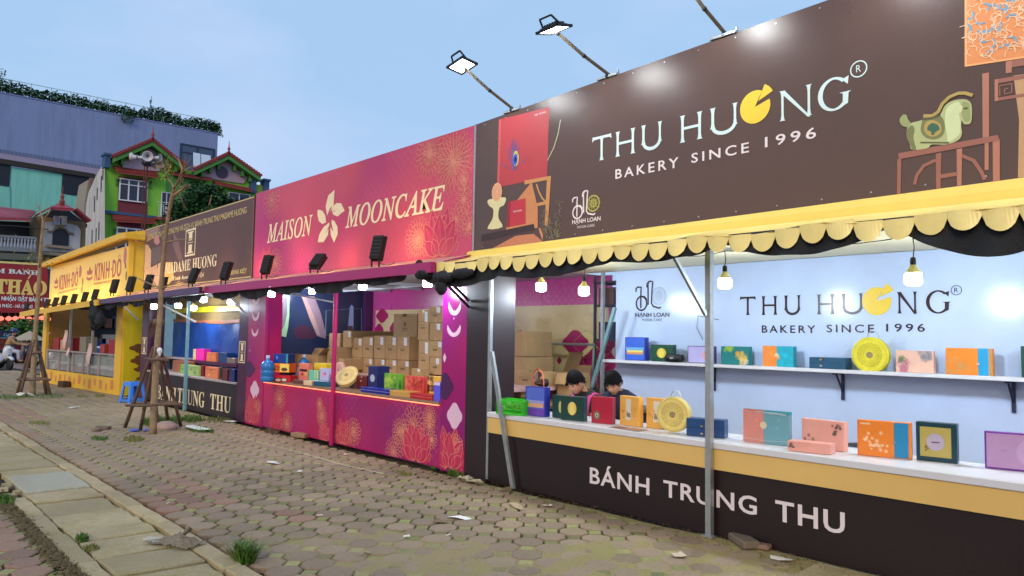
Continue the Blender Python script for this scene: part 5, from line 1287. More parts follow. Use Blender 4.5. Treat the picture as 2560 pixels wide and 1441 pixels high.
def z6(x, y): return (1500+x/2.573, 620+y/2.573)
def z61(x, y): return (1300+x/2.844, 1000+y/2.844)
def z7b(x, y): return (2040+x/2.402, 600+y/2.402)
def z1b(x, y): return (1220+x/6.003, 840+y/6.003)
ZC_ = ZT
sun_deco = [('r', .06, .02, .94, .97, (84, 104, 206)), ('r', .10, .30, .90, .44, (214, 160, 130)), ('r', .08, .44, .92, .54, (150, 150, 214)), ('r', .06, .02, .94, .26, (104, 62, 170))]
gift(z1b(555, 1190), z1b(860, 1225), 965.8, ZC_, .07, 'blue and violet sunset gift box standing by the green crate', (40, 52, 160), sun_deco)
em = [('d', .5, .5, .19, .28, (214, 190, 92)), ('d', .5, .5, .10, .27, (226, 206, 120))]
gift(z1b(960, 1225), z1b(1105, 1243), 987.4, ZC_, .075, 'dark green gift box standing behind and left of the other green one', (14, 62, 60), [('d', .85, .5, .16, .26, (200, 190, 110))])
gift(z1b(1090, 1258), z1b(1435, 1290), 990, ZC_, .07, 'dark green gift box with a gold oval in front on the near counter', (10, 56, 52), em)
gift(z1b(1550, 1305), z1b(1862, 1332), 991.6, ZC_, .075, 'crimson gift box with a peacock feather eye', (166, 20, 52), [('d', .27, .3, .15, .17, (110, 100, 80)), ('d', .27, .30, .08, .09, (196, 190, 150)), ('d', .27, .29, .04, .05, (30, 60, 120))])
yb = [('r', .33, .20, .60, .90, (214, 206, 190)), ('f', .2, .5, .3, (190, 140, 50), 5), ('f', .8, .5, .2, (190, 140, 50), 5), ('t', 'Mooncake', .36, .3, .58, .5, (70, 50, 40), 'bi')]
gift(z6(127, 1137), z6(248, 1155), 989, ZC_, .06, 'ochre gift box with white text panel, left of its twin', (226, 168, 78), yb)
gift(z6(297, 1155), z6(440, 1172), 994, ZC_, .06, 'ochre gift box with white text panel, half hidden by the round bag', (226, 168, 78), yb)
gift(z6(555, 1208), z6(800, 1228), 1045.6, ZC_, .13, 'navy blue two-drawer gift box right behind the support post', (26, 66, 116), [('r', .0, .46, 1, .49, (10, 34, 70), 'drawer_gap'), ('h', .42, .60, (220, 190, 150)), ('h', .42, .18, (220, 190, 150))])
duo = lambda l_, r_: [('r', .0, 0, .46, 1, l_), ('r', .465, 0, 1, 1, r_), ('d', .46, .55, .075, .11, (222, 196, 156)), ('f', .3, .5, .3, tuple(int(min(255, c*1.15)) for c in l_), 8), ('f', .75, .5, .25, tuple(int(min(255, c*1.2)) for c in r_), 8)]
t = gift(z6(922, 1242), z6(1213, 1278), 1022, ZC_, .06, 'coral and teal gift box still wrapped in clear film on the near counter', (30, 130, 150), duo((214, 104, 76), (22, 140, 160)))
w_ = (G(*z6(1213, 1278), ZC_)-G(*z6(922, 1242), ZC_)).length
b = MB(); b.box(-.008, w_+.012, -.008, .07, .002, .245); b.build('clear_wrap', mat('clear_film', (.9, .95, 1), .12, alpha=.16, var=0), t, world=False)
b = MB()
for k in range(9): b.tube([(random.uniform(0, w_), -.009, .24), (random.uniform(0, w_), -.0095, .255), (random.uniform(0, w_), -.009, .25)], .0012, 4)
b.tube([(0, -.009, .03), (w_*.5, -.009, .022), (w_, -.009, .034)], .0015, 4); b.build('wrap_crease', mat('film_crease', srgb(222, 230, 234), .2, alpha=.7, var=0), t, world=False)
pk = [('f', .18, .2, .16, (132, 84, 84), 9), ('f', .85, .8, .13, (120, 90, 92), 9), ('f', .8, .55, .06, (90, 90, 84), 4)]
gift(z61(2003, 330), z61(2306, 374), 1045, ZC_, .05, 'pink gift box with peonies standing on the near counter', (228, 166, 152), pk)
gift(z61(1902, 362), z61(2210, 394), 1102, ZC_, .13, 'flat pink gift box lying in front of the standing pink one', (226, 160, 146), [('f', .12, .5, .08, (110, 84, 84), 6)])
ob = lambda col2=(30, 130, 180): [('r', .0, .0, .03, 1, (222, 110, 40)), ('r', .68, .02, .94, .98, col2), ('f', .32, .3, .30, (250, 206, 160), 22), ('h', .68, .42, (220, 214, 214)), ('r', .06, .88, .24, .93, (226, 190, 150))]
gift(z7b(250, 1292), z7b(578, 1322), 1049.6, ZC_, .05, 'orange gift box with white flowers and a blue strip on the near counter', (228, 128, 40), ob())
gift(z7b(603, 1322), z7b(850, 1348), 1054, ZC_, .075, 'dark teal framed gift box with gold panel and lavender disc', (8, 54, 66), [('r', .10, .12, .86, .88, (176, 160, 84)), ('d', .48, .5, .22, .22, (176, 164, 186)), ('r', .38, .48, .58, .51, (90, 70, 80)), ('f', .25, .3, .10, (110, 96, 60), 4)])
gift(z7b(1015, 1372), z7b(1420, 1410), 1078.5, ZC_, .05, 'lilac gift box with purple border at the right edge of the counter', (110, 40, 150), [('r', .03, .05, .97, .96, (172, 136, 178)), ('d', .78, .5, .30, .40, (184, 150, 190)), ('d', .72, .48, .10, .14, (226, 104, 84)), ('t', 'moon', .25, .5, .33, .54, (120, 70, 110))])
# open black tray behind, flyers
p = G(2130, 1118, ZC_); t = thing('display_tray', 'black wedge-shaped tray lying behind the pink boxes', 'tray', p, 0)
b = MB(); b.add([(-.12, .0, 0), (.1, 0, 0), (.1, .12, 0), (-.12, .12, 0), (-.12, .12, .01), (.1, .12, .04)], [(0, 1, 2, 3), (0, 3, 4), (1, 5, 2), (3, 2, 5, 4), (0, 4, 5, 1)]); b.build('tray_body', M_black, t, world=False)
for i, (px, py, cc_) in enumerate(((1555, 1070, (120, 80, 60)), (1588, 1074, (150, 110, 80)))):
    p = G(px, py, ZC_+.002+i*.003); b = MB(); b.add([(-.11, -.07, 0), (.10, -.09, 0), (.12, .06, .004), (-.09, .07, .002)], [(0, 1, 2, 3)])
    o = b.build('leaflet', C(*cc_, var=.3)); o.location = p; tag(o, ('printed leaflet lying left before the ochre boxes', 'printed leaflet lying on top, right before the ochre boxes')[i], 'leaflet')

# round drum bags
def drum(cx, cy, rpx, y, d, label, col, rz=0, rx=0, handle=True, z=None):
    p = PY(cx, cy, y); r = rpx/FPX*(p-CAM).dot(FW)
    t = thing('round_gift_bag', label, 'gift bag', Vector((p.x, p.y, p.z)), rz, 'round gift bags')
    if rx: t.rotation_euler = (rx, 0, rz)
    m_ = C(*col, rough=.5, var=.15, bump=.3, bscale=80)
    b = MB(); b.lathe([(r*.93, 0), (r, .008), (r, d-.008), (r*.93, d)], n=36, axis='y'); b.build('bag_body', m_, t, world=False, smooth=False, fix=True)
    b = MB()
    for k in range(3):
        rr_ = r*(.9, .64, .34)[k]; b.line_xz(circle(0, 0, rr_, n=30), 0, .003, .002, closed=True)
    for k in range(26): b.line_xz(petal(r*.42*math.cos(k), r*.42*math.sin(k*1.0), k*57, r*.26, r*.12), 0, .0025, .002, closed=True)
    b.build('embossed_print', C(*[int(c*.82) for c in col]), t, world=False)
    b = MB(); b.poly_xz(circle(0, 0, r*.19, n=8), 0, .004); b.build('centre_seal', C(150, 130, 90), t, world=False)
    b = MB(); b.lathe([(r*1.006, d*.45), (r*1.006, d*.5)], n=36, axis='y'); b.build('seam', C(*[int(c*.7) for c in col]), t, world=False)
    if handle:
        b = MB(); n = 9; vs = []
        for i in range(n+1):
            a = math.pi*i/n; x = -r*.30*math.cos(a)+r*.12; zz = r*.95+r*.42*math.sin(a)
            vs += [(x, d*.35, zz), (x, d*.65, zz)]
        b.add(vs, [(2*i, 2*i+1, 2*i+3, 2*i+2) for i in range(n)]); b.build('handle', C(206, 196, 170), t, world=False)
    return t
pp = G(1681, 1084, ZC_)
drum(1681, 1037, 44, pp.y, .07, 'round pale yellow gift bag with a strap standing on the near counter', (226, 204, 118), R(12))
YS = ys+.05
drum(2174, 888, 44.5, YS-.03, .075, 'bright yellow round gift bag with a strap on the wall shelf', (226, 210, 50), R(4))

# wall shelf row
Sg = 'gift boxes on the wall shelf'
def sgift(l, r, ty, d, label, body, deco=(), **k):
    # front edge a little behind the shelf edge; corners surveyed on the shelf top
    y0 = YS
    A = PY(l[0], l[1], y0); B = PY(r[0], r[1], y0)
    w = B.x-A.x; rr2 = ray(l[0], ty); h = (CAM+rr2*(y0/rr2.y)).z-ZS
    def px(pt): return pt
    t = thing('gift_box', label, 'gift box', (A.x, y0, ZS+.001), 0, Sg); bm_ = C(*body, rough=.35, var=.08)
    b = MB(); b.box(0, w, 0, d, 0, h); b.build('box_body', bm_, t, world=False, bevel=.003)
    for kx_, dd in enumerate(deco):
        b = MB(); yy = -.0012-.0006*kx_; nm = 'printed_panel'
        if dd[0] == 'r': b.box(dd[1]*w, dd[3]*w, yy, 0, dd[2]*h, dd[4]*h); m = C(*dd[5], rough=.4); nm = dd[6] if len(dd) > 6 else nm
        elif dd[0] == 'd': b.poly_xz(circle(dd[1]*w, dd[2]*h, dd[3]*w, dd[4]*h, n=24), 0, .0015+.0006*kx_); m = C(*dd[5]); nm = 'round_emblem'
        elif dd[0] == 'h': b.box(dd[1]*w-.012, dd[1]*w+.012, -.012, 0, dd[2]*h-.007, dd[2]*h+.007); m = C(*dd[3], rough=.25, metal=.8); nm = 'clasp'
        else:
            for q_ in range(dd[5] if len(dd) > 5 else 7):
                a = random.uniform(0, 6.28); r_ = random.uniform(0, dd[3])*w; cx = min(max(dd[1]*w+r_*math.cos(a), .05*w), .95*w); cz = min(max(dd[2]*h+r_*math.sin(a), .08*h), .92*h); sz = random.uniform(.02, .04)
                for i in range(5): b.line_xz([(xx_, min(max(z_, .004), h-.004)) for xx_, z_ in petal(cx, cz, i*72+q_*20, sz, sz*.6)], 0, .003, .0015+.0006*kx_, closed=True)
            m = C(*dd[4]); nm = 'flower_print'
        b.build(nm, m, t, world=False)
    return t
sgift(z6(160, 728), z6(290, 742), 843.5, .07, 'blue sunset gift box at the left end of the wall shelf', (40, 60, 160), [('r', .04, .03, .96, .97, (60, 100, 200)), ('r', .10, .36, .90, .44, (226, 214, 120)), ('r', .10, .26, .90, .36, (214, 150, 90)), ('r', .06, .44, .94, .56, (110, 170, 210))])
sgift(z6(328, 740), z6(465, 752), 861.7, .08, 'dark green gift box with gold oval on the wall shelf', (20, 74, 54), [('d', .5, .5, .22, .30, (206, 186, 60)), ('d', .5, .5, .13, .26, (226, 206, 90))])
sgift(z6(563, 758), z6(735, 768), 865, .05, 'lilac gift box behind the support post on the wall shelf', (70, 60, 110), [('r', .03, .04, .97, .96, (182, 176, 226)), ('d', .68, .48, .12, .24, (230, 150, 150))])
sgift(z6(778, 765), z6(957, 778), 866, .07, 'teal gift box with yellow flowers on the wall shelf', (20, 120, 122), [('f', .30, .82, .25, (150, 190, 60), 8), ('f', .75, .4, .18, (226, 190, 90), 12), ('d', .62, .62, .09, .13, (196, 150, 50)), ('f', .8, .2, .12, (240, 210, 170), 5)])
sgift(z6(1048, 782), z6(1245, 790), 865, .07, 'orange and teal gift box with a cream seal on the wall shelf', (20, 140, 160), duo((236, 136, 58), (24, 160, 180)))
sgift((2023, 927), z7b(175, 797), 893, .14, 'low navy two-drawer gift box on the wall shelf', (26, 76, 106), [('r', 0, .5, 1, .53, (10, 40, 66), 'drawer_gap'), ('h', .35, .80, (200, 180, 80)), ('h', .35, .25, (200, 200, 200))])
sgift(z7b(480, 805), z7b(708, 808), 876, .05, 'pink peony gift box on the wall shelf', (232, 184, 162), [('f', .2, .25, .18, (196, 120, 140), 12), ('f', .78, .82, .15, (140, 140, 150), 10), ('f', .15, .6, .08, (110, 130, 90), 4)])
sgift(z7b(780, 812), z7b(1062, 818), 870, .06, 'orange gift box with a blue strip on the wall shelf', (232, 134, 40), [('r', .70, 0, .92, 1, (24, 150, 200)), ('f', .3, .35, .28, (214, 150, 80), 14), ('h', .71, .42, (230, 230, 230)), ('r', .94, 0, .97, 1, (150, 150, 110)), ('r', .08, .9, .2, .93, (190, 120, 60))])
sgift(z7b(1233, 825), (2640, 947), 866, .08, 'dark green gift box cut by the right edge on the wall shelf', (20, 70, 60), [('d', .5, .5, .2, .3, (206, 186, 60))])
p = PY(1688, 903, YS-.02); t = thing('bluetooth_speaker', 'black barrel-shaped portable speaker before the green box on the shelf', 'speaker', (p.x, YS-.035, ZS+.048), 0)
b = MB(); b.lathe([(.018, -.115), (.034, -.105), (.046, -.07), (.048, 0), (.046, .07), (.034, .105), (.018, .115)], n=20, axis='x'); b.build('speaker_body', M_black, t, world=False, smooth=True)
b = MB(); b.lathe([(.040, -.108), (.044, -.098)], n=20, axis='x'); b.lathe([(.044, .098), (.040, .108)], n=20, axis='x'); b.build('end_ring', mat('dark_rubber', (.03, .03, .035), .7), t, world=False)
Mw_ = wm(t); text_on('BOX', (-.025, -.005), (-.025, .010), (.022, -.005), C(200, 220, 220), t, lambda a_, b_, c__: Mw_ @ Vector((a_, -.048-c__, b_)), style='sb')

# green plastic crates
def crate(p, w, d, h, rz, label, col=(60, 200, 50)):
    t = thing('plastic_crate', label, 'crate', p, rz, 'green plastic crates'); m_ = C(*col, rough=.35, var=.12)
    for nm, (ax, ay, bx, by) in dict(side_panel=(0, 0, w, 0), end_panel=(w, 0, w, d)).items():
        for flip in (0, 1):
            b = MB(); A = Vector((ax, ay, 0)); B = Vector((bx, by, 0)); off = Vector((0, d, 0)) if nm == 'side_panel' else Vector((-w, 0, 0))
            if flip: A = A+off; B = B+off
            n = 14
            for i in range(n+1): q_ = A.lerp(B, i/n); b.bar(q_+Vector((0, 0, .01)), q_+Vector((0, 0, h)), .006 if i % 5 else .018, .005)
            b.bar(A+Vector((0, 0, h-.008)), B+Vector((0, 0, h-.008)), .016, .022); b.bar(A+Vector((0, 0, .012)), B+Vector((0, 0, .012)), .008, .022); b.bar(A+Vector((0, 0, h*.74)), B+Vector((0, 0, h*.74)), .006, .010); b.bar(A+Vector((0, 0, h*.38)), B+Vector((0, 0, h*.38)), .005, .008)
            b.build(nm, m_, t, world=False)
    b = MB(); b.box(0, w, 0, d, 0, .008); b.build('crate_floor', m_, t, world=False)
    b = MB()
    for k in range(16): b.ico((random.uniform(.04, w-.04), random.uniform(.04, d-.04), random.uniform(.03, h*.8)), random.uniform(.025, .05), 1, (1, 1, .6), .3)
    b.build('bagged_contents', C(120, 170, 60, var=.4), t, world=False)
    return t
A = G(1240, 1030, ZC_); B = G(1277, 1038.5, ZC_); 
crate(G(1242, 1036, ZC_+.002)+Vector((-.03, .02, 0)), .33, .24, .155, R(14), 'green plastic crate of bags on the near counter by the corner post')
sA = PY(692, 888, 6.2); sB = PY(723, 888, 6.2)

# carton boxes
def carton(px0, px1, pyt, pyb, y, d, label, marks='s', zb=None, z1=None, flaps=None, logo=None, rz=0):
    A = PY(px0, pyb, y); B = PY(px1, pyb, y); T = PY(px0, pyt, y); z0 = A.z if zb is None else zb; h = (T.z if z1 is None else z1)-z0; w = B.x-A.x
    t = thing('cardboard_box', label, 'cardboard box', (A.x, y, z0), rz, 'stacked delivery cartons')
    if flaps:
        b = MB(); e = .005
        b.box(0, w, 0, e, 0, h); b.box(0, w, d-e, d, 0, h); b.box(0, e, e, d-e, 0, h); b.box(w-e, w, e, d-e, 0, h); b.box(0, w, 0, d, 0, .004); b.build('box_body', M_card, t, world=False)
        for (o_, dirv, ax, ln, an) in flaps:
            b = MB()
            if ax == 'b': b.add([(0, d, h), (w, d, h), (w, d+ln*math.cos(R(an)), h+ln*math.sin(R(an))), (0, d+ln*math.cos(R(an)), h+ln*math.sin(R(an)))], [(0, 1, 2, 3), (3, 2, 1, 0)])
            if ax == 'f': b.add([(0, 0, h), (w, 0, h), (w, -ln*math.cos(R(an)), h+ln*math.sin(R(an))), (0, -ln*math.cos(R(an)), h+ln*math.sin(R(an)))], [(0, 1, 2, 3)])
            if ax == 'r': b.add([(w, 0, h), (w, d, h), (w+ln*math.cos(R(an)), d, h+ln*math.sin(R(an))), (w+ln*math.cos(R(an)), 0, h+ln*math.sin(R(an)))], [(0, 1, 2, 3)])
            if ax == 'l': b.add([(0, 0, h), (0, d, h), (-ln*math.cos(R(an)), d, h+ln*math.sin(R(an))), (-ln*math.cos(R(an)), 0, h+ln*math.sin(R(an)))], [(0, 1, 2, 3)])
            b.build('flap', M_card, t, world=False)
    else:
        b = MB(); b.box(0.002, w-.002, 0, d, 0, h-.002); b.build('box_body', M_card, t, world=False, bevel=.004)
        b = MB(); b.box(.004, w-.004, d*.47, d*.53, h-.002, h+.0005); b.box(w*.44, w*.56, -.0012, 0, h*.88, h); b.box(w*.46, w*.54, -.0008, 0, 0, h*.22); b.build('packing_tape', mat('packing_tape', srgb(186, 160, 110), .2, var=.05), t, world=False)
    if 's' in marks:
        b = MB(); sx = w*random.uniform(.55, .72); sw = min(.09, w*.26); b.add([(sx, -.002, h*.62), (sx+sw, -.002, h*.60), (sx+sw, -.003, h*.93), (sx, -.003, h*.94)], [(0, 1, 2, 3)]); b.build('shipping_label', M_paper, t, world=False)
        b = MB()
        for k in range(5): b.box(sx+sw*.15, sx+sw*random.uniform(.6, .85), -.0036, -.003, h*(.66+k*.05), h*(.668+k*.05))
        b.build('label_print', mat('grey_print', srgb(120, 126, 136), .7, var=0), t, world=False)
    if 'i' in marks:
        b = MB()
        for r_ in range(2):
            x = w*.15
            while x < w*.62:
                st = [(x, h*(.60-r_*.12)), (x+.006, h*(.64-r_*.12)), (x+.013, h*(.59-r_*.12)), (x+.018, h*(.63-r_*.12))]; b.line_xz(st, 0, .0035, .0016); x += random.uniform(.022, .032)
        for k in range(4): b.box(w*.3+k*.028, w*.3+k*.028+.014, -.0016, 0, h*.38, h*.38+.024)
        b.build('ink_marking', M_ink, t, world=False)
    if logo == 'flower':
        b = MB(); cx, cz = w*.5, h*.62
        for i in range(5): b.poly_xz(petal(cx, cz, 90+i*72, min(w, h)*.13, min(w, h)*.08), 0, .0015)
        b.build('flower_logo_print', M_ink, t, world=False)
        Mw2_ = wm(t)
        text_on('MAISON', (w*.38, h*.36), (w*.38, h*.44), (w*.62, h*.36), M_ink, t, lambda a_, b_, c__: Mw2_ @ Vector((a_, -.0015, b_)))
        text_on('MOONCAKE', (w*.38, h*.28), (w*.38, h*.32), (w*.62, h*.28), M_ink, t, lambda a_, b_, c__: Mw2_ @ Vector((a_, -.0015, b_)))
    if logo == 'h':
        b = MB(); xa, xb, za_, zb_ = w*.3, w*.7, h*.55, h*.2; b.line_xz([(xa, za_), (xb, za_), (xb, zb_), (xa, zb_)], 0, .012, .0015, closed=True); b.box(w*.47, w*.53, -.0018, 0, zb_+.02, za_-.02); b.build('monogram', M_ink, t, world=False)
    return t
yc = 6.55
row = ['far left', 'second from left', 'middle', 'second from right', 'right-hand']
X5 = [(879.4, 905), (906, 931), (934, 961.4), (962.2, 991), (992, 1022)]
tops = [844, 842, 839.4, 840, 840.7]; bots = [896, 895.5, 897, 897.5, 898]
zl = PY(950, 897, yc).z; zlow = PY(950, 935, yc).z
for i in range(5):
    carton(X5[i][0], X5[i][1], tops[i], bots[i], yc, .30, f'upright labelled carton, {row[i]} of the upper row of five', 'si', zb=zl)
    carton(X5[i][0]+1, X5[i][1], 898, 932, yc, .30, f'carton in the lower row of five, {row[i]}, just above the gift boxes', 'si', zb=zlow, z1=zl-.002)
yr = 6.45
zr0 = PY(1080, 937, yr).z
za1 = PY(1088, 893, yr).z; zb1 = PY(1088, 852, yr).z; zc1 = PY(1088, 807, yr).z
carton(1045, 1072, 852, 925, yr, .4, 'tall carton column foot left of the magenta column stack', 'si', zb=zr0, z1=PY(1058, 851.5, yr).z)
carton(1073, 1103, 893, 937, yr, .4, 'bottom carton of the stack touching the magenta column', 'si', zb=zr0, z1=za1-.002)
carton(1073, 1104, 853, 892, yr, .4, 'second carton up of the stack touching the magenta column', 'si', zb=za1, z1=zb1-.002)
carton(1073, 1105, 808, 851, yr, .4, 'third carton up of the stack touching the magenta column', 's', zb=zb1, z1=zc1-.002)
carton(1072, 1106, 767, 806, yr, .4, 'topmost carton of the stack touching the magenta column', 'si', zb=zc1)
carton(1044, 1071, 775.5, 850, yr, .4, 'tall upper carton beside the topmost cartons at the right', 'si', zb=PY(1058, 851.5, yr).z+.002)
carton(1028, 1052, 921, 940, 6.2, .15, 'small dark carton low before the right-hand stack', 's')
y18 = 7.0
carton(983, 1042, 793, 838, y18, .35, 'wide carton with small flower logo resting on the upper row of five', '', logo='flower', zb=PY(1000, 838, 6.9).z-.02)
for (a_, b__, lb) in ((984, 1007, 'small carton on top of the wide logo carton, left'), (1016, 1042, 'small carton on top of the wide logo carton, right')):
    carton(a_, b__, 785, 792.5, y18+.02, .2, lb, '', zb=PY(983, 793, y18).z+.001)
# angled cartons at the middle, their long sides to the right
carton(857, 877.5, 827, 868, 6.5, .95, 'narrow carton with a label and long shaded side, on top in the middle', 's')
carton(822, 850, 833, 868, 6.75, .4, 'pale carton with an H mark left of the narrow top carton', '', logo='h')
carton(817, 841, 869, 922, 6.3, .95, 'upright carton with a label just left of the magenta post', 'si')
carton(846, 860, 897, 925, 6.2, .55, 'low carton behind the round basket bag', '')
t = carton(713, 746, 858, 884, 6.6, .6, 'big open carton with flaps up behind the green crate', '', flaps=[(0, 0, 'b', .22, 80), (0, 0, 'l', .16, 70), (0, 0, 'r', .2, 55)], logo='h')
t = carton(725, 794, 884, 912, 6.2, .42, 'low open carton with a pale flap leaning out, before the big open one', '', flaps=[(0, 0, 'r', .26, 28), (0, 0, 'b', .12, 60)])
t = carton(796, 817, 872, 908, 6.55, .5, 'dim carton with a dark H mark behind the leaning flap', '', logo='h', flaps=[(0, 0, 'b', .22, 60)])
crate(Vector((sA.x, 6.2, PY(692, 888, 6.2).z)), sB.x-sA.x, .3, PY(692, 861, 6.2).z-sA.z, 0, 'bright green crate in front of the open cartons in the magenta stall', (40, 220, 60))
p = PY(690, 898, 6.2); carton(690, 722, 889, 905, 6.2, .3, 'low red-brown carton under the bright green crate', '', zb=.95)
# storage bench that carries the stacks (mostly hidden)
t = thing('storage_bench', 'low storage bench behind the magenta counter carrying the cartons', 'bench', (-10, 6.6, 0))
xa, xb = PY(880, 900, yc).x-.1, -6.9
b = MB(); b.box(xa, xb, 6.18, 6.98, zlow-.05, zlow-.004); b.build('bench_top', C(214, 170, 170), t)
for xx in (xa+.05, (xa+xb)/2, xb-.1):
    for yy in (6.22, 6.92): b = MB(); b.box(xx, xx+.05, yy, yy+.05, 0, zlow-.05); b.build('leg', C(90, 30, 30), t)
b = MB(); b.box(xa+.15, xa+1.5, 6.2, 6.6, .3, zlow-.055); b.build('cabinet_front', C(92, 16, 20), t)
t = thing('storage_bench', 'low storage bench under the open cartons at the left of the magenta stall', 'bench', (-11.5, 6.4, 0))
zlb = PY(750, 912, 6.2).z
b = MB(); b.box(-12.6, xa-.05, 6.1, 7.4, zlb-.04, zlb-.003); b.build('bench_top', C(120, 90, 70), t)
for xx in (-12.55, xa-.15):
    for yy in (6.12, 7.3): b = MB(); b.box(xx, xx+.05, yy, yy+.05, 0, zlb-.04); b.build('leg', C(90, 60, 40), t)

# cartons seen through the left of the near stall
yd = 6.9
zA = PY(1270, 890, yd).z; zB_ = PY(1270, 940, yd).z
carton(1238, 1314, 828, 889, yd, .5, 'upper logo carton beside the brown column in the near stall', '', logo='flower', zb=zA)
carton(1240, 1317, 889, 939, yd, .5, 'second logo carton down beside the brown column', '', logo='flower', zb=zB_, z1=zA-.003)
carton(1232, 1300, 940, 985, yd, .5, 'carton low under the two logo cartons', '', zb=PY(1270, 988, yd).z, z1=zB_-.003)
carton(1287, 1352, 926, 966, 6.75, .3, 'carton with handwriting behind the orange fan', 'i')
carton(1228, 1303, 967, 987, 6.4, .3, 'long low carton with handwriting just over the green crate', 'i')
carton(1354, 1388, 930, 992, 7.1, .4, 'tall open carton with raised flaps behind the sunset box', '', flaps=[(0, 0, 'b', .3, 62), (0, 0, 'f', .14, -55), (0, 0, 'r', .12, -50)])
carton(1393, 1428, 932, 992, 6.95, .35, 'open carton with a small arrow mark left of the first man', '', flaps=[(0, 0, 'f', .15, -70), (0, 0, 'b', .1, 70)])
b = MB(); b.box(-7.5, -5.4, 6.3, 7.5, PY(1270, 988, yd).z-.04, PY(1270, 988, yd).z-.003)
t = thing('pallet_table', 'low wooden table under the cartons in the near stall', 'table', (-7, 6.8, 0)); b.build('table_top', C(120, 90, 66), t)
for xx in (-7.4, -5.5):
    for yy in (6.35, 7.4): b = MB(); b.box(xx, xx+.05, yy, yy+.05, 0, PY(1270, 988, yd).z-.04); b.build('leg', C(100, 76, 56), t)
# pipe rail
t = thing('pipe_rail', 'thin grey pipe rail standing before the cream wall', 'rail', (-6.6, 7.35, 0)); yy = 7.4
for p1, p2 in (((1314, 859), (1487, 862)), ((1327, 860), (1324, 935)), ((1485, 862), (1479, 990))): b = MB(); b.tube([PY(*p1, yy), PY(*p2, yy)], .017, 8); b.build('pipe', mat('grey_pipe', srgb(126, 136, 130), .45, .4), t)
# standing fan with orange cage
c = PY(1345, 958, 6.35); t = thing('electric_fan', 'electric fan with an orange guard ring behind the sunset box', 'fan', c, R(-20)); rF = .17
b = MB(); b.tube([(rF*math.cos(a/24*6.283), 0, rF*math.sin(a/24*6.283)) for a in range(25)], .007, 6, cap=False); b.build('guard_ring', C(226, 110, 80), t, world=False)
b = MB()
for k in range(20): a = k*.31416; b.tube([(.03*math.cos(a), -.05, .03*math.sin(a)), (rF*.6*math.cos(a), -.045, rF*.6*math.sin(a)), (rF*math.cos(a), 0, rF*math.sin(a))], .0015, 4)
b.build('guard_wire', C(190, 110, 80), t, world=False)
b = MB(); b.lathe([(.02, -.04), (.035, 0), (.05, .03), (.05, .12), (.02, .14)], n=12, axis='y'); b.tube([(0, .08, -.05), (0, .08, -.45)], .018); b.lathe([(.13, -.55), (.13, -.53), (.02, -.50)], c=(0, .08, 0), n=16); b.build('motor_and_stand', M_black, t, world=False)
b = MB()
for k in range(5):
    a = k*1.2566; ca, sa = math.cos(a), math.sin(a); b.add([(ca*.03, .0, sa*.03), (ca*.14-sa*.04, -.015, sa*.14+ca*.04), (ca*.14+sa*.05, .02, sa*.14-ca*.05)], [(0, 1, 2)])
b.build('fan_blade', mat('fan_blade_plastic', (.05, .06, .08), .3), t, world=False)

# small goods on the magenta counter
ZM = .80
def z2(x, y): return (640+x/9.008, 820+y/9.008)
def z3_(x, y): return (860+x/9.608, 860+y/9.608)
def bottle(px, py, z, r, h, label):
    p = G(px, py, z); t = thing('water_bottle', label, 'water bottle', p, 0, 'blue water-cooler bottles'); m_ = mat('blue_bottle_plastic', srgb(40, 120, 190), .15, alpha=.85, var=.05)
    b = MB(); b.lathe([(r*.9, 0), (r, .02), (r, h*.2), (r*.94, h*.23), (r, h*.26), (r, h*.42), (r*.94, h*.45), (r, h*.48), (r, h*.66), (r*.8, h*.76), (r*.28, h*.84), (r*.26, h*.93)], n=24); b.build('bottle_body', m_, t, world=False, smooth=True)
    b = MB(); b.lathe([(r*.30, h*.90), (r*.30, h), (r*.26, h*1.01)], n=16); b.build('cap', C(180, 200, 226), t, world=False)
    return t
bottle(668, 955, ZM, .105, .42, 'blue water-cooler bottle at the left end of the magenta counter')
bottle(711, 950, ZM, .09, .42, 'blue water-cooler bottle whose neck shows above the orange pack').location.y += .35
Mg = 'goods on the magenta counter'
def mg(FL, FR, ty, d, label, body, deco=(), **k): return gift(FL, FR, ty, k.pop('z', ZM), d, label, body, deco, group=Mg, **k)
r1 = mg(z2(380, 1215), z2(770, 1232), z2(0, 1065)[1], .18, 'red printed pack at the bottom of the pile beside the water bottle', (190, 20, 40), [('d', .45, .35, .42, .28, (90, 50, 46)), ('d', .3, .3, .16, .2, (196, 170, 150)), ('d', .65, .35, .14, .2, (214, 190, 180))])
h1 = .145
mg(z2(380, 1215), z2(735, 1230), 0, .17, 'orange printed pack on top of the red pack', (232, 110, 30), [('t', 'CO', .06, .25, .38, .75, (90, 50, 20), 'sb'), ('r', .42, .08, 1, .95, (236, 206, 96)), ('d', .7, .35, .2, .2, (100, 60, 40))], h=.145, zoff=.152)
mg(z2(375, 1212), z2(700, 1228), 0, .17, 'dark blue pack on top of the orange pack', (14, 50, 130), [('d', .25, .6, .08, .2, (90, 120, 190)), ('r', .88, 0, 1, 1, (40, 150, 160))], h=.15, zoff=.300)
mg(z2(815, 1245), z2(1060, 1280), z2(0, 1165)[1], .16, 'flat dark brown box on the magenta counter', (104, 62, 54))
mg(z2(1065, 1285), z2(1255, 1302), z2(0, 1185)[1], .16, 'flat cream box between the brown and teal flat boxes', (226, 196, 160))
mg(z2(1290, 1308), z2(1725, 1335), z2(0, 1200)[1], .16, 'flat teal box just left of the magenta post', (16, 84, 116))
zt3 = .80+.082
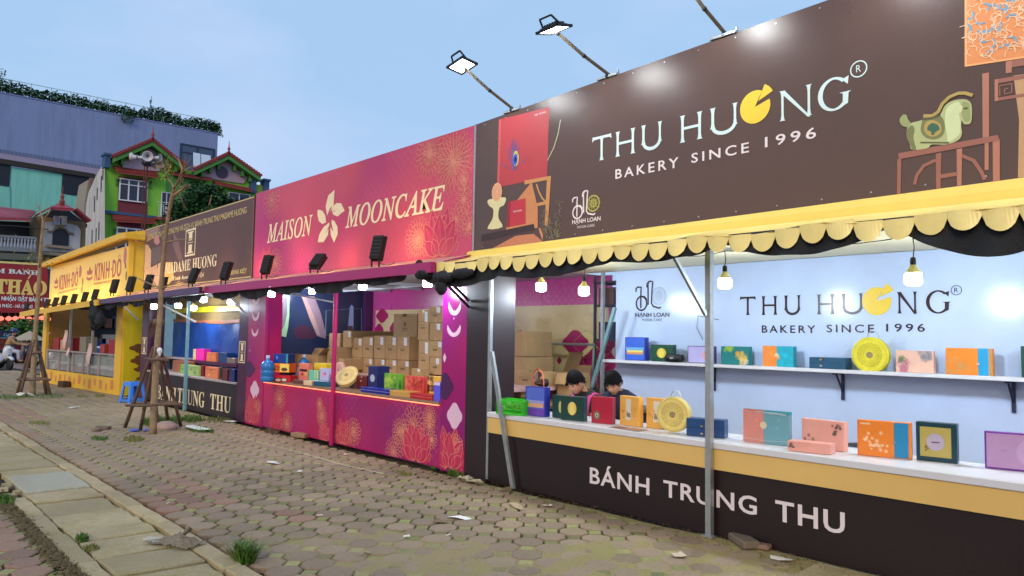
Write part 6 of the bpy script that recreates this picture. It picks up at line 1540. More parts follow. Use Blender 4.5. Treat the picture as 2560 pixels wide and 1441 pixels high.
def mg2(l, r, ty, d, label, body, deco=(), y=5.66):
    A = PY(*l, y); B = PY(*r, y); rr2 = ray(l[0], ty); h = (CAM+rr2*(y/rr2.y)).z-zt3
    t = thing('gift_box', label, 'gift box', (A.x, y, ZM+.001), 0, Mg); b = MB(); w = B.x-A.x; hf = h+.08; b.box(0, w, 0, d, 0, h+.08); b.build('box_body', C(*body, rough=.4), t, world=False, bevel=.003)
    for k, dd in enumerate(deco):
        b = MB()
        if dd[0] == 'f':
            for q_ in range(dd[5]):
                cx, cz, sz = w*min(.9, max(.08, dd[1]+random.uniform(-1, 1)*dd[3])), hf*min(.9, max(.1, dd[2]+random.uniform(-1, 1)*.4)), random.uniform(.02, .05)
                for i in range(4): b.line_xz([(min(max(a1, .004), w-.004), min(max(a2, .004), hf-.004)) for a1, a2 in petal(cx, cz, i*80+q_*20, sz, sz*.5)], 0, .005, .0016+.0006*k, closed=True)
            b.build('leaf_print', C(*dd[4]), t, world=False); continue
        if dd[0] == 'r': b.box(dd[1]*w, dd[3]*w, -.0014-.0006*k, 0, .08+dd[2]*h, .08+dd[4]*h)
        else: b.poly_xz(circle(dd[1]*w, .08+dd[2]*h, dd[3]*w, dd[4]*h), 0, .0016+.0006*k)
        b.build('printed_panel', C(*dd[5]), t, world=False)
mg2(z2(955, 1160), z2(1165, 1170), z2(0, 790)[1], .09, 'coral upright box with dark label and green side on the magenta counter', (222, 130, 110), [('r', .12, .42, .9, .58, (40, 24, 24)), ('d', .4, .22, .14, .1, (170, 50, 40)), ('d', .8, .25, .15, .14, (214, 180, 110))])
mg2(z2(1185, 1165), z2(1395, 1175), z2(0, 945)[1], .05, 'mint green square box on the magenta counter', (110, 206, 180), [('r', .62, .02, .72, 1, (226, 214, 110)), ('r', .88, 0, 1, 1, (240, 220, 150))])
mg2(z2(1435, 1185), z2(1630, 1190), z2(0, 905)[1], .07, 'pale lilac square box with a pink flower on the magenta counter', (186, 190, 236), [('d', .4, .45, .18, .25, (226, 160, 180)), ('d', .62, .55, .06, .12, (110, 60, 80))])
mg2(z2(870, 1150), z2(950, 1155), z2(0, 880)[1], .07, 'narrow blue and cream box left of the coral box', (110, 140, 190), [('r', .5, 0, .8, 1, (232, 210, 160))])
mg2(z2(1300, 1000), z2(1575, 1010), z2(0, 790)[1], .2, 'yellow box behind the mint green box', (232, 206, 60), [('r', .05, .3, .95, .36, (200, 160, 30))], y=5.9)
mg2(z2(1660, 1190), z2(1740, 1195), z2(0, 1040)[1], .06, 'small pink and blue bottle box just left of the magenta post', (190, 120, 150), [('r', .1, 0, .9, .4, (40, 110, 170))])
def flat(l, r, label, col, inner, h=.068, d=.17, y=5.42):
    A = PY(*z3_(*l), y); B = PY(*z3_(*r), y); w = B.x-A.x; t = thing('gift_box', label, 'gift box', (A.x, y, ZM+.001), 0, Mg); m_ = C(*col, rough=.3)
    b = MB(); b.box(0, w, 0, d, 0, h*.46); b.build('box_body', m_, t, world=False, bevel=.003); b = MB(); b.box(-.004, w+.004, -.004, d+.004, h*.56, h); b.build('lid', m_, t, world=False, bevel=.003)
    b = MB(); b.box(.004, w-.004, .004, d-.004, h*.46, h*.56); b.build('reveal_strip', C(*inner), t, world=False)
p = PY(808, 930, 5.75); t = thing('wire_hoop', 'dark wire hoop standing among the boxes left of the magenta post', 'hoop', (PY(758, 935, 5.8).x, 5.8, ZM)); b = MB()
c = PY(759, 925, 5.8); b.tube([(c.x+.19*math.cos(a/20*math.pi), 5.8, c.z-.02+.22*math.sin(a/20*math.pi)) for a in range(21)], .006, 6); b.build('hoop_wire', M_black, t)
td = drum(866, 938, 30, 5.58, .07, 'pale gold round basket leaning by the magenta post', (232, 208, 140), R(28), R(-42), handle=False)
td2 = drum(846, 925, 20, 5.74, .06, 'pale pink round box behind the magenta post', (232, 180, 170), R(0), 0, handle=False)
bx = lambda l, r, ty, d, lb, col, deco=(), **k: mg(z3_(*l), z3_(*r), 860+ty/9.608, d, lb, col, deco, **k)
mg2(z3_(130, 1075), z3_(285, 1075), 860+760/9.608, .1, 'narrow brown box left of the dark red carton cabinet', (92, 58, 56))
mg2(z3_(290, 1075), z3_(545, 1078), 860+752/9.608, .12, 'dark red box with two pale knots on the magenta counter', (90, 8, 14), [('d', .5, .85, .07, .08, (226, 160, 140)), ('d', .45, .35, .06, .07, (226, 190, 180))])
mg2(z3_(572, 1000), z3_(790, 1005), 860+528/9.608, .20, 'tall navy gift box with a silver oval on the magenta counter', (20, 34, 96), [('d', .5, .36, .26, .20, (170, 180, 206)), ('r', .1, .96, .9, .98, (40, 60, 130))])
flat((395, 1130), (1065, 1168), 'flat royal blue box with a pale band lying on the magenta counter', (16, 28, 150), (200, 200, 240))
mg2(z3_(962, 1040), z3_(1395, 1050), 860+700/9.608, .05, 'bright green leafy gift box on the magenta counter', (104, 168, 40), [('f', .4, .5, .4, (200, 222, 90), 16), ('f', .7, .3, .3, (40, 110, 40), 16), ('r', .0, 0, .03, 1, (60, 130, 50))])
flat((1090, 1190), (1575, 1220), 'flat gold box lying between the blue and red flat boxes', (206, 160, 80), (226, 190, 110), y=5.44)
mg2(z3_(1455, 1085), z3_(1915, 1100), 860+755/9.608, .06, 'coral red gift box with swirls on the magenta counter', (206, 70, 56), [('f', .4, .5, .42, (236, 130, 110), 16), ('f', .7, .4, .3, (160, 30, 30), 10)])
flat((1590, 1235), (2120, 1272), 'flat red box with a pale line lying by the magenta column', (186, 28, 40), (236, 150, 140), y=5.41, d=.15)
mg2(z3_(2035, 1105), z3_(2300, 1110), 860+765/9.608, .06, 'yellow and brown patterned gift box by the magenta column', (226, 180, 70), [('r', 0, 0, .55, .40, (120, 40, 30)), ('f', .2, .7, .15, (100, 80, 50), 6), ('d', .2, .2, .14, .12, (150, 110, 60))])
mg2(z3_(2150, 1305), z3_(2300, 1318), 860+915/9.608, .08, 'small cornflower blue box with a pale top beside the magenta column', (90, 90, 226), [('r', 0, .76, 1, 1, (226, 200, 226))], y=5.42)

# goods in the dark brown stall
def z5(x, y): return (360+x/5.146, 680+y/5.146)
def bg_(l, r, ty, y, d, lb, col, z0, deco=(), grp='goods in the dark brown stall'):
    A = PY(*z5(*l), y); B = PY(*z5(*r), y); w = B.x-A.x; py = 680+ty/5.146; rr2 = ray(z5(*l)[0], py); h = (CAM+rr2*(y/rr2.y)).z-z0
    t = thing('gift_box', lb, 'gift box', (A.x, y, z0+.001), 0, grp); b = MB(); b.box(0, w, 0, d, 0, h); b.build('box_body', C(*col, rough=.4), t, world=False, bevel=.004)
    for k, dd in enumerate(deco): b = MB(); b.poly_xz(circle(dd[0]*w, dd[1]*h, dd[2]*w, dd[3]*h, n=10), 0, .0015+.0005*k); b.build('printed_panel', C(*dd[4]), t, world=False)
    b = MB(); b.box(w*.02, w*.98, -.002, 0, h*.80, h*.815); b.build('lid_line', C(*[int(c*.6) for c in col]), t, world=False)
bg_((662, 1140), (765, 1140), 990, 5.93, .15, 'bright pink box on the inner shelf', (240, 40, 170), SZ)
bg_((627, 1130), (658, 1130), 993, 5.96, .15, 'narrow cream box left of the bright pink box', (222, 206, 150), SZ)
bg_((803, 1150), (918, 1150), 1035, 5.93, .16, 'orange box with two knobs on the inner shelf', (226, 120, 70), SZ, [(.2, .5, .05, .06, (240, 200, 150)), (.7, .5, .05, .06, (240, 200, 150))])
bg_((950, 1160), (1060, 1160), 1037, 5.93, .18, 'dark blue box on the inner shelf', (20, 56, 110), SZ)
bg_((1065, 1170), (1170, 1170), 1105, 5.92, .14, 'low grey-brown box at the right end of the inner shelf', (120, 100, 96), SZ)
za_ = .68
bg_((362, 1320), (535, 1320), 1135, 5.7, .2, 'brown ribbed box at the left on the dark brown stall counter', (150, 92, 62), za_)
bg_((468, 1335), (552, 1335), 1188, 5.6, .12, 'leaf green box behind the pale blue post', (120, 190, 90), za_, [(.3, .5, .1, .1, (60, 110, 50))])
bg_((562, 1345), (695, 1345), 1200, 5.55, .12, 'pale green spotted box right of the pale blue post', (160, 190, 110), za_, [(.3, .6, .08, .08, (80, 90, 50)), (.7, .3, .08, .08, (80, 90, 50))])
bg_((698, 1350), (752, 1350), 1200, 5.6, .14, 'wine red box between the green and orange boxes', (110, 16, 34), za_)
bg_((785, 1370), (945, 1370), 1218, 5.5, .12, 'orange box with a carved pattern on the dark brown stall counter', (222, 126, 76), za_, [(.5, .75, .06, .05, (120, 50, 30)), (.3, .3, .1, .1, (240, 170, 120))])
bg_((965, 1375), (998, 1375), 1222, 5.5, .14, 'narrow black box right of the carved orange box', (24, 22, 30), za_)
bg_((1003, 1385), (1068, 1385), 1245, 5.45, .12, 'maroon box near the right column of the dark brown stall', (104, 30, 26), za_)
bg_((1092, 1395), (1160, 1395), 1248, 5.45, .12, 'navy box nearest the right column of the dark brown stall', (20, 30, 96), za_)
# black shelving seen in the gap beside the white wall
t = thing('storage_rack', 'dark storage rack glimpsed in the gap beside the white wall', 'rack', (-6.45, 7.6, 0))
for zz in (.3, .9, 1.55, 2.0, 2.3): b = MB(); b.box(-6.66, -6.22, 7.42, 7.75, zz, zz+.03); b.build('rack_shelf', mat('dark_rack_paint', (.03, .035, .05), .6), t)
for xx in (-6.66, -6.26): b = MB(); b.box(xx, xx+.03, 7.42, 7.45, 0, 2.4); b.build('upright', mat('dark_rack_paint', (0, 0, 0)), t)
for zz, cc_ in ((.93, (60, 40, 50)), (1.58, (40, 44, 70)), (2.03, (90, 60, 60)), (.33, (200, 190, 196))): b = MB(); b.box(-6.6, -6.35, 7.46, 7.7, zz, zz+.22); b.build('stored_pack', C(*cc_), t)
# =================================================================== STREET TREES, STOOL, LITTER
M_bark = mat('young_tree_bark', srgb(150, 128, 98), .9, var=.4, scale=7, bump=.6, bscale=24)
M_bark2 = mat('stake_wood', srgb(104, 80, 64), .9, var=.4, scale=8, bump=.5, bscale=30)
M_leafy = mat('yellowing_leaf', srgb(132, 130, 44), .7, var=.3)
def tree_px(pts, rr, y, n=9, z0=None):
    P3 = [PY(px, py, y) for px, py in pts]
    if z0 is not None: P3[0].z = z0
    return P3
def branch_mb(mb, pts, r0, r1, y, n=8, dy=0.):
    P3 = [PY(px, py, y) for px, py in pts]; k = len(P3)
    for i in range(1, k): P3[i].y += dy*i/(k-1)
    out = []; rs = []
    for i in range(k-1):
        for s_ in range(3):
            t = s_/3; out.append(P3[i].lerp(P3[i+1], t)); rs.append(r0+(r1-r0)*((i+t)/(k-1)))
    out.append(P3[-1]); rs.append(r1)
    rs = [r*(1+.10*noise.noise(Vector((i*1.7, r0*90, 0)))) for i, r in enumerate(rs)]
    mb.tube(out, rs, n)
def young_tree(base, trunk, branches, stakes, rails, y, label, r0=.07, leaves=()):
    g = G(*base); t = thing('young_tree', label, 'tree', (g.x, y, 0), 0, 'bare street trees in wooden stakes')
    b = MB(); branch_mb(b, trunk, r0, r0*.38, y, 10)
    b.build('trunk', M_bark, t, smooth=True)
    for pts, ra, rb, dy in branches:
        b = MB(); branch_mb(b, pts, ra, rb, y, 7, dy)
        # twigs
        P3 = [PY(px, py, y) for px, py in pts]
        for k in range(4):
            i = random.randrange(1, len(P3)); p = P3[i-1].lerp(P3[i], random.random()); d = (P3[i]-P3[i-1]).normalized()
            q_ = p+d*random.uniform(.08, .2)+Vector((random.uniform(-.1, .1), random.uniform(-.1, .1), random.uniform(0, .14))); b.tube([p, p.lerp(q_, .5)+Vector((0, 0, .01)), q_], [rb*.8, rb*.5, rb*.2], 5)
        b.build('branch', M_bark, t, smooth=True)
    if leaves:
        b = MB()
        for (px, py, n_, s_) in leaves:
            c = PY(px, py, y)
            for k in range(n_):
                p = c+Vector((random.gauss(0, s_), random.gauss(0, s_), random.gauss(0, s_*.7))); a = Vector((random.uniform(-1, 1), random.uniform(-1, 1), random.uniform(-.6, .6))).normalized()*random.uniform(.05, .10); w = a.cross(Vector((0, 0, 1))).normalized()*.02
                b.add([p, p+a*.5+w, p+a, p+a*.5-w], [(0, 1, 2, 3)])
        b.build('leaf_sprig', M_leafy, t)['kind'] = 'stuff'
    return t
def stakes(y, st, rails, base, label, r=.029):
    g = G(*base); t = thing('tree_stake_frame', label, 'tree stakes', (g.x, y, 0), 0, 'wooden stake frames round the street trees')
    for (bx_, by_, tx, ty, dy) in st:
        B = G(bx_, by_); T = PY(tx, ty, y+dy); b = MB(); mid = B.lerp(T, .5)+Vector((random.uniform(-.02, .02), 0, 0)); B.z = -.02
        b.tube([B, B.lerp(mid, .5), mid, mid.lerp(T, .5), T], [r, r*.95, r*.9, r*.85, r*.75], 8); b.build('stake', M_bark2, t, smooth=True)
    for (x0_, y0_, x1_, y1_, dy) in rails:
        A = PY(x0_, y0_, y+dy); B = PY(x1_, y1_, y+dy); b = MB(); b.tube([A, A.lerp(B, .4)+Vector((0, 0, -.01)), A.lerp(B, .7)+Vector((0, 0, .008)), B], r*.75, 8); b.build('rail', M_bark2, t, smooth=True)
    return t
yt1 = G(382, 1085).y
T1 = [(382, 1086), (384, 1030), (388, 960), (391, 900), (394, 850), (400, 790), (402, 740), (405, 690), (409, 640), (414, 590), (422, 530), (430, 490), (435, 470)]
BR = [([(435, 471), (424, 456), (411, 446), (400, 425), (390, 402)], .012, .004, .1), ([(435, 471), (448, 450), (456, 425), (452, 414), (446, 398)], .022, .009, 0), ([(454, 432), (462, 420), (470, 412)], .012, .006, .1), ([(448, 450), (458, 442), (471, 435)], .016, .006, -.1),
      ([(433, 490), (446, 474), (458, 461)], .024, .018, .1), ([(402, 722), (385, 710), (372, 700), (364, 690)], .015, .005, -.2), ([(401, 724), (396, 700), (392, 680), (394, 664)], .012, .004, .1), ([(403, 722), (418, 712), (436, 706), (453, 700)], .014, .004, .1),
      ([(412, 622), (407, 600), (404, 580), (400, 566)], .016, .005, .1), ([(413, 610), (411, 585), (409, 562)], .013, .005, -.1), ([(416, 606), (430, 600), (444, 598), (455, 590)], .014, .004, .2), ([(411, 446), (414, 425), (410, 405)], .012, .005, .1)]
young_tree((382, 1085), T1, BR, None, None, yt1, 'pruned bare young tree propped by stakes before the dark brown stall', .058, leaves=((412, 424, 60, .09), (414, 405, 24, .06), (445, 410, 12, .08)))
stakes(yt1, [(311, 1070, 384, 868, .02), (350, 1076, 392, 870, -.03), (421, 1062, 398, 880, .10), (453, 1066, 402, 872, .05), (395, 1070, 380, 880, .2)],
       [(316, 1014, 454, 1011, -.16), (330, 1008, 440, 1006, .2), (364, 897, 420, 901, -.12), (372, 903, 415, 898, .12)], (382, 1085), 'stake frame round the nearer bare tree')
t = thing('tied_bag', 'white plastic scrap tied to the nearer tree trunk', 'plastic scrap', PY(399, 877, yt1-.12)); b = MB(); b.ico((0, 0, 0), .06, 2, (1, .6, .8), .18); b.build('scrap_body', M_paper, t, world=False)
b = MB(); b.ico((.02, 0, -.05), .03, 1, (1, .6, 1.3), .2); b.build('knot', M_paper, t, world=False)
t = thing('tied_fibre', 'frayed fibre tie bound round the nearer tree trunk', 'fibre tie', PY(395, 806, yt1)); b = MB()
for k in range(40): a = random.uniform(-2.6, -.3); p = Vector((.085*math.cos(a), .085*math.sin(a), random.uniform(-.05, .05))); b.tube([p, p*1.3+Vector((-.06, 0, -.05)), p*1.4+Vector((-.08, 0, -.16-random.random()*.08))], .003, 4)
b.build('fibre', M_bark2, t, world=False)['kind'] = 'stuff'
b = MB(); b.lathe([(.082, -.05), (.09, 0), (.082, .05)], n=12); b.build('binding', C(90, 80, 60, var=.3), t, world=False)
yt2 = G(82, 988).y
T2 = [(81, 990), (82, 950), (85, 900), (87, 850), (91, 800), (94, 760), (98, 700), (100, 650), (103, 610), (106, 575), (108, 550)]
young_tree((82, 988), T2, [([(108, 550), (100, 530), (97, 512)], .022, .008, 0), ([(108, 550), (116, 532), (113, 518)], .022, .008, .1), ([(99, 668), (90, 650), (76, 640)], .02, .006, .2), ([(99, 668), (112, 655), (124, 648)], .02, .006, -.2), ([(100, 672), (86, 690), (70, 676)], .012, .004, .1)], None, None, yt2,
           'slimmer bare young tree at the far left with sparse yellow leaves', .07, leaves=((84, 640, 120, .3), (98, 655, 60, .2)))
stakes(yt2, [(42, 985, 84, 842, 0), (48, 992, 86, 850, -.1), (116, 986, 92, 850, .05), (126, 987, 90, 840, .12)], [(44, 949, 124, 950, -.2), (50, 945, 118, 947, .2), (72, 882, 103, 882, -.12), (76, 885, 100, 884, .12)], (82, 988), 'stake frame round the far-left bare tree', .036)

# blue plastic stool
p = G(318, 1008); t = thing('plastic_stool', 'sky blue plastic stool beside the yellow stall column', 'stool', (p.x-.05, p.y+.12, 0), R(18)); mS = mat('blue_stool_plastic', srgb(60, 130, 226), .35, var=.06)
def stool(t, m, H=.46, a=.20, c=.14):
    b = MB(); b.box(-c, c, -c, c, H-.02, H); b.build('seat', m, t, world=False, bevel=.008)
    for k in range(4):
        an = k*math.pi/2; M2 = Matrix.Rotation(an, 4, 'Z'); b = MB()
        z = [0, H-.03]; e = .008
        ol = [(-a, 0), (a, 0), (c, H-.01), (-c, H-.01)]; il = [(-a*.62, 0), (a*.62, 0), (c*.62, H-.09), (-c*.62, H-.09)]
        def pt(u, z_): f = z_/H; return (u, -(a+(c-a)*f), z_)
        def pl(L_, o): return [M2 @ Vector((x, -(a+(c-a)*z_/H)+o, z_)) for x, z_ in L_]
        vs = pl(ol, 0)+pl(il, 0)+pl(ol, e)+pl(il, e)
        b.add(vs, [(0, 4, 7, 3), (5, 1, 2, 6), (7, 6, 2, 3), (8, 11, 15, 12), (13, 14, 10, 9), (15, 11, 10, 14), (4, 12, 15, 7), (5, 6, 14, 13), (6, 7, 15, 14)]); b.build('leg_panel', m, t, world=False)
        b = MB(); b.bar(M2 @ Vector((-a*.9, -(a-.012), .06)), M2 @ Vector((a*.9, -(a-.012), .06)), .016, .05); b.build('foot_rail', m, t, world=False)
stool(t, mS)

# litter and loose stones
def scrap(px, py, s, label, col=(222, 222, 214), name='paper_scrap', cat='litter', h=.02, k=7, flat=1.6, z=.004):
    p = G(px, py, 0); b = MB(); n = k; ring = [(s*flat*math.cos(i/n*6.283)*random.uniform(.6, 1.1), s*math.sin(i/n*6.283)*random.uniform(.6, 1.1)) for i in range(n)]
    vs = [(x, y, z+random.uniform(0, h)) for x, y in ring]+[(x*.45, y*.45, z+random.uniform(h*.4, h*1.2)) for x, y in ring]+[(0, 0, z+h*.5)]
    b.add(vs, [(i, (i+1) % n, n+(i+1) % n, n+i) for i in range(n)]+[(n+i, n+(i+1) % n, 2*n) for i in range(n)])
    o = b.build(name, C(*col, rough=.6, var=.1)); o.location = (p.x, p.y, 0); o.rotation_euler = (0, 0, random.uniform(0, 3)); return tag(o, label, cat)
scrap(682, 1160, .07, 'white crumpled paper scrap on the pavers before the magenta counter')
scrap(1150, 1298, .075, 'white tissue scrap on the pavers before the brown column', (226, 226, 220))
scrap(749, 1182, .035, 'small white scrap just right of the larger white scrap')
scrap(186, 1020, .10, 'white paper scrap on the far left pavers')
scrap(500, 1074, .20, 'flat pale sheet lying in the grass by the dark brown counter', (206, 214, 200), name='plastic_sheet', flat=2.2, h=.05)
scrap(575, 1055, .09, 'white scrap at the foot of the dark brown counter front')
scrap(62, 993, .16, 'whitish sack lying before the far-left staked tree', (206, 206, 190), name='sack', cat='sack', h=.10)
scrap(1895, 1349, .05, 'pale paper scrap by the foot of the support post', (206, 196, 170))
scrap(1700, 1393, .05, 'crumpled pale wrapper at the bottom among the dirty pavers', (196, 180, 160), h=.03)
scrap(913, 1390, .03, 'small tan wrapper on the octagon pavers bottom centre', (160, 140, 110), h=.03)
scrap(985, 1142, .02, 'tiny white ball of paper beside the magenta counter foot', h=.03, flat=1)
scrap(865, 1138, .03, 'small pale scrap on the pavers below the magenta post', (206, 190, 160))
scrap(1018, 1345, .015, 'tiny white cigarette end on the dirt bottom centre', flat=2.5)
scrap(1190, 1209, .10, 'heap of torn cream paper at the brown column foot', (176, 164, 130), h=.04)
scrap(1160, 1202, .09, 'broken pale board scrap before the brown column', (190, 176, 150), h=.05)
scrap(1100, 1312-5, .05, 'brown dead leaf on the pavers right of centre', (120, 96, 66), name='dead_leaf', cat='leaf')
scrap(1265, 1225, .08, 'dried leaf litter near the leaning strut foot', (120, 100, 70), name='dead_leaf', cat='leaf')
scrap(1290, 1268, .05, 'beige strip of cardboard before the dark counter', (176, 156, 120), flat=3)
scrap(1370, 1268, .03, 'pair of pale fragments before the dark counter left end', (200, 190, 170), flat=2)
scrap(1600, 1250, .03, 'small reddish fragment before the dark counter centre', (150, 110, 90), flat=2)
scrap(1830, 1348, .035, 'pale flat fragment right of the support post base', (196, 186, 160), flat=2)
scrap(1955, 1402, .05, 'white torn scrap near the bottom right slabs', (206, 200, 186), flat=2)
scrap(335, 1079, .10, 'scrap of blue plastic at the foot of the staked tree', (40, 90, 200), name='plastic_sheet', h=.03)
scrap(370, 1078, .08, 'violet-blue plastic shred right by the staked tree trunk', (70, 80, 200), name='plastic_sheet', h=.03)
for i, (px, py, s_) in enumerate(((420, 1260, .012), (1490, 1268, .02), (800, 1290, .014), (660, 1240, .014), (1120, 1340, .014), (1240, 1320, .015))):
    scrap(px, py, s_*1.5, ['tiny pale chip on the kerb joint', 'dark leaf crumb before the dark counter', 'tiny white chip mid pavers', 'small white speck of paper left of centre', 'speck of dark leaf low centre', 'small white speck on the inserts right of centre'][i], [(200, 190, 170), (80, 64, 50)][i % 2], h=.008)
# crushed plastic bag on the slab
p = G(440, 1358, .02); t = thing('plastic_bag', 'crushed translucent brown plastic bag lying across the right kerb', 'plastic bag', (p.x, p.y, .02), R(25))
b = MB(); b.grid(lambda u, v: ((u-.5)*.42, (v-.5)*.20, .004+.075*max(0, (1-abs(u-.6)*2.2))*(1-abs(v-.5)*1.7)+.02*noise.noise(Vector((u*9, v*7, 3)))+.014*noise.noise(Vector((u*25, v*20, 5)))), 30, 16); b.build('bag_film', mat('brown_bag_film', srgb(126, 112, 90), .25, alpha=.86, var=.2), t, world=False)
b = MB(); b.tube([(.05, .03, .07), (.09, .05, .10), (.10, .02, .12), (.08, -.02, .08)], [.018, .014, .012, .008], 6); b.build('knotted_handle', mat('brown_bag_film', (0, 0, 0)), t, world=False)
b = MB(); b.grid(lambda u, v: (-.30+.22*u, -.05+.1*v-.04*u, .004+.018*abs(noise.noise(Vector((u*8, v*8, 8))))), 14, 8); b.build('clear_corner', mat('clear_bag_film', srgb(200, 200, 190), .15, alpha=.55, var=.1), t, world=False)
def stone(px, py, sx, sy, sz, label, col, name='stone', cat='stone', rz=0, jit=.05, sub=2):
    p = G(px, py); b = MB(); b.ico((0, 0, sz*.4), 1, sub, (sx, sy, sz), jit); o = b.build(name, C(*col, rough=.85, var=.15), smooth=True); o.location = (p.x, p.y, 0); o.rotation_euler = (0, 0, rz); return tag(o, label, cat)
stone(416, 1072, .26, .17, .09, 'rounded pink-grey stone slab lying at the foot of the staked tree', (176, 150, 140))
def brick(px, py, lx, ly, lz, rz, label, col):
    p = G(px, py); b = MB(); b.box(-lx/2, lx/2, -ly/2, ly/2, 0, lz); o = b.build('loose_brick', C(*col, rough=.9, var=.25), bevel=.012); o.location = (p.x, p.y, 0); o.rotation_euler = (0, 0, rz); return tag(o, label, 'brick')
brick(752, 1094, .30, .16, .07, .3, 'loose paver block lying against the magenta counter foot', (150, 118, 92))
brick(160, 968, .42, .2, .16, .1, 'dark block on the ground before the yellow counter', (70, 52, 40))
brick(1860, 1362, .30, .14, .06, -.6, 'broken concrete lump by the near counter, right of the post', (110, 96, 80))
brick(1900, 1372, .16, .10, .04, .2, 'small broken brick piece beside the concrete lump', (130, 100, 84))
brick(258, 1075, .22, .12, .06, .7, 'grey-brown rubble piece on the left pavers', (110, 94, 84))
brick(240, 1079, .12, .1, .05, .2, 'small rubble piece beside the grey-brown one', (130, 110, 96))
p = G(680, 1083); b = MB()
for k in range(60): a = random.uniform(-1, 1); b.tube([(a*.22, random.uniform(-.05, .05), .01), (a*.22+random.uniform(-.05, .05), random.uniform(-.05, .05), random.uniform(.02, .06)), (a*.22+random.uniform(-.08, .08), random.uniform(-.06, .06), .01)], .006, 4)
o = b.build('bark_debris', M_bark2); o.location = (p.x, p.y, 0); tag(o, 'dark twiggy bark debris before the magenta left column', 'debris'); o['kind'] = 'stuff'
dm = MB()
for k in range(700):
    px, py = random.choice([(random.uniform(1150, 1500), 0), (random.uniform(1500, 2200), 0), (random.uniform(700, 1150), 0)]); x = PY(px, 1200, YF).x; y = YF-.03-abs(random.gauss(0, .14)); s_ = random.uniform(.006, .02)
    dm.add([(x, y, .004), (x+s_, y+s_*.4, .01), (x+s_*.5, y+s_*1.2, .004), (x-s_*.4, y+s_*.7, .008)], [(0, 1, 2, 3)])
for k in range(900):
    g_ = G(random.uniform(0, 2400), random.uniform(1080, 1440)); 
    if g_.y > 5.3: continue
    x, y, s_ = g_.x, g_.y, random.uniform(.004, .012)
    dm.add([(x, y, .004), (x+s_, y+s_*.4, .008), (x+s_*.5, y+s_*1.2, .004), (x-s_*.4, y+s_*.7, .006)], [(0, 1, 2, 3)])
o = dm.build('leaf_crumbs', C(112, 90, 62, rough=.9, var=.5), label='scattered leaf crumbs and grit on the paving'); o['kind'] = 'stuff'
# =================================================================== HOUSES AND STREET BEYOND
def qx(px, py, x0): p = PXx(px, py, x0); return (p.y, p.z)
def fpoly(mb, pts, x0, t=.0, th=None):
    """flat or extruded shape on a facade facing +x"""
    P3 = [(x0+t, *qx(px, py, x0)) for px, py in pts]; n = len(P3)
    if th is None: mb.add(P3, [tuple(range(n))])
    else: mb.add(P3+[(x-th, y, z) for x, y, z in P3], [tuple(range(n)), tuple(range(2*n-1, n-1, -1))]+[(i, n+i, n+(i+1) % n, (i+1) % n) for i in range(n)])
    return mb
def fpart(nm, pts, x0, m, par, t=0., th=.1, **k): return fpoly(MB(), pts, x0, t, th).build(nm, m, par, fix=True, **k)
def fwin(x0, l, t_, r, bo, par, cols=3, transom=.25, mf=None, mg=None, dark=(26, 36, 60), slope=None):
    """framed window given by its left/top/right/bottom pixels, horizontal edges level in the world"""
    yl, zt_ = qx(l, t_, x0); yr = qx(r, t_, x0)[0]; zb = qx(l, bo, x0)[1]; mf = mf or C(214, 214, 226)
    w, h = yr-yl, zt_-zb; f = min(w, h)*.05; b = MB()
    b.box(x0-.05, x0+.06, yl, yl+f, zb, zt_); b.box(x0-.05, x0+.06, yr-f, yr, zb, zt_); b.box(x0-.05, x0+.06, yl+f, yr-f, zb, zb+f); b.box(x0-.05, x0+.06, yl+f, yr-f, zt_-f, zt_)
    for i in range(1, cols): b.box(x0-.05, x0+.055, yl+w*i/cols-f*.5, yl+w*i/cols+f*.5, zb+f, zt_-f)
    if transom: b.box(x0-.05, x0+.05, yl+f, yr-f, zt_-h*transom-f*.4, zt_-h*transom+f*.4)
    wo = b.build('window', mf, par)
    for i in range(cols):
        b = MB(); b.box(x0-.04, x0-.02, yl+w*i/cols+f*.5, yl+w*(i+1)/cols-f*.5, zb+f, zt_-f); b.build('pane', mg or C(*dark, rough=.12), wo)
    return wo
def rooftiles(nm, pts, x0, par, m, out=.5, n=26):
    """short tiled canopy: top edge on the wall, bottom edge standing out; pts TL TR BR BL"""
    (a, za), (b_, zb), (c, zc), (d, zd) = [qx(px, py, x0) for px, py in pts]; rows = 4
    base = MB(); base.add([(x0, a, za), (x0, b_, zb), (x0+out, c, zc), (x0+out, d, zd), (x0, a, za-.1), (x0, b_, zb-.1), (x0+out, c, zc-.1), (x0+out, d, zd-.1)], [(0,1,2,3),(4,7,6,5),(0,4,5,1),(1,5,6,2),(2,6,7,3),(3,7,4,0)])
    r = base.build(nm, m, par)
    t = MB()
    for i in range(n+1):
        u = i/n; T = Vector((x0, a+(b_-a)*u, za+(zb-za)*u)); B = Vector((x0+out, d+(c-d)*u, zd+(zc-zd)*u))
        for k in range(rows): p = T.lerp(B, k/rows); q_ = T.lerp(B, (k+1)/rows); t.tube([p+Vector((0, 0, .02)), q_+Vector((0, 0, .05))], .05, 5)
    o = t.build('roof_tile', m, r); o['kind'] = 'stuff'
    return r
M_tile = mat('red_clay_tile', srgb(132, 52, 48), .7, var=.25, scale=3, bump=.3)
M_greyb = mat('mauve_grey_render', srgb(120, 134, 174), .85, var=.10, scale=.25, streak=.22, bump=.1, bscale=3)
M_teal = mat('pale_teal_render', srgb(122, 196, 184), .85, var=.10, scale=.35, streak=.25)
M_green = mat('lime_green_render', srgb(124, 190, 62), .85, var=.10, scale=.5, streak=.3)
M_green2 = mat('deep_green_render', srgb(70, 130, 60), .85, var=.10, scale=.5)
M_pinkr = mat('dull_pink_render', srgb(170, 146, 160), .85, var=.06)
M_blue = mat('slate_blue_trim', srgb(52, 84, 122), .8, var=.08)
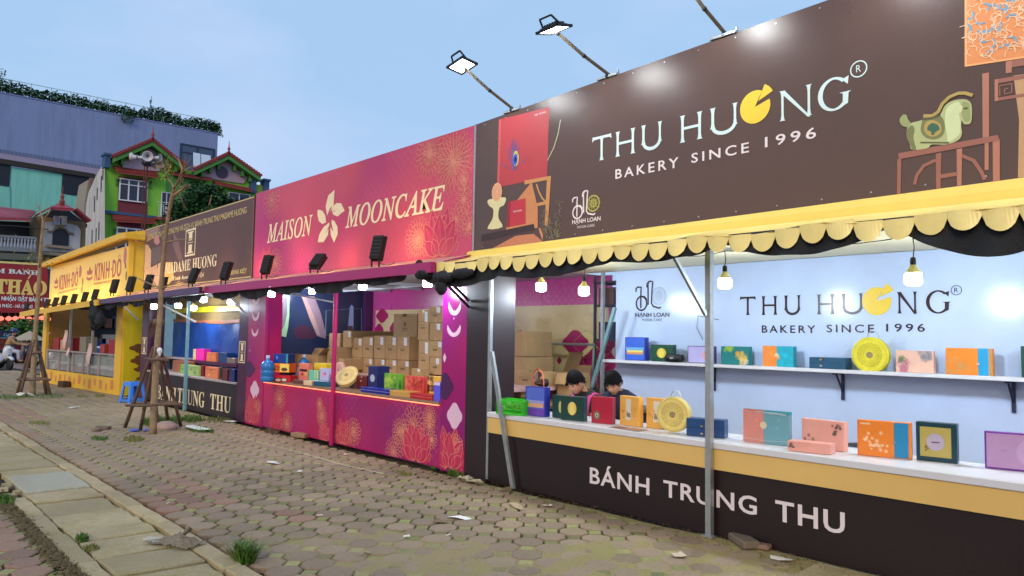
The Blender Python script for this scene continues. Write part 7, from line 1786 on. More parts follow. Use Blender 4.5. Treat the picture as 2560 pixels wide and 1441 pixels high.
M_tan = mat('tan_render', srgb(130, 106, 74), .85, var=.15, scale=.8, streak=.4)
M_offw = mat('stained_offwhite_render', srgb(190, 188, 190), .85, var=.14, scale=.6, streak=.35)
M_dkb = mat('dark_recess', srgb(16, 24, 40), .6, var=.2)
# ---- mauve-grey block with roof garden
xg = -85.
t = thing('apartment_block', 'wide windowless mauve-grey block with a planted roof behind the lime green house', 'building', (xg, qx(270, 600, xg)[0], 0))
yr_, zr_ = qx(545, 336, xg); y0_, z0_ = qx(0, 241, xg)
b = MB(); b.box(xg-14, xg, y0_-14, yr_, 0, zr_); wl = b.build('wall', M_greyb, t)
fwin(xg+.05, 451, 358, 538, 430, t, 2, .3, mf=C(30, 42, 66), dark=(60, 74, 104))
b = MB(); fpoly(b, [(482, 382), (500, 385), (500, 420), (482, 418)], xg, .12, .02); fpoly(b, [(502, 386), (526, 390), (526, 418), (502, 420)], xg, .12, .02); b.build('pane', C(206, 222, 240, rough=.1), t)
b = MB(); b.box(xg-.3, xg+.05, y0_-14, yr_+.1, zr_, zr_+.12); b.build('parapet', C(110, 112, 160), t)
# roof garden: rails, then planting
b = MB(); 
for zz in (.7, 1.5): b.bar((xg-.2, y0_-6, zr_+zz), (xg-.2, yr_, zr_+zz), .06)
yy = y0_-6
while yy < yr_: b.bar((xg-.2, yy, zr_), (xg-.2, yy, zr_+1.55), .06); yy += 1.7
b.build('roof_railing', C(160, 190, 190), t)
M_leafd = mat('dark_foliage', srgb(26, 64, 34), .7, var=.5, scale=.8); M_leafm = mat('mid_foliage', srgb(44, 92, 40), .7, var=.45, scale=.8)
def leaves(mb, c, r, n, s, flat=1.):
    for _ in range(n):
        d = Vector((random.gauss(0, 1), random.gauss(0, 1), random.gauss(0, 1))).normalized()*(random.random()**.4); p = c+Vector((d.x*r[0], d.y*r[1], d.z*r[2]))
        a = Vector((random.uniform(-1, 1), random.uniform(-1, 1), random.uniform(-.8, .5))).normalized()*s*random.uniform(.6, 1.3); w = a.cross(Vector((random.uniform(-1, 1), random.uniform(-1, 1), 1))).normalized()*s*.38
        mb.cur = random.random() < .4; mb.add([p-a*.5, p+w, p+a*.5, p-w], [(0, 1, 2, 3)])
b = MB(); yy = y0_-6
while yy < yr_+.3:
    hgt = .8+.9*abs(noise.noise(Vector((yy*.22, 0, 1))))+.5*abs(noise.noise(Vector((yy*1.1, 0, 3))))
    leaves(b, Vector((xg-.4, yy, zr_+.15+hgt*.45)), (.5, .32, hgt*.72), int(85*hgt), .26); yy += .26
leaves(b, Vector((xg-.4, yr_-.6, zr_+.9)), (.7, .9, .8), 260, .22); leaves(b, Vector((xg-.2, yr_+.3, zr_+.2)), (.4, .4, .7), 80, .2)
leaves(b, Vector((xg+.3, qx(316, 290, xg)[0], zr_-.1)), (.5, .8, .7), 160, .2); leaves(b, Vector((xg-.2, qx(378, 270, xg)[0], zr_+1.9)), (.15, .12, .9), 60, .16); leaves(b, Vector((xg-.2, qx(4, 200, xg)[0], zr_+1.7)), (.4, .4, .9), 90, .2)
o = b.build('rooftop_vines', [M_leafd, M_leafm], t); o['kind'] = 'stuff'
# ---- pale teal block
xt_ = -70.
t = thing('apartment_block', 'pale teal block with dark openings in front of the mauve-grey one', 'building', (xt_, qx(120, 600, xt_)[0], 0))
yl, zl_ = qx(0, 402, xt_); yr2, zr2 = qx(236, 446, xt_)
b = MB(); b.box(xt_-10, xt_, yl-10, yr2, 0, zr2); b.build('wall', M_teal, t)
fpart('coping', [(-60, 388), (236, 436), (236, 447), (-60, 401)], xt_, M_ink, t, .25, .4)
fpart('gutter_wall', [(-60, 372), (262, 424), (262, 441), (-60, 392)], xt_-1.5, C(150, 134, 160), t, .0, .6)
b = MB()
for i in range(90):
    px = -40+i*3.4; py = 366+(px+40)*.1615; y_, z_ = qx(px, py+7, xt_-1.5); b.bar((xt_-1.5, y_, z_-.1), (xt_-1.5, y_, z_+.22), .04)
o = b.build('roof_edge_bar', C(60, 60, 90), t); o['kind'] = 'stuff'
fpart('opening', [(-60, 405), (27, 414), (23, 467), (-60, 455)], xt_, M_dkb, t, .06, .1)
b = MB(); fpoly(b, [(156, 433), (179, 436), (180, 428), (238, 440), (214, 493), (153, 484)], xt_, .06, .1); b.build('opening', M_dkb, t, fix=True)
b = MB(); fpoly(b, [(24, 467), (25, 520), (26.5, 520), (25.5, 467)], xt_, .05, .04); b.build('drain_pipe', C(90, 150, 140), t)
# ---- lime green house
xh = -58.
yL, _ = qx(262, 420, xh); yR, _ = qx(640, 460, xh)
t = thing('town_house', 'lime green house with two red-tiled gables and white windows', 'building', (xh, (yL+yR)/2, 0))
zt_l = qx(262, 412, xh)[1]
fpart('wall', [(262, 413), (300, 397), (373, 366), (452, 422), (478, 428), (562, 396), (640, 446), (640, 620), (262, 600)], xh, M_green, t, 0, .5)
b = MB(); b.box(xh-4, xh-.5, yL+.5, yR, 0, qx(262, 450, xh)[1]); b.build('rear_block', M_offw, t)
sidep = [(262, 402), (262, 640), (205, 640), (216, 508), (222, 480), (240, 440)]
b = MB(); P3 = [PY(px, py, yL-.02) for px, py in sidep]; b.add(P3, [tuple(range(len(P3)))]); sw2 = b.build('side_wall', M_offw, t)
for (x_, y1, y2) in ((243, 470, 500), (236, 490, 530), (253, 440, 480), (230, 575, 615), (240, 570, 610), (247, 555, 600), (257, 425, 450)):
    b = MB(); P3 = [PY(px, py, yL-.05) for px, py in ((x_-1, y1), (x_+1, y1), (x_, y2), (x_-2, y2))]; b.add(P3, [(0, 1, 2, 3)]); b.build('slit_opening', C(70, 76, 90), sw2)
for pts in ([(305, 407), (342, 386), (373, 372), (410, 398), (424, 415), (404, 430), (305, 421)], [(500, 436), (530, 418), (562, 404), (600, 430), (618, 446), (607, 460), (500, 444)]): fpart('tympanum', pts, xh, M_pinkr, t, .12, .1)
b = MB(); y_, z_ = qx(553, 432, xh); b.lathe([(.46, 0), (.46, .1)], c=(xh+.1, y_, z_), n=20, axis='x'); b.build('round_window', C(60, 40, 70), t)
b = MB(); y_, z_ = qx(373, 403, xh); b.lathe([(.42, 0), (.42, .1)], c=(xh+.1, y_, z_), n=20, axis='x'); b.build('round_window', C(60, 40, 70), t)
def gable(L_, A_, R_):
    r_ = None
    for P_a, P_b in ((L_, A_), (A_, R_)):
        (ya, za), (yb, zb) = qx(*P_a, xh), qx(*P_b, xh); th = .16
        b = MB(); b.add([(xh-1.5, ya, za-th), (xh+.9, ya, za-th), (xh+.9, yb, zb-th), (xh-1.5, yb, zb-th), (xh-1.5, ya, za), (xh+.9, ya, za), (xh+.9, yb, zb), (xh-1.5, yb, zb)], [(0,1,2,3),(7,6,5,4),(0,4,5,1),(1,5,6,2),(2,6,7,3),(3,7,4,0)])
        rr3 = b.build('gable_roof', M_tile, t)
        b = MB(); b.add([(xh-.1, ya, za-th-.02), (xh+.85, ya, za-th-.02), (xh+.85, yb, zb-th-.02), (xh-.1, yb, zb-th-.02), (xh-.1, ya, za-th-.3), (xh+.85, ya, za-th-.3), (xh+.85, yb, zb-th-.3), (xh-.1, yb, zb-th-.3)], [(0,1,2,3),(7,6,5,4),(0,4,5,1),(1,5,6,2),(2,6,7,3),(3,7,4,0)]); b.build('soffit', M_green2, rr3)
        b = MB()
        for k in range(14):
            u = k/13; b.tube([(xh+.95, ya+(yb-ya)*u, za+(zb-za)*u+.03), (xh+.5, ya+(yb-ya)*u, za+(zb-za)*u+.05)], .11, 6)
        o = b.build('verge_tile', M_tile, rr3); o['kind'] = 'stuff'
        for k in range(1, 4):
            u = k/4; b = MB(); yy, zz = ya+(yb-ya)*u, za+(zb-za)*u-.45; b.box(xh, xh+.5, yy-.09, yy+.09, zz-.42, zz); b.build('eave_bracket', M_green2, rr3)
    y_, z_ = qx(*A_, xh); b = MB(); b.lathe([(.10, -.1), (.16, .05), (.06, .18), (.12, .35), (.04, .5), (.02, .95)], c=(xh+.8, y_, z_), n=10); b.build('finial', M_tile, t, smooth=True)
gable((278, 394), (373, 354), (456, 420)); gable((480, 426), (562, 388), (641, 443))
b = MB()
for (l_, t_, r__, bo) in ((263, 388, 277, 418), (628, 447, 642, 482), (661, 452, 674, 484)):
    y1, z1 = qx(l_, t_, xh+.4); y2, _ = qx(r__, t_, xh+.4); z2_ = qx(l_, bo, xh+.4)[1]; b.box(xh-.4, xh+.4, y1, y2, z2_, z1); b.box(xh-.5, xh+.5, y1-.08, y2+.08, z1, z1+.16)
b.build('parapet_post', M_blue, t); 
fpart('parapet', [(640, 462), (668, 466), (668, 500), (640, 495)], xh, C(150, 170, 50), t, .1, .3)
rooftiles('tiled_canopy', [(283, 416), (390, 431), (388, 446), (288, 434)], xh, t, M_tile, .7)
rooftiles('tiled_canopy', [(277, 534), (383, 545), (381, 560), (281, 554)], xh, t, M_tile, .7)
rooftiles('tiled_canopy', [(424, 431), (526, 446), (525, 452), (424, 437)], xh, t, M_tile, .5)
rooftiles('tiled_canopy', [(533, 453), (625, 472), (622, 481), (534, 462)], xh, t, M_tile, .7)
fpart('red_panel', [(296, 440), (370, 450), (366, 602), (292, 596)], xh, mat('maroon_panel', srgb(112, 44, 54), .8, var=.12), t, .05, .1)
fwin(xh+.14, 299, 445, 370, 501, t, 3, .26); fwin(xh+.14, 291, 567, 366, 640, t, 3, .22); fwin(xh+.1, 571, 480, 625, 520, t, 2, .0)
fwin(xh+.08, 404, 480, 430, 541, t, 2, .0)
fpart('floor_band', [(256, 526), (476, 552), (476, 557), (256, 533)], xh, M_blue, t, .22, .3)
fpart('recess_wall', [(415, 436), (500, 450), (500, 600), (412, 590)], xh, M_green2, t, .03, .04)
b = MB()
for i in range(9): y_, z_ = qx(396+i*4, 541, xh+.9); b.bar((xh+.9, y_, z_), (xh+.9, y_, z_+.9), .03)
for (p1, p2) in (((394, 505), (430, 508)), ((394, 541), (430, 544))): A = PXx(*p1, xh+.9); B = PXx(*p2, xh+.9); b.bar(A, B, .05)
b.build('balcony_rail', C(180, 190, 190), t)
fpart('balcony_slab', [(392, 541), (432, 546), (432, 552), (392, 548)], xh+.9, C(140, 60, 60), t, 0, .9)
for (l_, t_) in ((291, 447), (377, 455), (286, 572), (378, 560)):
    y_, z_ = qx(l_, t_, xh); b = MB(); b.box(xh, xh+.5, y_-.05, y_+.05, z_-.1, z_+.05); b.box(xh, xh+.12, y_-.05, y_+.05, z_-.5, z_-.1); b.build('canopy_bracket', M_green2, t)
# narrow grey house squeezed between
t = thing('narrow_house', 'narrow grey-brown house wedged between the teal block and the lime green house', 'building', (-64, qx(225, 600, -64)[0], 0))
fpart('wall', [(221, 450), (240, 452), (232, 640), (205, 640), (212, 500)], -64, C(150, 136, 126), t, 0, 3)
fpart('shutter', [(222, 500), (229, 480), (226, 560), (219, 560)], -64, C(60, 90, 130), t, .1, .1)
fpart('balcony', [(222, 447), (236, 449), (235, 470), (221, 470)], -64, C(120, 90, 80), t, .5, .4)
# ---- tan house with arched window
xa_ = -52.
t = thing('town_house', 'tan house with an arched window, small red gable and balustraded balcony', 'building', (xa_, qx(110, 640, xa_)[0], 0))
fpart('wall', [(88, 540), (215, 556), (212, 662), (84, 662)], xa_, M_tan, t, 0, 3)
b = MB(); pts = [(108, 566), (113, 555), (122, 554), (180, 561), (194, 566), (201, 578), (198, 634), (106, 628)]; fpoly(b, pts, xa_, .1, .12); b.build('plaster_panel', M_offw, t, fix=True)
aw_ = [(129, 614), (131, 584), (138, 576), (150, 573), (163, 577), (171, 586), (170, 616)]
fpart('arched_window', aw_, xa_, M_dkb, t, .16, .1)
b = MB()
for a_, c_ in zip([(119, 579), (131, 579), (139, 571), (150, 569), (163, 573), (172, 583)], [(131, 579), (139, 571), (150, 569), (163, 573), (172, 583), (184, 585)]):
    A = PXx(*a_, xa_+.2); B = PXx(*c_, xa_+.2); b.bar(A, B, .10, .10)
b.build('window_hood', C(110, 92, 66), t); b = MB(); b.bar(PXx(118, 615, xa_+.25), PXx(179, 621, xa_+.25), .22, .16); b.build('window_sill', C(150, 128, 110), t)
b = MB(); y_, z_ = qx(152, 566, xa_+.15); b.ico((xa_+.15, y_, z_), .12, 1, (.6, 1.6, 1)); b.build('plaster_ornament', C(150, 130, 70), t)
fpart('string_course', [(84, 628), (212, 639), (212, 646), (84, 636)], xa_, C(150, 132, 110), t, .25, .3)
def slab(nm, a, b_, c, d, m, x1, x2):
    (ya, za), (yb, zb) = qx(*a, x1), qx(*b_, x1); (yc_, zc_), (yd_, zd_) = qx(*c, x2), qx(*d, x2)
    mb = MB(); mb.add([(x1, ya, za), (x1, yb, zb), (x2, yc_, zc_), (x2, yd_, zd_), (x1, ya, za-.12), (x1, yb, zb-.12), (x2, yc_, zc_-.12), (x2, yd_, zd_-.12)], [(0,1,2,3),(4,7,6,5),(0,4,5,1),(1,5,6,2),(2,6,7,3),(3,7,4,0)])
    r = mb.build(nm, m, t)
    mb = MB()
    for i in range(1, 24): u = i/24; A = Vector((x1, ya+(yb-ya)*u, za+(zb-za)*u)); D = Vector((x2, yd_+(yc_-yd_)*u, zd_+(zc_-zd_)*u)); mb.bar(A+Vector((0, 0, .03)), D+Vector((0, 0, .03)), .05)
    o = mb.build('roof_rib', m, r); o['kind'] = 'stuff'
M_redm = mat('red_metal_roof', srgb(150, 52, 64), .55, var=.12)
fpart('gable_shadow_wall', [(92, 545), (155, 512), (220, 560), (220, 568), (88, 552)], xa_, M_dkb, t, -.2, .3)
slab('roof', (151, 509), (157, 510), (186, 524), (124, 520), M_redm, xa_-.2, xa_+1.2)
b = MB()
for (p1, p2) in (((92, 538), (126, 520)), ((186, 524), (222, 555))): A = PXx(*p1, xa_+1); B = PXx(*p2, xa_+1); b.bar(A, B, 1.2, .10)
b.build('roof_eave', M_redm, t)
b = MB(); y_, z_ = qx(155, 510, xa_+.5); b.lathe([(.10, -.1), (.16, .12), (.08, .3), (.12, .45), (.03, .6), (.02, 1.1)], c=(xa_+.5, y_, z_), n=10); b.build('finial', M_tile, t)
for px in (143, 160): b = MB(); y_, z_ = qx(px, 545, xa_+.2); b.box(xa_, xa_+.3, y_-.15, y_+.15, z_-.45, z_+.1); b.build('gable_column', M_offw, t)
slab('roof', (-60, 512), (90, 528), (70, 548), (-60, 545), M_redm, xa_-1, xa_+1.4)
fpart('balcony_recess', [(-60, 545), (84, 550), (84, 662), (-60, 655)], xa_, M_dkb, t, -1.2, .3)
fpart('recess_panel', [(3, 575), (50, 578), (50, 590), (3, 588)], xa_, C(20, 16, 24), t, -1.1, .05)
b = MB(); A = PXx(-30, 589, xa_+1); B = PXx(88, 596, xa_+1); b.bar(A, B, .18, .14); A2 = PXx(-30, 621, xa_+1); B2 = PXx(88, 628, xa_+1); b.bar(A2, B2, .3, .2); b.build('balcony_handrail', C(120, 124, 130), t)
for i in range(15):
    u = i/14; T = A.lerp(B, u); Bm = A2.lerp(B2, u); hh = T.z-Bm.z; b = MB(); b.lathe([(.07, 0), (.11, hh*.25), (.06, hh*.5), (.05, hh*.7), (.09, hh)], c=(T.x, T.y, Bm.z), n=8); b.build('baluster', C(140, 146, 160), t, smooth=True)
b = MB(); A = PXx(-30, 640, xa_+1.1); B = PXx(95, 645, xa_+1.1); b.bar(A, B, .5, .35); b.build('balcony_slab', C(92, 96, 84), t)
# ---- shop with the red banner
xs_ = -48.
t = thing('street_shop', 'dark open shop under the red banner at the left edge', 'shop', (xs_, qx(60, 900, xs_)[0], 0))
fpart('shop_wall', [(-80, 652), (300, 690), (300, 850), (-80, 900)], xs_, mat('dim_shop_wall', srgb(46, 40, 52), .7, var=.4, scale=.8), t, -1.5, .3)
ga = qx(-80, 650, xs_)[0]; gb_ = qx(330, 650, xs_)[0]
b = MB(); b.box(xs_-4, xs_-1.6, ga, gb_, 0, 5); b.build('interior', M_dkb, t)
b = MB(); b.box(xs_-1.4, xs_+1.4, ga, gb_, 3.05, 3.15); b.build('shop_awning', C(96, 26, 34), t)
for k in range(14):
    y_ = ga+(gb_-ga)*(k+.5)/14; b = MB(); w_ = random.uniform(.5, .9); hh = random.uniform(.6, 1.5); b.box(xs_-1.3, xs_-.7, y_-w_/2, y_+w_/2, 0, hh); b.build('display_stack', C(*random.choice([(120, 50, 40), (60, 60, 80), (150, 120, 90), (90, 30, 40), (40, 70, 60), (170, 160, 150)])), t)
    b = MB(); b.box(xs_-1.25, xs_-1.15, y_-w_/2, y_+w_/2, 1.7, 1.7+random.uniform(.4, .9)); b.build('hanging_poster', C(*random.choice([(120, 70, 50), (50, 60, 90), (150, 60, 60), (30, 60, 70)])), t)
tb = thing('shop_banner', 'red banner with white and yellow lettering at the left edge', 'banner', (xs_+1.6, qx(60, 720, xs_+1.6)[0], 3.6))
xb_ = xs_+1.6
M_ban = mat('red_banner_film', srgb(150, 24, 34), .4, var=.1, scale=.6)
bn = fpart('banner_sheet', [(-90, 652), (119, 664), (121, 784), (-90, 780)], xb_, M_ban, tb, 0, .12)
FXb = fx(xb_+.01); M_bw = C(226, 226, 226); M_byl = C(236, 200, 110)
def btext(body, LB, LT, RB, m, **k):
    a, b_, c = qx(*LB, xb_), qx(*LT, xb_), qx(*RB, xb_); return text_on(body, a, b_, (c[0], a[1]), m, bn, FXb, t=.02, **k)
btext('TIỆM BÁNH'.replace('Ệ', 'E').replace('Á', 'A'), (-62, 679), (-62, 668), (97, 684), M_bw, style='serif', bold=.02, marks=[(.735, 1.1, .1, .25, .12)])
btext('THẢO'.replace('Ả', 'A'), (-14, 733), (-14, 697), (116, 738), M_byl, style='serif', bold=.03, marks=[(.63, 1.1, .14, .28, .1)])
btext('NHẬN ĐẶT BÁNH TRUNG THU', (3, 751), (3, 741), (176, 754), M_bw, style='sans', bold=.04)
btext('VẠN PHÚC - HÀ ĐÔNG', (-18, 768), (-18, 760), (81, 770), M_bw, style='sans', bold=.03)
fpart('banner_frame', [(-90, 648), (119, 660), (119, 665), (-90, 653)], xb_, C(226, 206, 130), tb, .03, .2)
LAN = ['glowing red lantern '+w_+' under the shop awning' for w_ in ('at the far left end', 'second from the left end of the row', 'third from the left end', 'fourth in the row', 'fifth', 'sixth, just right of the far trunk', 'seventh, before the yellow stall corner', 'eighth, at the yellow stall corner', 'ninth, seen through the yellow stall', 'tenth, seen through the yellow stall', 'last but one in the row', 'last in the row, through the yellow stall')]
M_lan = mat('lit_red_lantern', srgb(220, 70, 60), .5, var=.1, emis=(1, .22, .16), es=.9)
for k in range(12):
    px = 4+k*17+random.uniform(-3, 3); y_, z_ = qx(px, 796+random.uniform(-3, 3)+(8 if k > 8 else 0), xs_+1); tl = thing('paper_lantern', LAN[k], 'lantern', (xs_+1, y_, z_), 0, 'red lanterns hung under the shop awning')
    r_ = .14; b = MB(); b.lathe([(r_*.4, -r_*.8), (r_, -r_*.3), (r_, r_*.3), (r_*.4, r_*.8)], n=12); b.build('lantern_body', M_lan, tl, world=False, smooth=True)
    b = MB(); b.lathe([(r_*.42, r_*.75), (r_*.42, r_*.95)], n=8); b.tube([(0, 0, r_*.9), (0, 0, 3.05-z_)], .01, 4); b.tube([(0, 0, -r_*.8), (0, 0, -r_*1.6)], .02, 4); b.build('lantern_cap', C(200, 160, 60), tl, world=False)
for k, (px, py, rr_) in enumerate(((60, 822, 1.0), (185, 838, .9), (75, 835, .8))):
    y_, z_ = qx(px, py, xs_+1.8); tp = thing('potted_shrub', ['leafy green shrub below the lanterns by the shop', 'leafy shrub glimpsed through the yellow stall', 'smaller leafy shrub close to the shop front'][k], 'shrub', (xs_+1.8, y_, 0), 0)
    b = MB(); leaves(b, Vector((xs_+1.8, y_, z_)), (rr_*.7, rr_, rr_*.55), 260, .22); b.build('foliage', [M_leafm, mat('bright_foliage', srgb(70, 140, 50), .6, var=.3)], tp)['kind'] = 'stuff'
    b = MB(); b.tube([(xs_+1.8, y_, .3), (xs_+1.8, y_, z_)], .06, 6); b.build('stem', M_bark, tp); b = MB(); b.lathe([(.22, 0), (.32, .4), (.3, .42)], c=(xs_+1.8, y_, 0), n=12); b.build('pot', C(120, 70, 50), tp)
ts = thing('small_signboard', 'small dark signboard with pale script beside the shop door', 'sign', (xs_+1.9, *qx(22, 836, xs_+1.9)))
sg = fpart('sign_plate', [(-5, 826), (42, 829), (42, 846), (-5, 845)], xs_+1.9, C(26, 34, 70), ts, 0, .05)
a, b_, c = qx(9, 841, xs_+1.9), qx(9, 834, xs_+1.9), qx(34, 841, xs_+1.9); text_on('Coffee', a, b_, (c[0], a[1]), C(170, 200, 226), ts, fx(xs_+1.9), style='bi', t=.02)
fpart('sign_edge', [(-5, 844), (42, 845), (42, 847), (-5, 846)], xs_+1.9, C(60, 150, 160), ts, .02, .03)
# ---- dark tree behind the brown board
xd_ = -36.
yd_, zd_ = qx(505, 512, xd_)
t = thing('leafy_tree', 'dense dark green tree rising behind the dark brown signboard', 'tree', (xd_, yd_, 0))
b = MB(); b.tube([(xd_, yd_, 0), (xd_+.1, yd_+.1, 2.5), (xd_, yd_, zd_-1)], [.22, .17, .1], 8)
for a_ in (0, 1.3, 2.6, 3.9, 5.2): b.tube([(xd_, yd_, zd_-1.6), (xd_+.7*math.cos(a_), yd_+.8*math.sin(a_), zd_-.6), (xd_+1.2*math.cos(a_), yd_+1.4*math.sin(a_), zd_+.3)], [.09, .06, .03], 6)
b.build('trunk', M_bark, t)
b = MB()
for px, py, r_ in ((505, 500, .95), (470, 520, .85), (450, 535, .75), (540, 508, .8), (560, 525, .75), (500, 478, .65), (515, 540, 1.0), (480, 550, .9), (590, 515, .5), (455, 560, .8), (530, 488, .6)):
    y_, z_ = qx(px, py, xd_); leaves(b, Vector((xd_+random.uniform(-.6, .8), y_, z_)), (r_, r_, r_*.8), int(620*r_*r_), .20)
b.build('crown', [M_leafd, M_leafm], t)['kind'] = 'stuff'
# ---- mast with loudspeakers
xm_ = -34.
ym_, zm_ = qx(372, 398, xm_)
t = thing('loudspeaker_mast', 'rust-brown lattice mast carrying three white horn loudspeakers', 'mast', (xm_, ym_, 0))
M_rust = mat('rusty_mast_paint', srgb(92, 48, 44), .8, var=.3)
b = MB(); yb_ = qx(358, 600, xm_)[0]
B0 = Vector((xm_, yb_, 0)); T0 = Vector((xm_, qx(366, 412, xm_)[0], qx(366, 412, xm_)[1]))
for dx, dy in ((.1, 0), (-.05, .09), (-.05, -.09)): b.bar(B0+Vector((dx, dy, 0)), T0+Vector((dx*.7, dy*.7, 0)), .035)
for k in range(26): p = B0.lerp(T0, k/26); q_ = B0.lerp(T0, (k+1)/26); s_ = 1 if k % 2 else -1; b.bar(p+Vector((.08, s_*.08, 0)), q_+Vector((.08, -s_*.08, 0)), .018)
b.build('lattice_pole', M_rust, t)
M_horn = C(196, 190, 200, rough=.4)
def horn(c, d, r, ln, lab):
    d = Vector(d).normalized(); Q_ = d.to_track_quat('Z', 'Y').to_matrix().to_4x4(); b = MB(); b.lathe([(.03, -ln*.6), (.07, -ln*.5), (.07, -ln*.2), (.05, -ln*.1), (.09, ln*.2), (r*.55, ln*.45), (r, ln*.6), (r*.95, ln*.6), (r*.5, ln*.42), (.05, 0)], n=20); b.xf(Matrix.Translation(c) @ Q_); o = b.build('horn', M_horn, t, smooth=True)
    b = MB(); b.lathe([(.10, ln*.02), (.10, ln*.12)], n=12); b.xf(Matrix.Translation(c) @ Q_); b.build('horn_core', C(120, 120, 130), o)
cH = Vector((xm_, *qx(369, 391, xm_))); cam_d = (CAM-cH).normalized()
horn(cH+cam_d*.15, cam_d, .22, .42, 0); horn(Vector((xm_, *qx(346, 394, xm_))), -RT+Vector((0, 0, .02)), .20, .5, 1); horn(Vector((xm_, *qx(387, 396, xm_))), RT, .17, .42, 2); horn(cH+Vector((0, 0, -.05))-cam_d*.2, -cam_d, .2, .4, 3)
b = MB(); b.ico(Vector((xm_, *qx(367, 408, xm_))), .22, 2, (1, 1, .7)); b.build('driver_housing', C(40, 42, 60), t)
# overhead cable
b = MB(); b.tube([PXx(-40, 562, -50), PXx(40, 566, -49), PXx(120, 574, -48)], .03, 5); tag(b.build('overhead_cable', M_black), 'thin overhead cable crossing before the tan house balcony', 'cable')

# ---- scooters, riders, car
def wheel(t, x, z, r, w=.10):
    b = MB(); b.lathe([(r*.8, -w/2), (r, -w*.3), (r, w*.3), (r*.8, w/2)], c=(x, 0, z), n=20, axis='y'); o = b.build('wheel', M_black, t, world=False, smooth=True)
    b = MB(); b.lathe([(r*.55, -w*.4), (r*.6, 0), (r*.55, w*.4)], c=(x, 0, z), n=16, axis='y'); b.build('rim', mat('alloy_rim', srgb(150, 152, 158), .4, .7), o, world=False)
def scooter(loc, rz, label, col, s=1.):
    t = thing('motor_scooter', label, 'scooter', loc, rz, 'scooters on the street'); m = C(*col, rough=.25); 
    wheel(t, -.62, .24, .24); wheel(t, .62, .24, .24)
    pass
    def loft(secs):   # x, z0, z1, half width
        b = MB(); n = 10; vs = []
        for x, z0, z1, hw in secs:
            for j in range(n): a = j/n*6.283; vs.append((x, hw*math.cos(a), (z0+z1)/2+(z1-z0)/2*math.sin(a)))
        k = len(secs); b.add(vs, [(i*n+j, i*n+(j+1) % n, (i+1)*n+(j+1) % n, (i+1)*n+j) for i in range(k-1) for j in range(n)]+[tuple(range(n-1, -1, -1)), tuple((k-1)*n+j for j in range(n))]); return b
    loft([(-.92, .62, .70, .05), (-.75, .45, .76, .14), (-.4, .32, .74, .17), (-.05, .28, .66, .14), (.05, .26, .40, .12)]).build('rear_body', m, t, world=False, smooth=True)
    loft([(.0, .22, .32, .15), (.3, .22, .34, .17), (.42, .26, .5, .16)]).build('footboard', M_black, t, world=False, smooth=True)
    loft([(.30, .30, .95, .12), (.40, .34, 1.0, .19), (.50, .45, .98, .15), (.56, .62, .9, .07)]).build('front_shield', m, t, world=False, smooth=True)
    loft([(.42, .42, .50, .06), (.62, .46, .56, .08), (.84, .36, .48, .06)]).build('mudguard', m, t, world=False, smooth=True)
    loft([(-.80, .74, .82, .10), (-.45, .74, .84, .15), (.0, .68, .78, .10)]).build('saddle', M_black, t, world=False, smooth=True)
    b = MB(); b.tube([(.40, -.33, 1.02), (.44, -.12, 1.0), (.44, .12, 1.0), (.40, .33, 1.02)], .02, 6); b.tube([(.62, 0, .24), (.44, 0, 1.0)], .03, 6); b.tube([(.42, -.26, 1.02), (.38, -.30, 1.2)], .008, 4); b.tube([(.42, .26, 1.02), (.38, .30, 1.2)], .008, 4); b.ico((.38, -.31, 1.22), .05, 1, (.3, 1.2, .8)); b.ico((.38, .31, 1.22), .05, 1, (.3, 1.2, .8)); b.build('handlebar', M_black, t, world=False)
    b = MB(); b.ico((.57, 0, .86), .07, 2, (.5, 1.2, .8)); b.build('headlight', C(226, 226, 220, rough=.15), t, world=False)
    b = MB(); b.ico((-.92, 0, .66), .05, 2, (.4, 1.6, .8)); b.build('tail_light', C(170, 20, 20, rough=.2), t, world=False)
    b = MB(); b.tube([(-.2, -.16, .25), (-.6, -.18, .28), (-.9, -.18, .34)], .045, 8); b.build('exhaust', mat('exhaust_metal', srgb(120, 120, 124), .35, .8), t, world=False)
    t.scale = (s, s, s); return t
# =================================================================== PEOPLE
M_skin = mat('warm_skin', srgb(196, 146, 118), .5, var=.05, scale=20)
M_hair = mat('black_hair', (.004, .004, .006), .7, spec=.15, var=.3, scale=60, bump=.5, bscale=200)
def skin_body(name, joints, edges, radii, m, par, sub=2, root=0):
    """one continuous limbed surface grown over a joint skeleton"""
    me = bpy.data.meshes.new(name); me.from_pydata([tuple(j) for j in joints], edges, []); o = bpy.data.objects.new(name, me); COL.objects.link(o)
    o.modifiers.new('skin', 'SKIN'); sm = o.modifiers.new('sub', 'SUBSURF'); sm.levels = sub; sm.render_levels = sub
    lay = me.skin_vertices[0] if len(me.skin_vertices) else None
    if lay is None:
        b = bmesh.new(); b.from_mesh(me); b.verts.layers.skin.verify(); b.to_mesh(me); b.free(); lay = me.skin_vertices[0]
    for i, r in enumerate(radii): lay.data[i].radius = r if isinstance(r, tuple) else (r, r); lay.data[i].use_root = (i == root)
    dg = bpy.context.evaluated_depsgraph_get(); dg.update(); m2 = bpy.data.meshes.new_from_object(o.evaluated_get(dg)); bpy.data.objects.remove(o)
    m2.name = name; m2.materials.clear(); m2.materials.append(m); m2.polygons.foreach_set('use_smooth', [True]*len(m2.polygons)); m2.polygons.foreach_set('material_index', [0]*len(m2.polygons))
    o = bpy.data.objects.new(name, m2); COL.objects.link(o); o.parent = par; return o
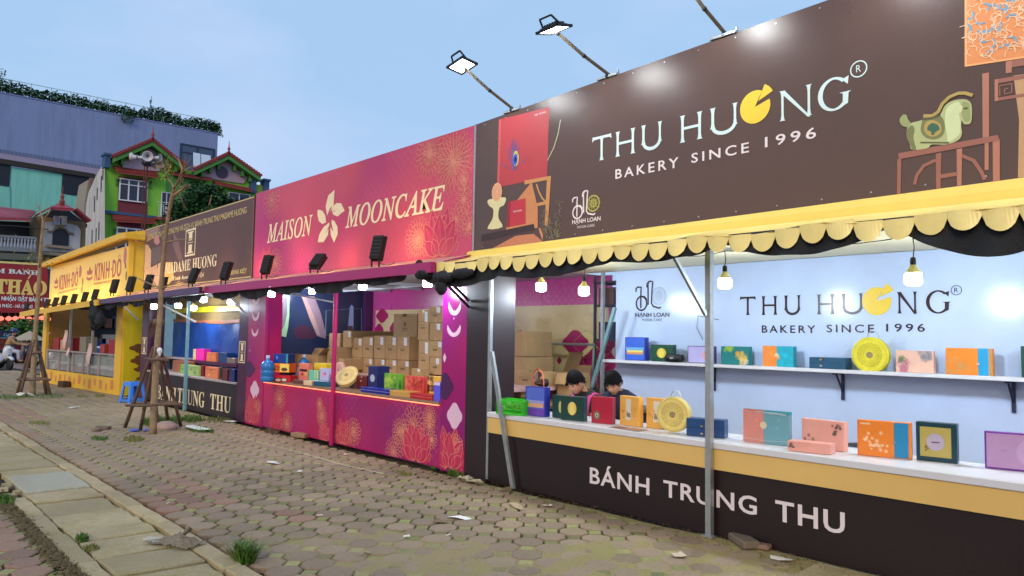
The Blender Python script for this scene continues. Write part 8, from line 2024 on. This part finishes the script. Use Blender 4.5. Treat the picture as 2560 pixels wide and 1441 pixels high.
def face_surface(u, v):
    """u: -pi..pi round the head (0 = face), v: 0 chin-bottom .. 1 crown; x right, y forward, z up"""
    ph = (v-.5)*math.pi; cz, sz = math.cos(ph), math.sin(ph)
    x = .074*cz*math.sin(u); y = .092*cz*math.cos(u); z = .118*sz
    if z < 0: k = 1-.34*(min(1, -z/.118))**1.6; x *= k; y = y*(1-.12*(-z/.118)) + (.012*(-z/.118) if y > 0 else 0)
    if y < 0: y *= 1.04
    f = max(0, math.cos(u))**2*(cz**.5 if cz > 0 else 0)
    g = lambda a, s: math.exp(-(a/s)**2)
    y += f*(.021*g(x, .011)*g(z+.018, .020)+.010*g(x, .008)*g(z-.006, .022))       # nose and bridge
    y += f*(.006*g(z-.032, .010)*g(abs(x)-.026, .022))                               # brows
    y -= f*(.011*g(abs(x)-.031, .014)*g(z-.014, .011))                               # eye sockets
    y += f*(.003*g(abs(x)-.030, .011)*g(z-.012, .006))                               # closed lids
    y += f*(.007*g(x, .020)*g(z+.053, .006)+.006*g(x, .018)*g(z+.066, .006))       # lips
    y -= f*(.004*g(x, .022)*g(z+.0595, .003))
    y += f*(.006*g(x, .020)*g(z+.094, .014))                                         # chin
    x += (1 if x > 0 else -1)*.004*g(z+.015, .025)*g(abs(u)-.9, .4)                  # cheekbones
    return Vector((x, y, z))
def head(t, Mh, hair_fringe=.5, skin=M_skin, full_hair=True):
    b = MB(); nu, nv = 56, 44
    b.grid(lambda a, c: face_surface(-math.pi+2*math.pi*a, c), nu, nv)
    for s_ in (-1, 1):       # ears
        st = len(b.v); b.lathe([(.004, -.006), (.017, -.005), (.021, 0), (.018, .006), (.010, .004), (.004, .001)], n=12, axis='x')
        E = Matrix.Translation((s_*.075, -.008, -.004)) @ Matrix.Rotation(R(-8*s_), 4, 'Z') @ Matrix.Diagonal((1.2*s_, .85, 1.45, 1)); b.xf(E, st)
    b.xf(Mh); h = b.build('head', skin, t, world=False, smooth=True)
    b = MB()
    def hr(a, c):
        u = -math.pi+2*math.pi*a; v = .40+.60*c; p = face_surface(u, v); k = 1.14+.05*noise.noise(Vector((u*6, v*9, 1)))
        front = max(0, math.cos(u)); side = abs(math.sin(u))
        line = .024+.026*front**3-.075*max(0, -math.cos(u))-.012*side        # hairline height
        z = max(p.z, line+.006*math.sin(u*23)); 
        if p.z < line: p = Vector((p.x, p.y, line+.006*math.sin(u*23)))
        q_ = Vector((p.x*k, p.y*(1.09 if p.y > 0 else 1.12), p.z*1.17+.004)); q_ += Vector((0, .012*front*(1-c)*hair_fringe, .004*noise.noise(Vector((u*11, v*13, 5))))); return q_
    b.grid(hr, 48, 22)
    for k in range(120):      # loose locks
        u = random.uniform(-math.pi, math.pi); p = hr((u+math.pi)/(2*math.pi), random.uniform(0, .7)); d = Vector((p.x, p.y, 0)).normalized()
        b.tube([p-d*.004, p+d*.004+Vector((0, 0, -.012)), p+d*.004+Vector((0, 0, -.028))], [.004, .003, .001], 4)
    b.xf(Mh); b.build('hair', M_hair, t, world=False, smooth=True)
    b = MB()
    for s_ in (-1, 1):
        br = [face_surface(s_*a, .5+.5*(2/math.pi)*math.asin(min(1, zz/.118)))+Vector((0, .003, 0)) for a, zz in ((.16, .030), (.32, .034), (.50, .033), (.68, .027))]; b.tube(br, [.0022, .0032, .003, .0015], 5)
        ls = [face_surface(s_*a, .5+.5*(2/math.pi)*math.asin(zz/.118))+Vector((0, .0022, 0)) for a, zz in ((.20, .006), (.33, .003), (.48, .004), (.60, .007))]; b.tube(ls, .0016, 5)
    b.xf(Mh); b.build('brows_and_lashes', M_hair, t, world=False)
    b = MB(); b.tube([face_surface(a, .5+.5*(2/math.pi)*math.asin(-.0595/.118))+Vector((0, .0026, 0)) for a in (-.28, -.1, .1, .28)], [.0012, .0024, .0024, .0012], 5); b.xf(Mh); b.build('lips', C(150, 84, 80), t, world=False)
    return h
def hand(t, wrist, d, up, s=1., m=M_skin):
    """palm with five bent fingers"""
    d = d.normalized(); side = d.cross(up).normalized(); up = side.cross(d).normalized(); b = MB()
    st = [Vector((0, 0, 0)), d*.045*s, d*.085*s]
    b.tube([wrist-d*.02, wrist, wrist+d*.04*s, wrist+d*.085*s], [.020*s, .024*s, .034*s, .030*s], 10)
    for k, (off, ln) in enumerate(((-.026, .058), (-.009, .070), (.009, .066), (.026, .052))):
        p = wrist+d*.08*s+side*off*s; b.tube([p, p+d*ln*.45*s-up*.004, p+d*ln*.8*s-up*.018*s, p+d*ln*.95*s-up*.034*s], [.0095*s, .0088*s, .008*s, .006*s], 7)
    p = wrist+d*.03*s-side*.028*s; b.tube([p, p+d*.025*s-side*.018*s-up*.006, p+d*.052*s-side*.020*s-up*.014], [.011*s, .010*s, .0075*s], 7)
    return b.build('hand', m, t, world=False, smooth=True)
def seated(px, py, y, label, shirt, vest=None, look=(-.75, -.45), tilt=38, lean=.26, side=.16, hs=1.08):
    hc = PY(px, py, y)
    fdir = (RT*look[0]+Vector((FW.x, FW.y, 0)).normalized()*look[1]).normalized()       # horizontal facing direction
    right = fdir.cross(Vector((0, 0, 1)))
    t = thing('person', label, 'person', (0, 0, 0)); 
    base = hc-fdir*lean; base.z = 0; t.location = base
    L_ = lambda v: v-base
    Mrot = Matrix((right, fdir, Vector((0, 0, 1)))).transposed().to_4x4() @ Matrix.Rotation(R(-tilt), 4, 'X') @ Matrix.Diagonal((hs, hs, hs, 1))
    Mh = Matrix.Translation(L_(hc)) @ Mrot
    head(t, Mh)
    hz = hc.z
    neck_t = L_(hc)+(Mrot @ Vector((0, -.030, -.075)).to_4d()).to_3d()
    neck_b = neck_t-fdir*.075+Vector((0, 0, -.085)); chest = neck_b-fdir*.05+Vector((0, 0, -.20)); waist = Vector((0, 0, hz-.62))-fdir*.03; pel = Vector((0, 0, hz-.76))-fdir*.03
    sh = [neck_b+s_*right*.18-Vector((0, 0, .06)) for s_ in (-1, 1)]; el = [p+s_*right*.05+fdir*.12-Vector((0, 0, .26)) for s_, p in zip((-1, 1), sh)]; wr = [p+fdir*.22-s_*right*.10+Vector((0, 0, .02)) for s_, p in zip((-1, 1), el)]
    hip = [pel+s_*right*.10 for s_ in (-1, 1)]; kn = [p+fdir*.42+Vector((0, 0, .02)) for p in hip]; an = [Vector((p.x, p.y, .07))-fdir*.05 for p in kn]; toe = [p+fdir*.17-Vector((0, 0, .04)) for p in an]
    J = [pel, waist, chest, neck_b, neck_t]; E = [(0, 1), (1, 2), (2, 3), (3, 4)]; Rr = [(.12, .14), (.11, .13), (.115, .14), .050, .050]
    for k in (0, 1):
        i = len(J); J += [sh[k], el[k], wr[k]]; E += [(2, i) if False else (3, i), (i, i+1), (i+1, i+2)]; Rr += [.050, .040, .028]
        i = len(J); J += [hip[k], kn[k], an[k], toe[k]]; E += [(0, i), (i, i+1), (i+1, i+2), (i+2, i+3)]; Rr += [.085, .062, .042, .032]
    skin_body('body', J, E, Rr, M_skin, t)
    for k in (0, 1): hand(t, wr[k], (wr[k]-el[k]), Vector((0, 0, 1)))
    J = [pel+Vector((0, 0, .02)), waist, chest, neck_b, neck_b.lerp(neck_t, .35)]; E = [(0, 1), (1, 2), (2, 3), (3, 4)]; Rr = [(.135, .155), (.125, .145), (.14, .18), .088, .066]
    for k in (0, 1): i = len(J); J += [sh[k], sh[k].lerp(el[k], .55)]; E += [(3, i), (i, i+1)]; Rr += [.086, .068]
    skin_body('shirt', J, E, Rr, shirt, t)
    if vest:
        J = [waist, chest, neck_b-Vector((0, 0, .015))]+[p.lerp(neck_b, .12)+Vector((0, 0, .004)) for p in sh]; skin_body('vest', J, [(0, 1), (1, 2), (2, 3), (2, 4)], [(.145, .165), (.165, .20), .098, .094, .094], vest, t)
    J = [pel]; E = []; Rr = [(.135, .15)]
    for k in (0, 1): i = len(J); J += [hip[k], kn[k], an[k]+Vector((0, 0, .03))]; E += [(0, i), (i, i+1), (i+1, i+2)]; Rr += [.098, .074, .056]
    skin_body('trousers', J, E, Rr, mat('dark_trousers', (.02, .022, .03), .8), t)
    for k in (0, 1): b = MB(); b.tube([an[k]-fdir*.04-Vector((0, 0, .03)), an[k]+fdir*.05-Vector((0, 0, .03)), toe[k]+fdir*.03], [.045, .048, .034], 8); b.build('shoe', M_black, t, world=False, smooth=True)
    st_ = thing('plastic_stool', 'hidden stool under the '+('man in the magenta vest' if vest else 'man in the navy shirt'), 'stool', base+Vector((pel.x, pel.y, 0)), 0); stool(st_, C(200, 60, 50), H=max(.3, hz-.76-.12))
    return t
M_vest = mat('magenta_vest_cloth', srgb(206, 70, 150), .8, var=.08); M_tee = mat('black_tee', (.015, .015, .018), .85); M_navy = mat('navy_tee', srgb(24, 28, 52), .85)
seated(1440, 957, 6.12, 'man in a magenta vest over a black shirt, head bowed behind the counter', M_tee, M_vest, look=(-.80, -.60), tilt=30, lean=.30)
seated(1534, 958, 6.22, 'man in a navy shirt, head bowed, nearer the white wall behind the counter', M_navy, None, look=(-.55, -.83), tilt=32, lean=.28)

# riders and scooters out on the street
g = G(38, 922); rz_ = math.atan2(RT.y, RT.x)
sc = scooter((g.x, g.y, 0), rz_+.35, 'dark scooter ridden by the person in the tan jacket', (30, 36, 60), .92)
g2 = G(2, 924); scooter((g2.x, g2.y, 0), rz_-.5, 'white-fronted scooter cut by the left edge of the photo', (206, 206, 216), .95)
g3 = G(100, 922); scooter((g3.x, g3.y, 0), rz_+2.6, 'white scooter half hidden behind the far staked tree', (214, 214, 220), .9)
t = thing('person', 'person in a tan jacket and blue helmet riding the dark scooter', 'person', (g.x, g.y, 0), rz_+.35)
J = [Vector(v) for v in ((-.32, 0, .80), (-.28, 0, 1.0), (-.20, 0, 1.22), (-.16, 0, 1.34), (-.13, 0, 1.42))]; E = [(0, 1), (1, 2), (2, 3), (3, 4)]; Rr = [.14, .13, .15, .06, .05]
for s_ in (-1, 1):
    i = len(J); J += [Vector((-.18, s_*.18, 1.28)), Vector((.02, s_*.26, 1.08)), Vector((.34, s_*.28, 1.04))]; E += [(3, i), (i, i+1), (i+1, i+2)]; Rr += [.062, .045, .03]
    i = len(J); J += [Vector((-.28, s_*.11, .78)), Vector((.12, s_*.16, .72)), Vector((.14, s_*.15, .36)), Vector((.28, s_*.15, .32))]; E += [(0, i), (i, i+1), (i+1, i+2), (i+2, i+3)]; Rr += [.09, .065, .045, .035]
s_all = Matrix.Scale(.92, 4)
J = [s_all @ v for v in J]
skin_body('body', J, E, Rr, M_skin, t)
skin_body('jacket', [J[0], J[1], J[2], J[3]-Vector((0, 0, .03)), J[5], J[6], J[6].lerp(J[7], .8), J[12], J[13], J[13].lerp(J[14], .8)], [(0, 1), (1, 2), (2, 3), (3, 4), (4, 5), (5, 6), (3, 7), (7, 8), (8, 9)], [.16, .15, .17, .08, .08, .06, .045, .08, .06, .045], mat('tan_jacket', srgb(150, 120, 80), .8, var=.15), t)
skin_body('trousers', [J[0], J[8], J[9], J[10], J[15], J[16], J[17]], [(0, 1), (1, 2), (2, 3), (0, 4), (4, 5), (5, 6)], [.15, .10, .08, .06, .10, .08, .06], C(190, 186, 200), t)
head(t, Matrix.Translation((-.10, 0, 1.43)) @ Matrix.Rotation(R(-90), 4, 'Z') @ Matrix.Rotation(R(-8), 4, 'X'))
b = MB(); b.lathe([(.135, 0), (.14, .04), (.12, .11), (.07, .15), (.01, .165)], c=(-.11, 0, 1.44), n=20); b.box(-.02, .08, -.08, .08, 1.45, 1.46); b.build('helmet', C(30, 50, 110, rough=.25), t, world=False, smooth=True)
for s_ in (-1, 1): hand(t, Vector((.31, s_*.255, .965)), Vector((.8, s_*.3, -.1)), Vector((0, 0, 1)))
# car seen through the yellow stall
gc = G(236, 905); t = thing('parked_car', 'dark blue car with a pale roof seen through the yellow stall', 'car', (gc.x-4, gc.y-.3, 0), math.atan2(RT.y, RT.x)-.1)
prof = [(-2.1, .35), (-2.15, .62), (-1.95, .82), (-1.55, .90), (-1.05, 1.27), (-.2, 1.36), (.55, 1.28), (1.15, .92), (1.75, .80), (2.1, .62), (2.12, .35)]
def carbody(pts, hw, top): 
    b = MB(); n = len(pts); vs = []
    for s_ in (-1, 1):
        for x, z in pts: vs.append((x, s_*(hw if z < .9 else hw*.80), z))
    b.add(vs, [tuple(range(n)), tuple(range(2*n-1, n-1, -1))]+[(i, n+i, n+i+1, i+1) for i in range(n-1)]+[(0, n-1, 2*n-1, n)]); return b
carbody(prof, .85, 0).build('body', C(30, 50, 110, rough=.2), t, world=False, bevel=.03, fix=True)
b = MB(); b.box(-1.1, .6, -.60, .60, 1.33, 1.39); b.build('roof', C(214, 216, 226, rough=.25), t, world=False, bevel=.02)
for s_ in (-1, 1):
    for pts in ([(-1.45, .93), (-1.02, 1.22), (-.45, 1.28), (-.42, .93)], [(-.36, .93), (-.38, 1.28), (.45, 1.22), (.95, .93)]):
        b = MB(); b.add([(x, s_*(.865 if z < 1 else .70), z) for x, z in pts], [(0, 1, 2, 3)]); b.build('side_window', C(14, 18, 26, rough=.08), t, world=False)
for x in (-1.35, 1.35):
    for s_ in (-1, 1): b = MB(); b.lathe([(.22, -.1), (.31, -.08), (.31, .08), (.22, .1)], c=(x, s_*.78, .31), n=20, axis='y'); b.build('wheel', M_black, t, world=False, smooth=True)
for s_ in (-1, 1):
    b = MB(); b.ico((2.06, s_*.6, .66), .12, 2, (.5, 1.4, .6)); b.build('headlight', C(220, 220, 226, rough=.1), t, world=False)
    b = MB(); b.ico((-2.1, s_*.62, .72), .12, 2, (.4, 1.3, .6)); b.build('tail_light', C(150, 16, 18, rough=.1), t, world=False)
# parasol by the street
gp = G(92, 912); t = thing('parasol', 'beige parasol standing behind the far staked tree', 'parasol', (gp.x-2, gp.y, 0)); b = MB(); zc_ = PXx(92, 838, gp.x-2).z
b.tube([(0, 0, 0), (0, 0, zc_+.1)], .025, 6); b.build('pole', M_steel, t, world=False)
b = MB(); n = 8; vs = [(0, 0, zc_+.2)]+[(.75*math.cos(i*.785), .75*math.sin(i*.785), zc_-.25) for i in range(8)]; b.add(vs, [(0, i+1, (i+1) % 8+1) for i in range(8)]); b.build('canopy', C(166, 150, 126), t, world=False)
b = MB(); b.lathe([(.28, 0), (.28, .08), (.05, .1)], n=12); b.build('base', C(90, 90, 90), t, world=False)
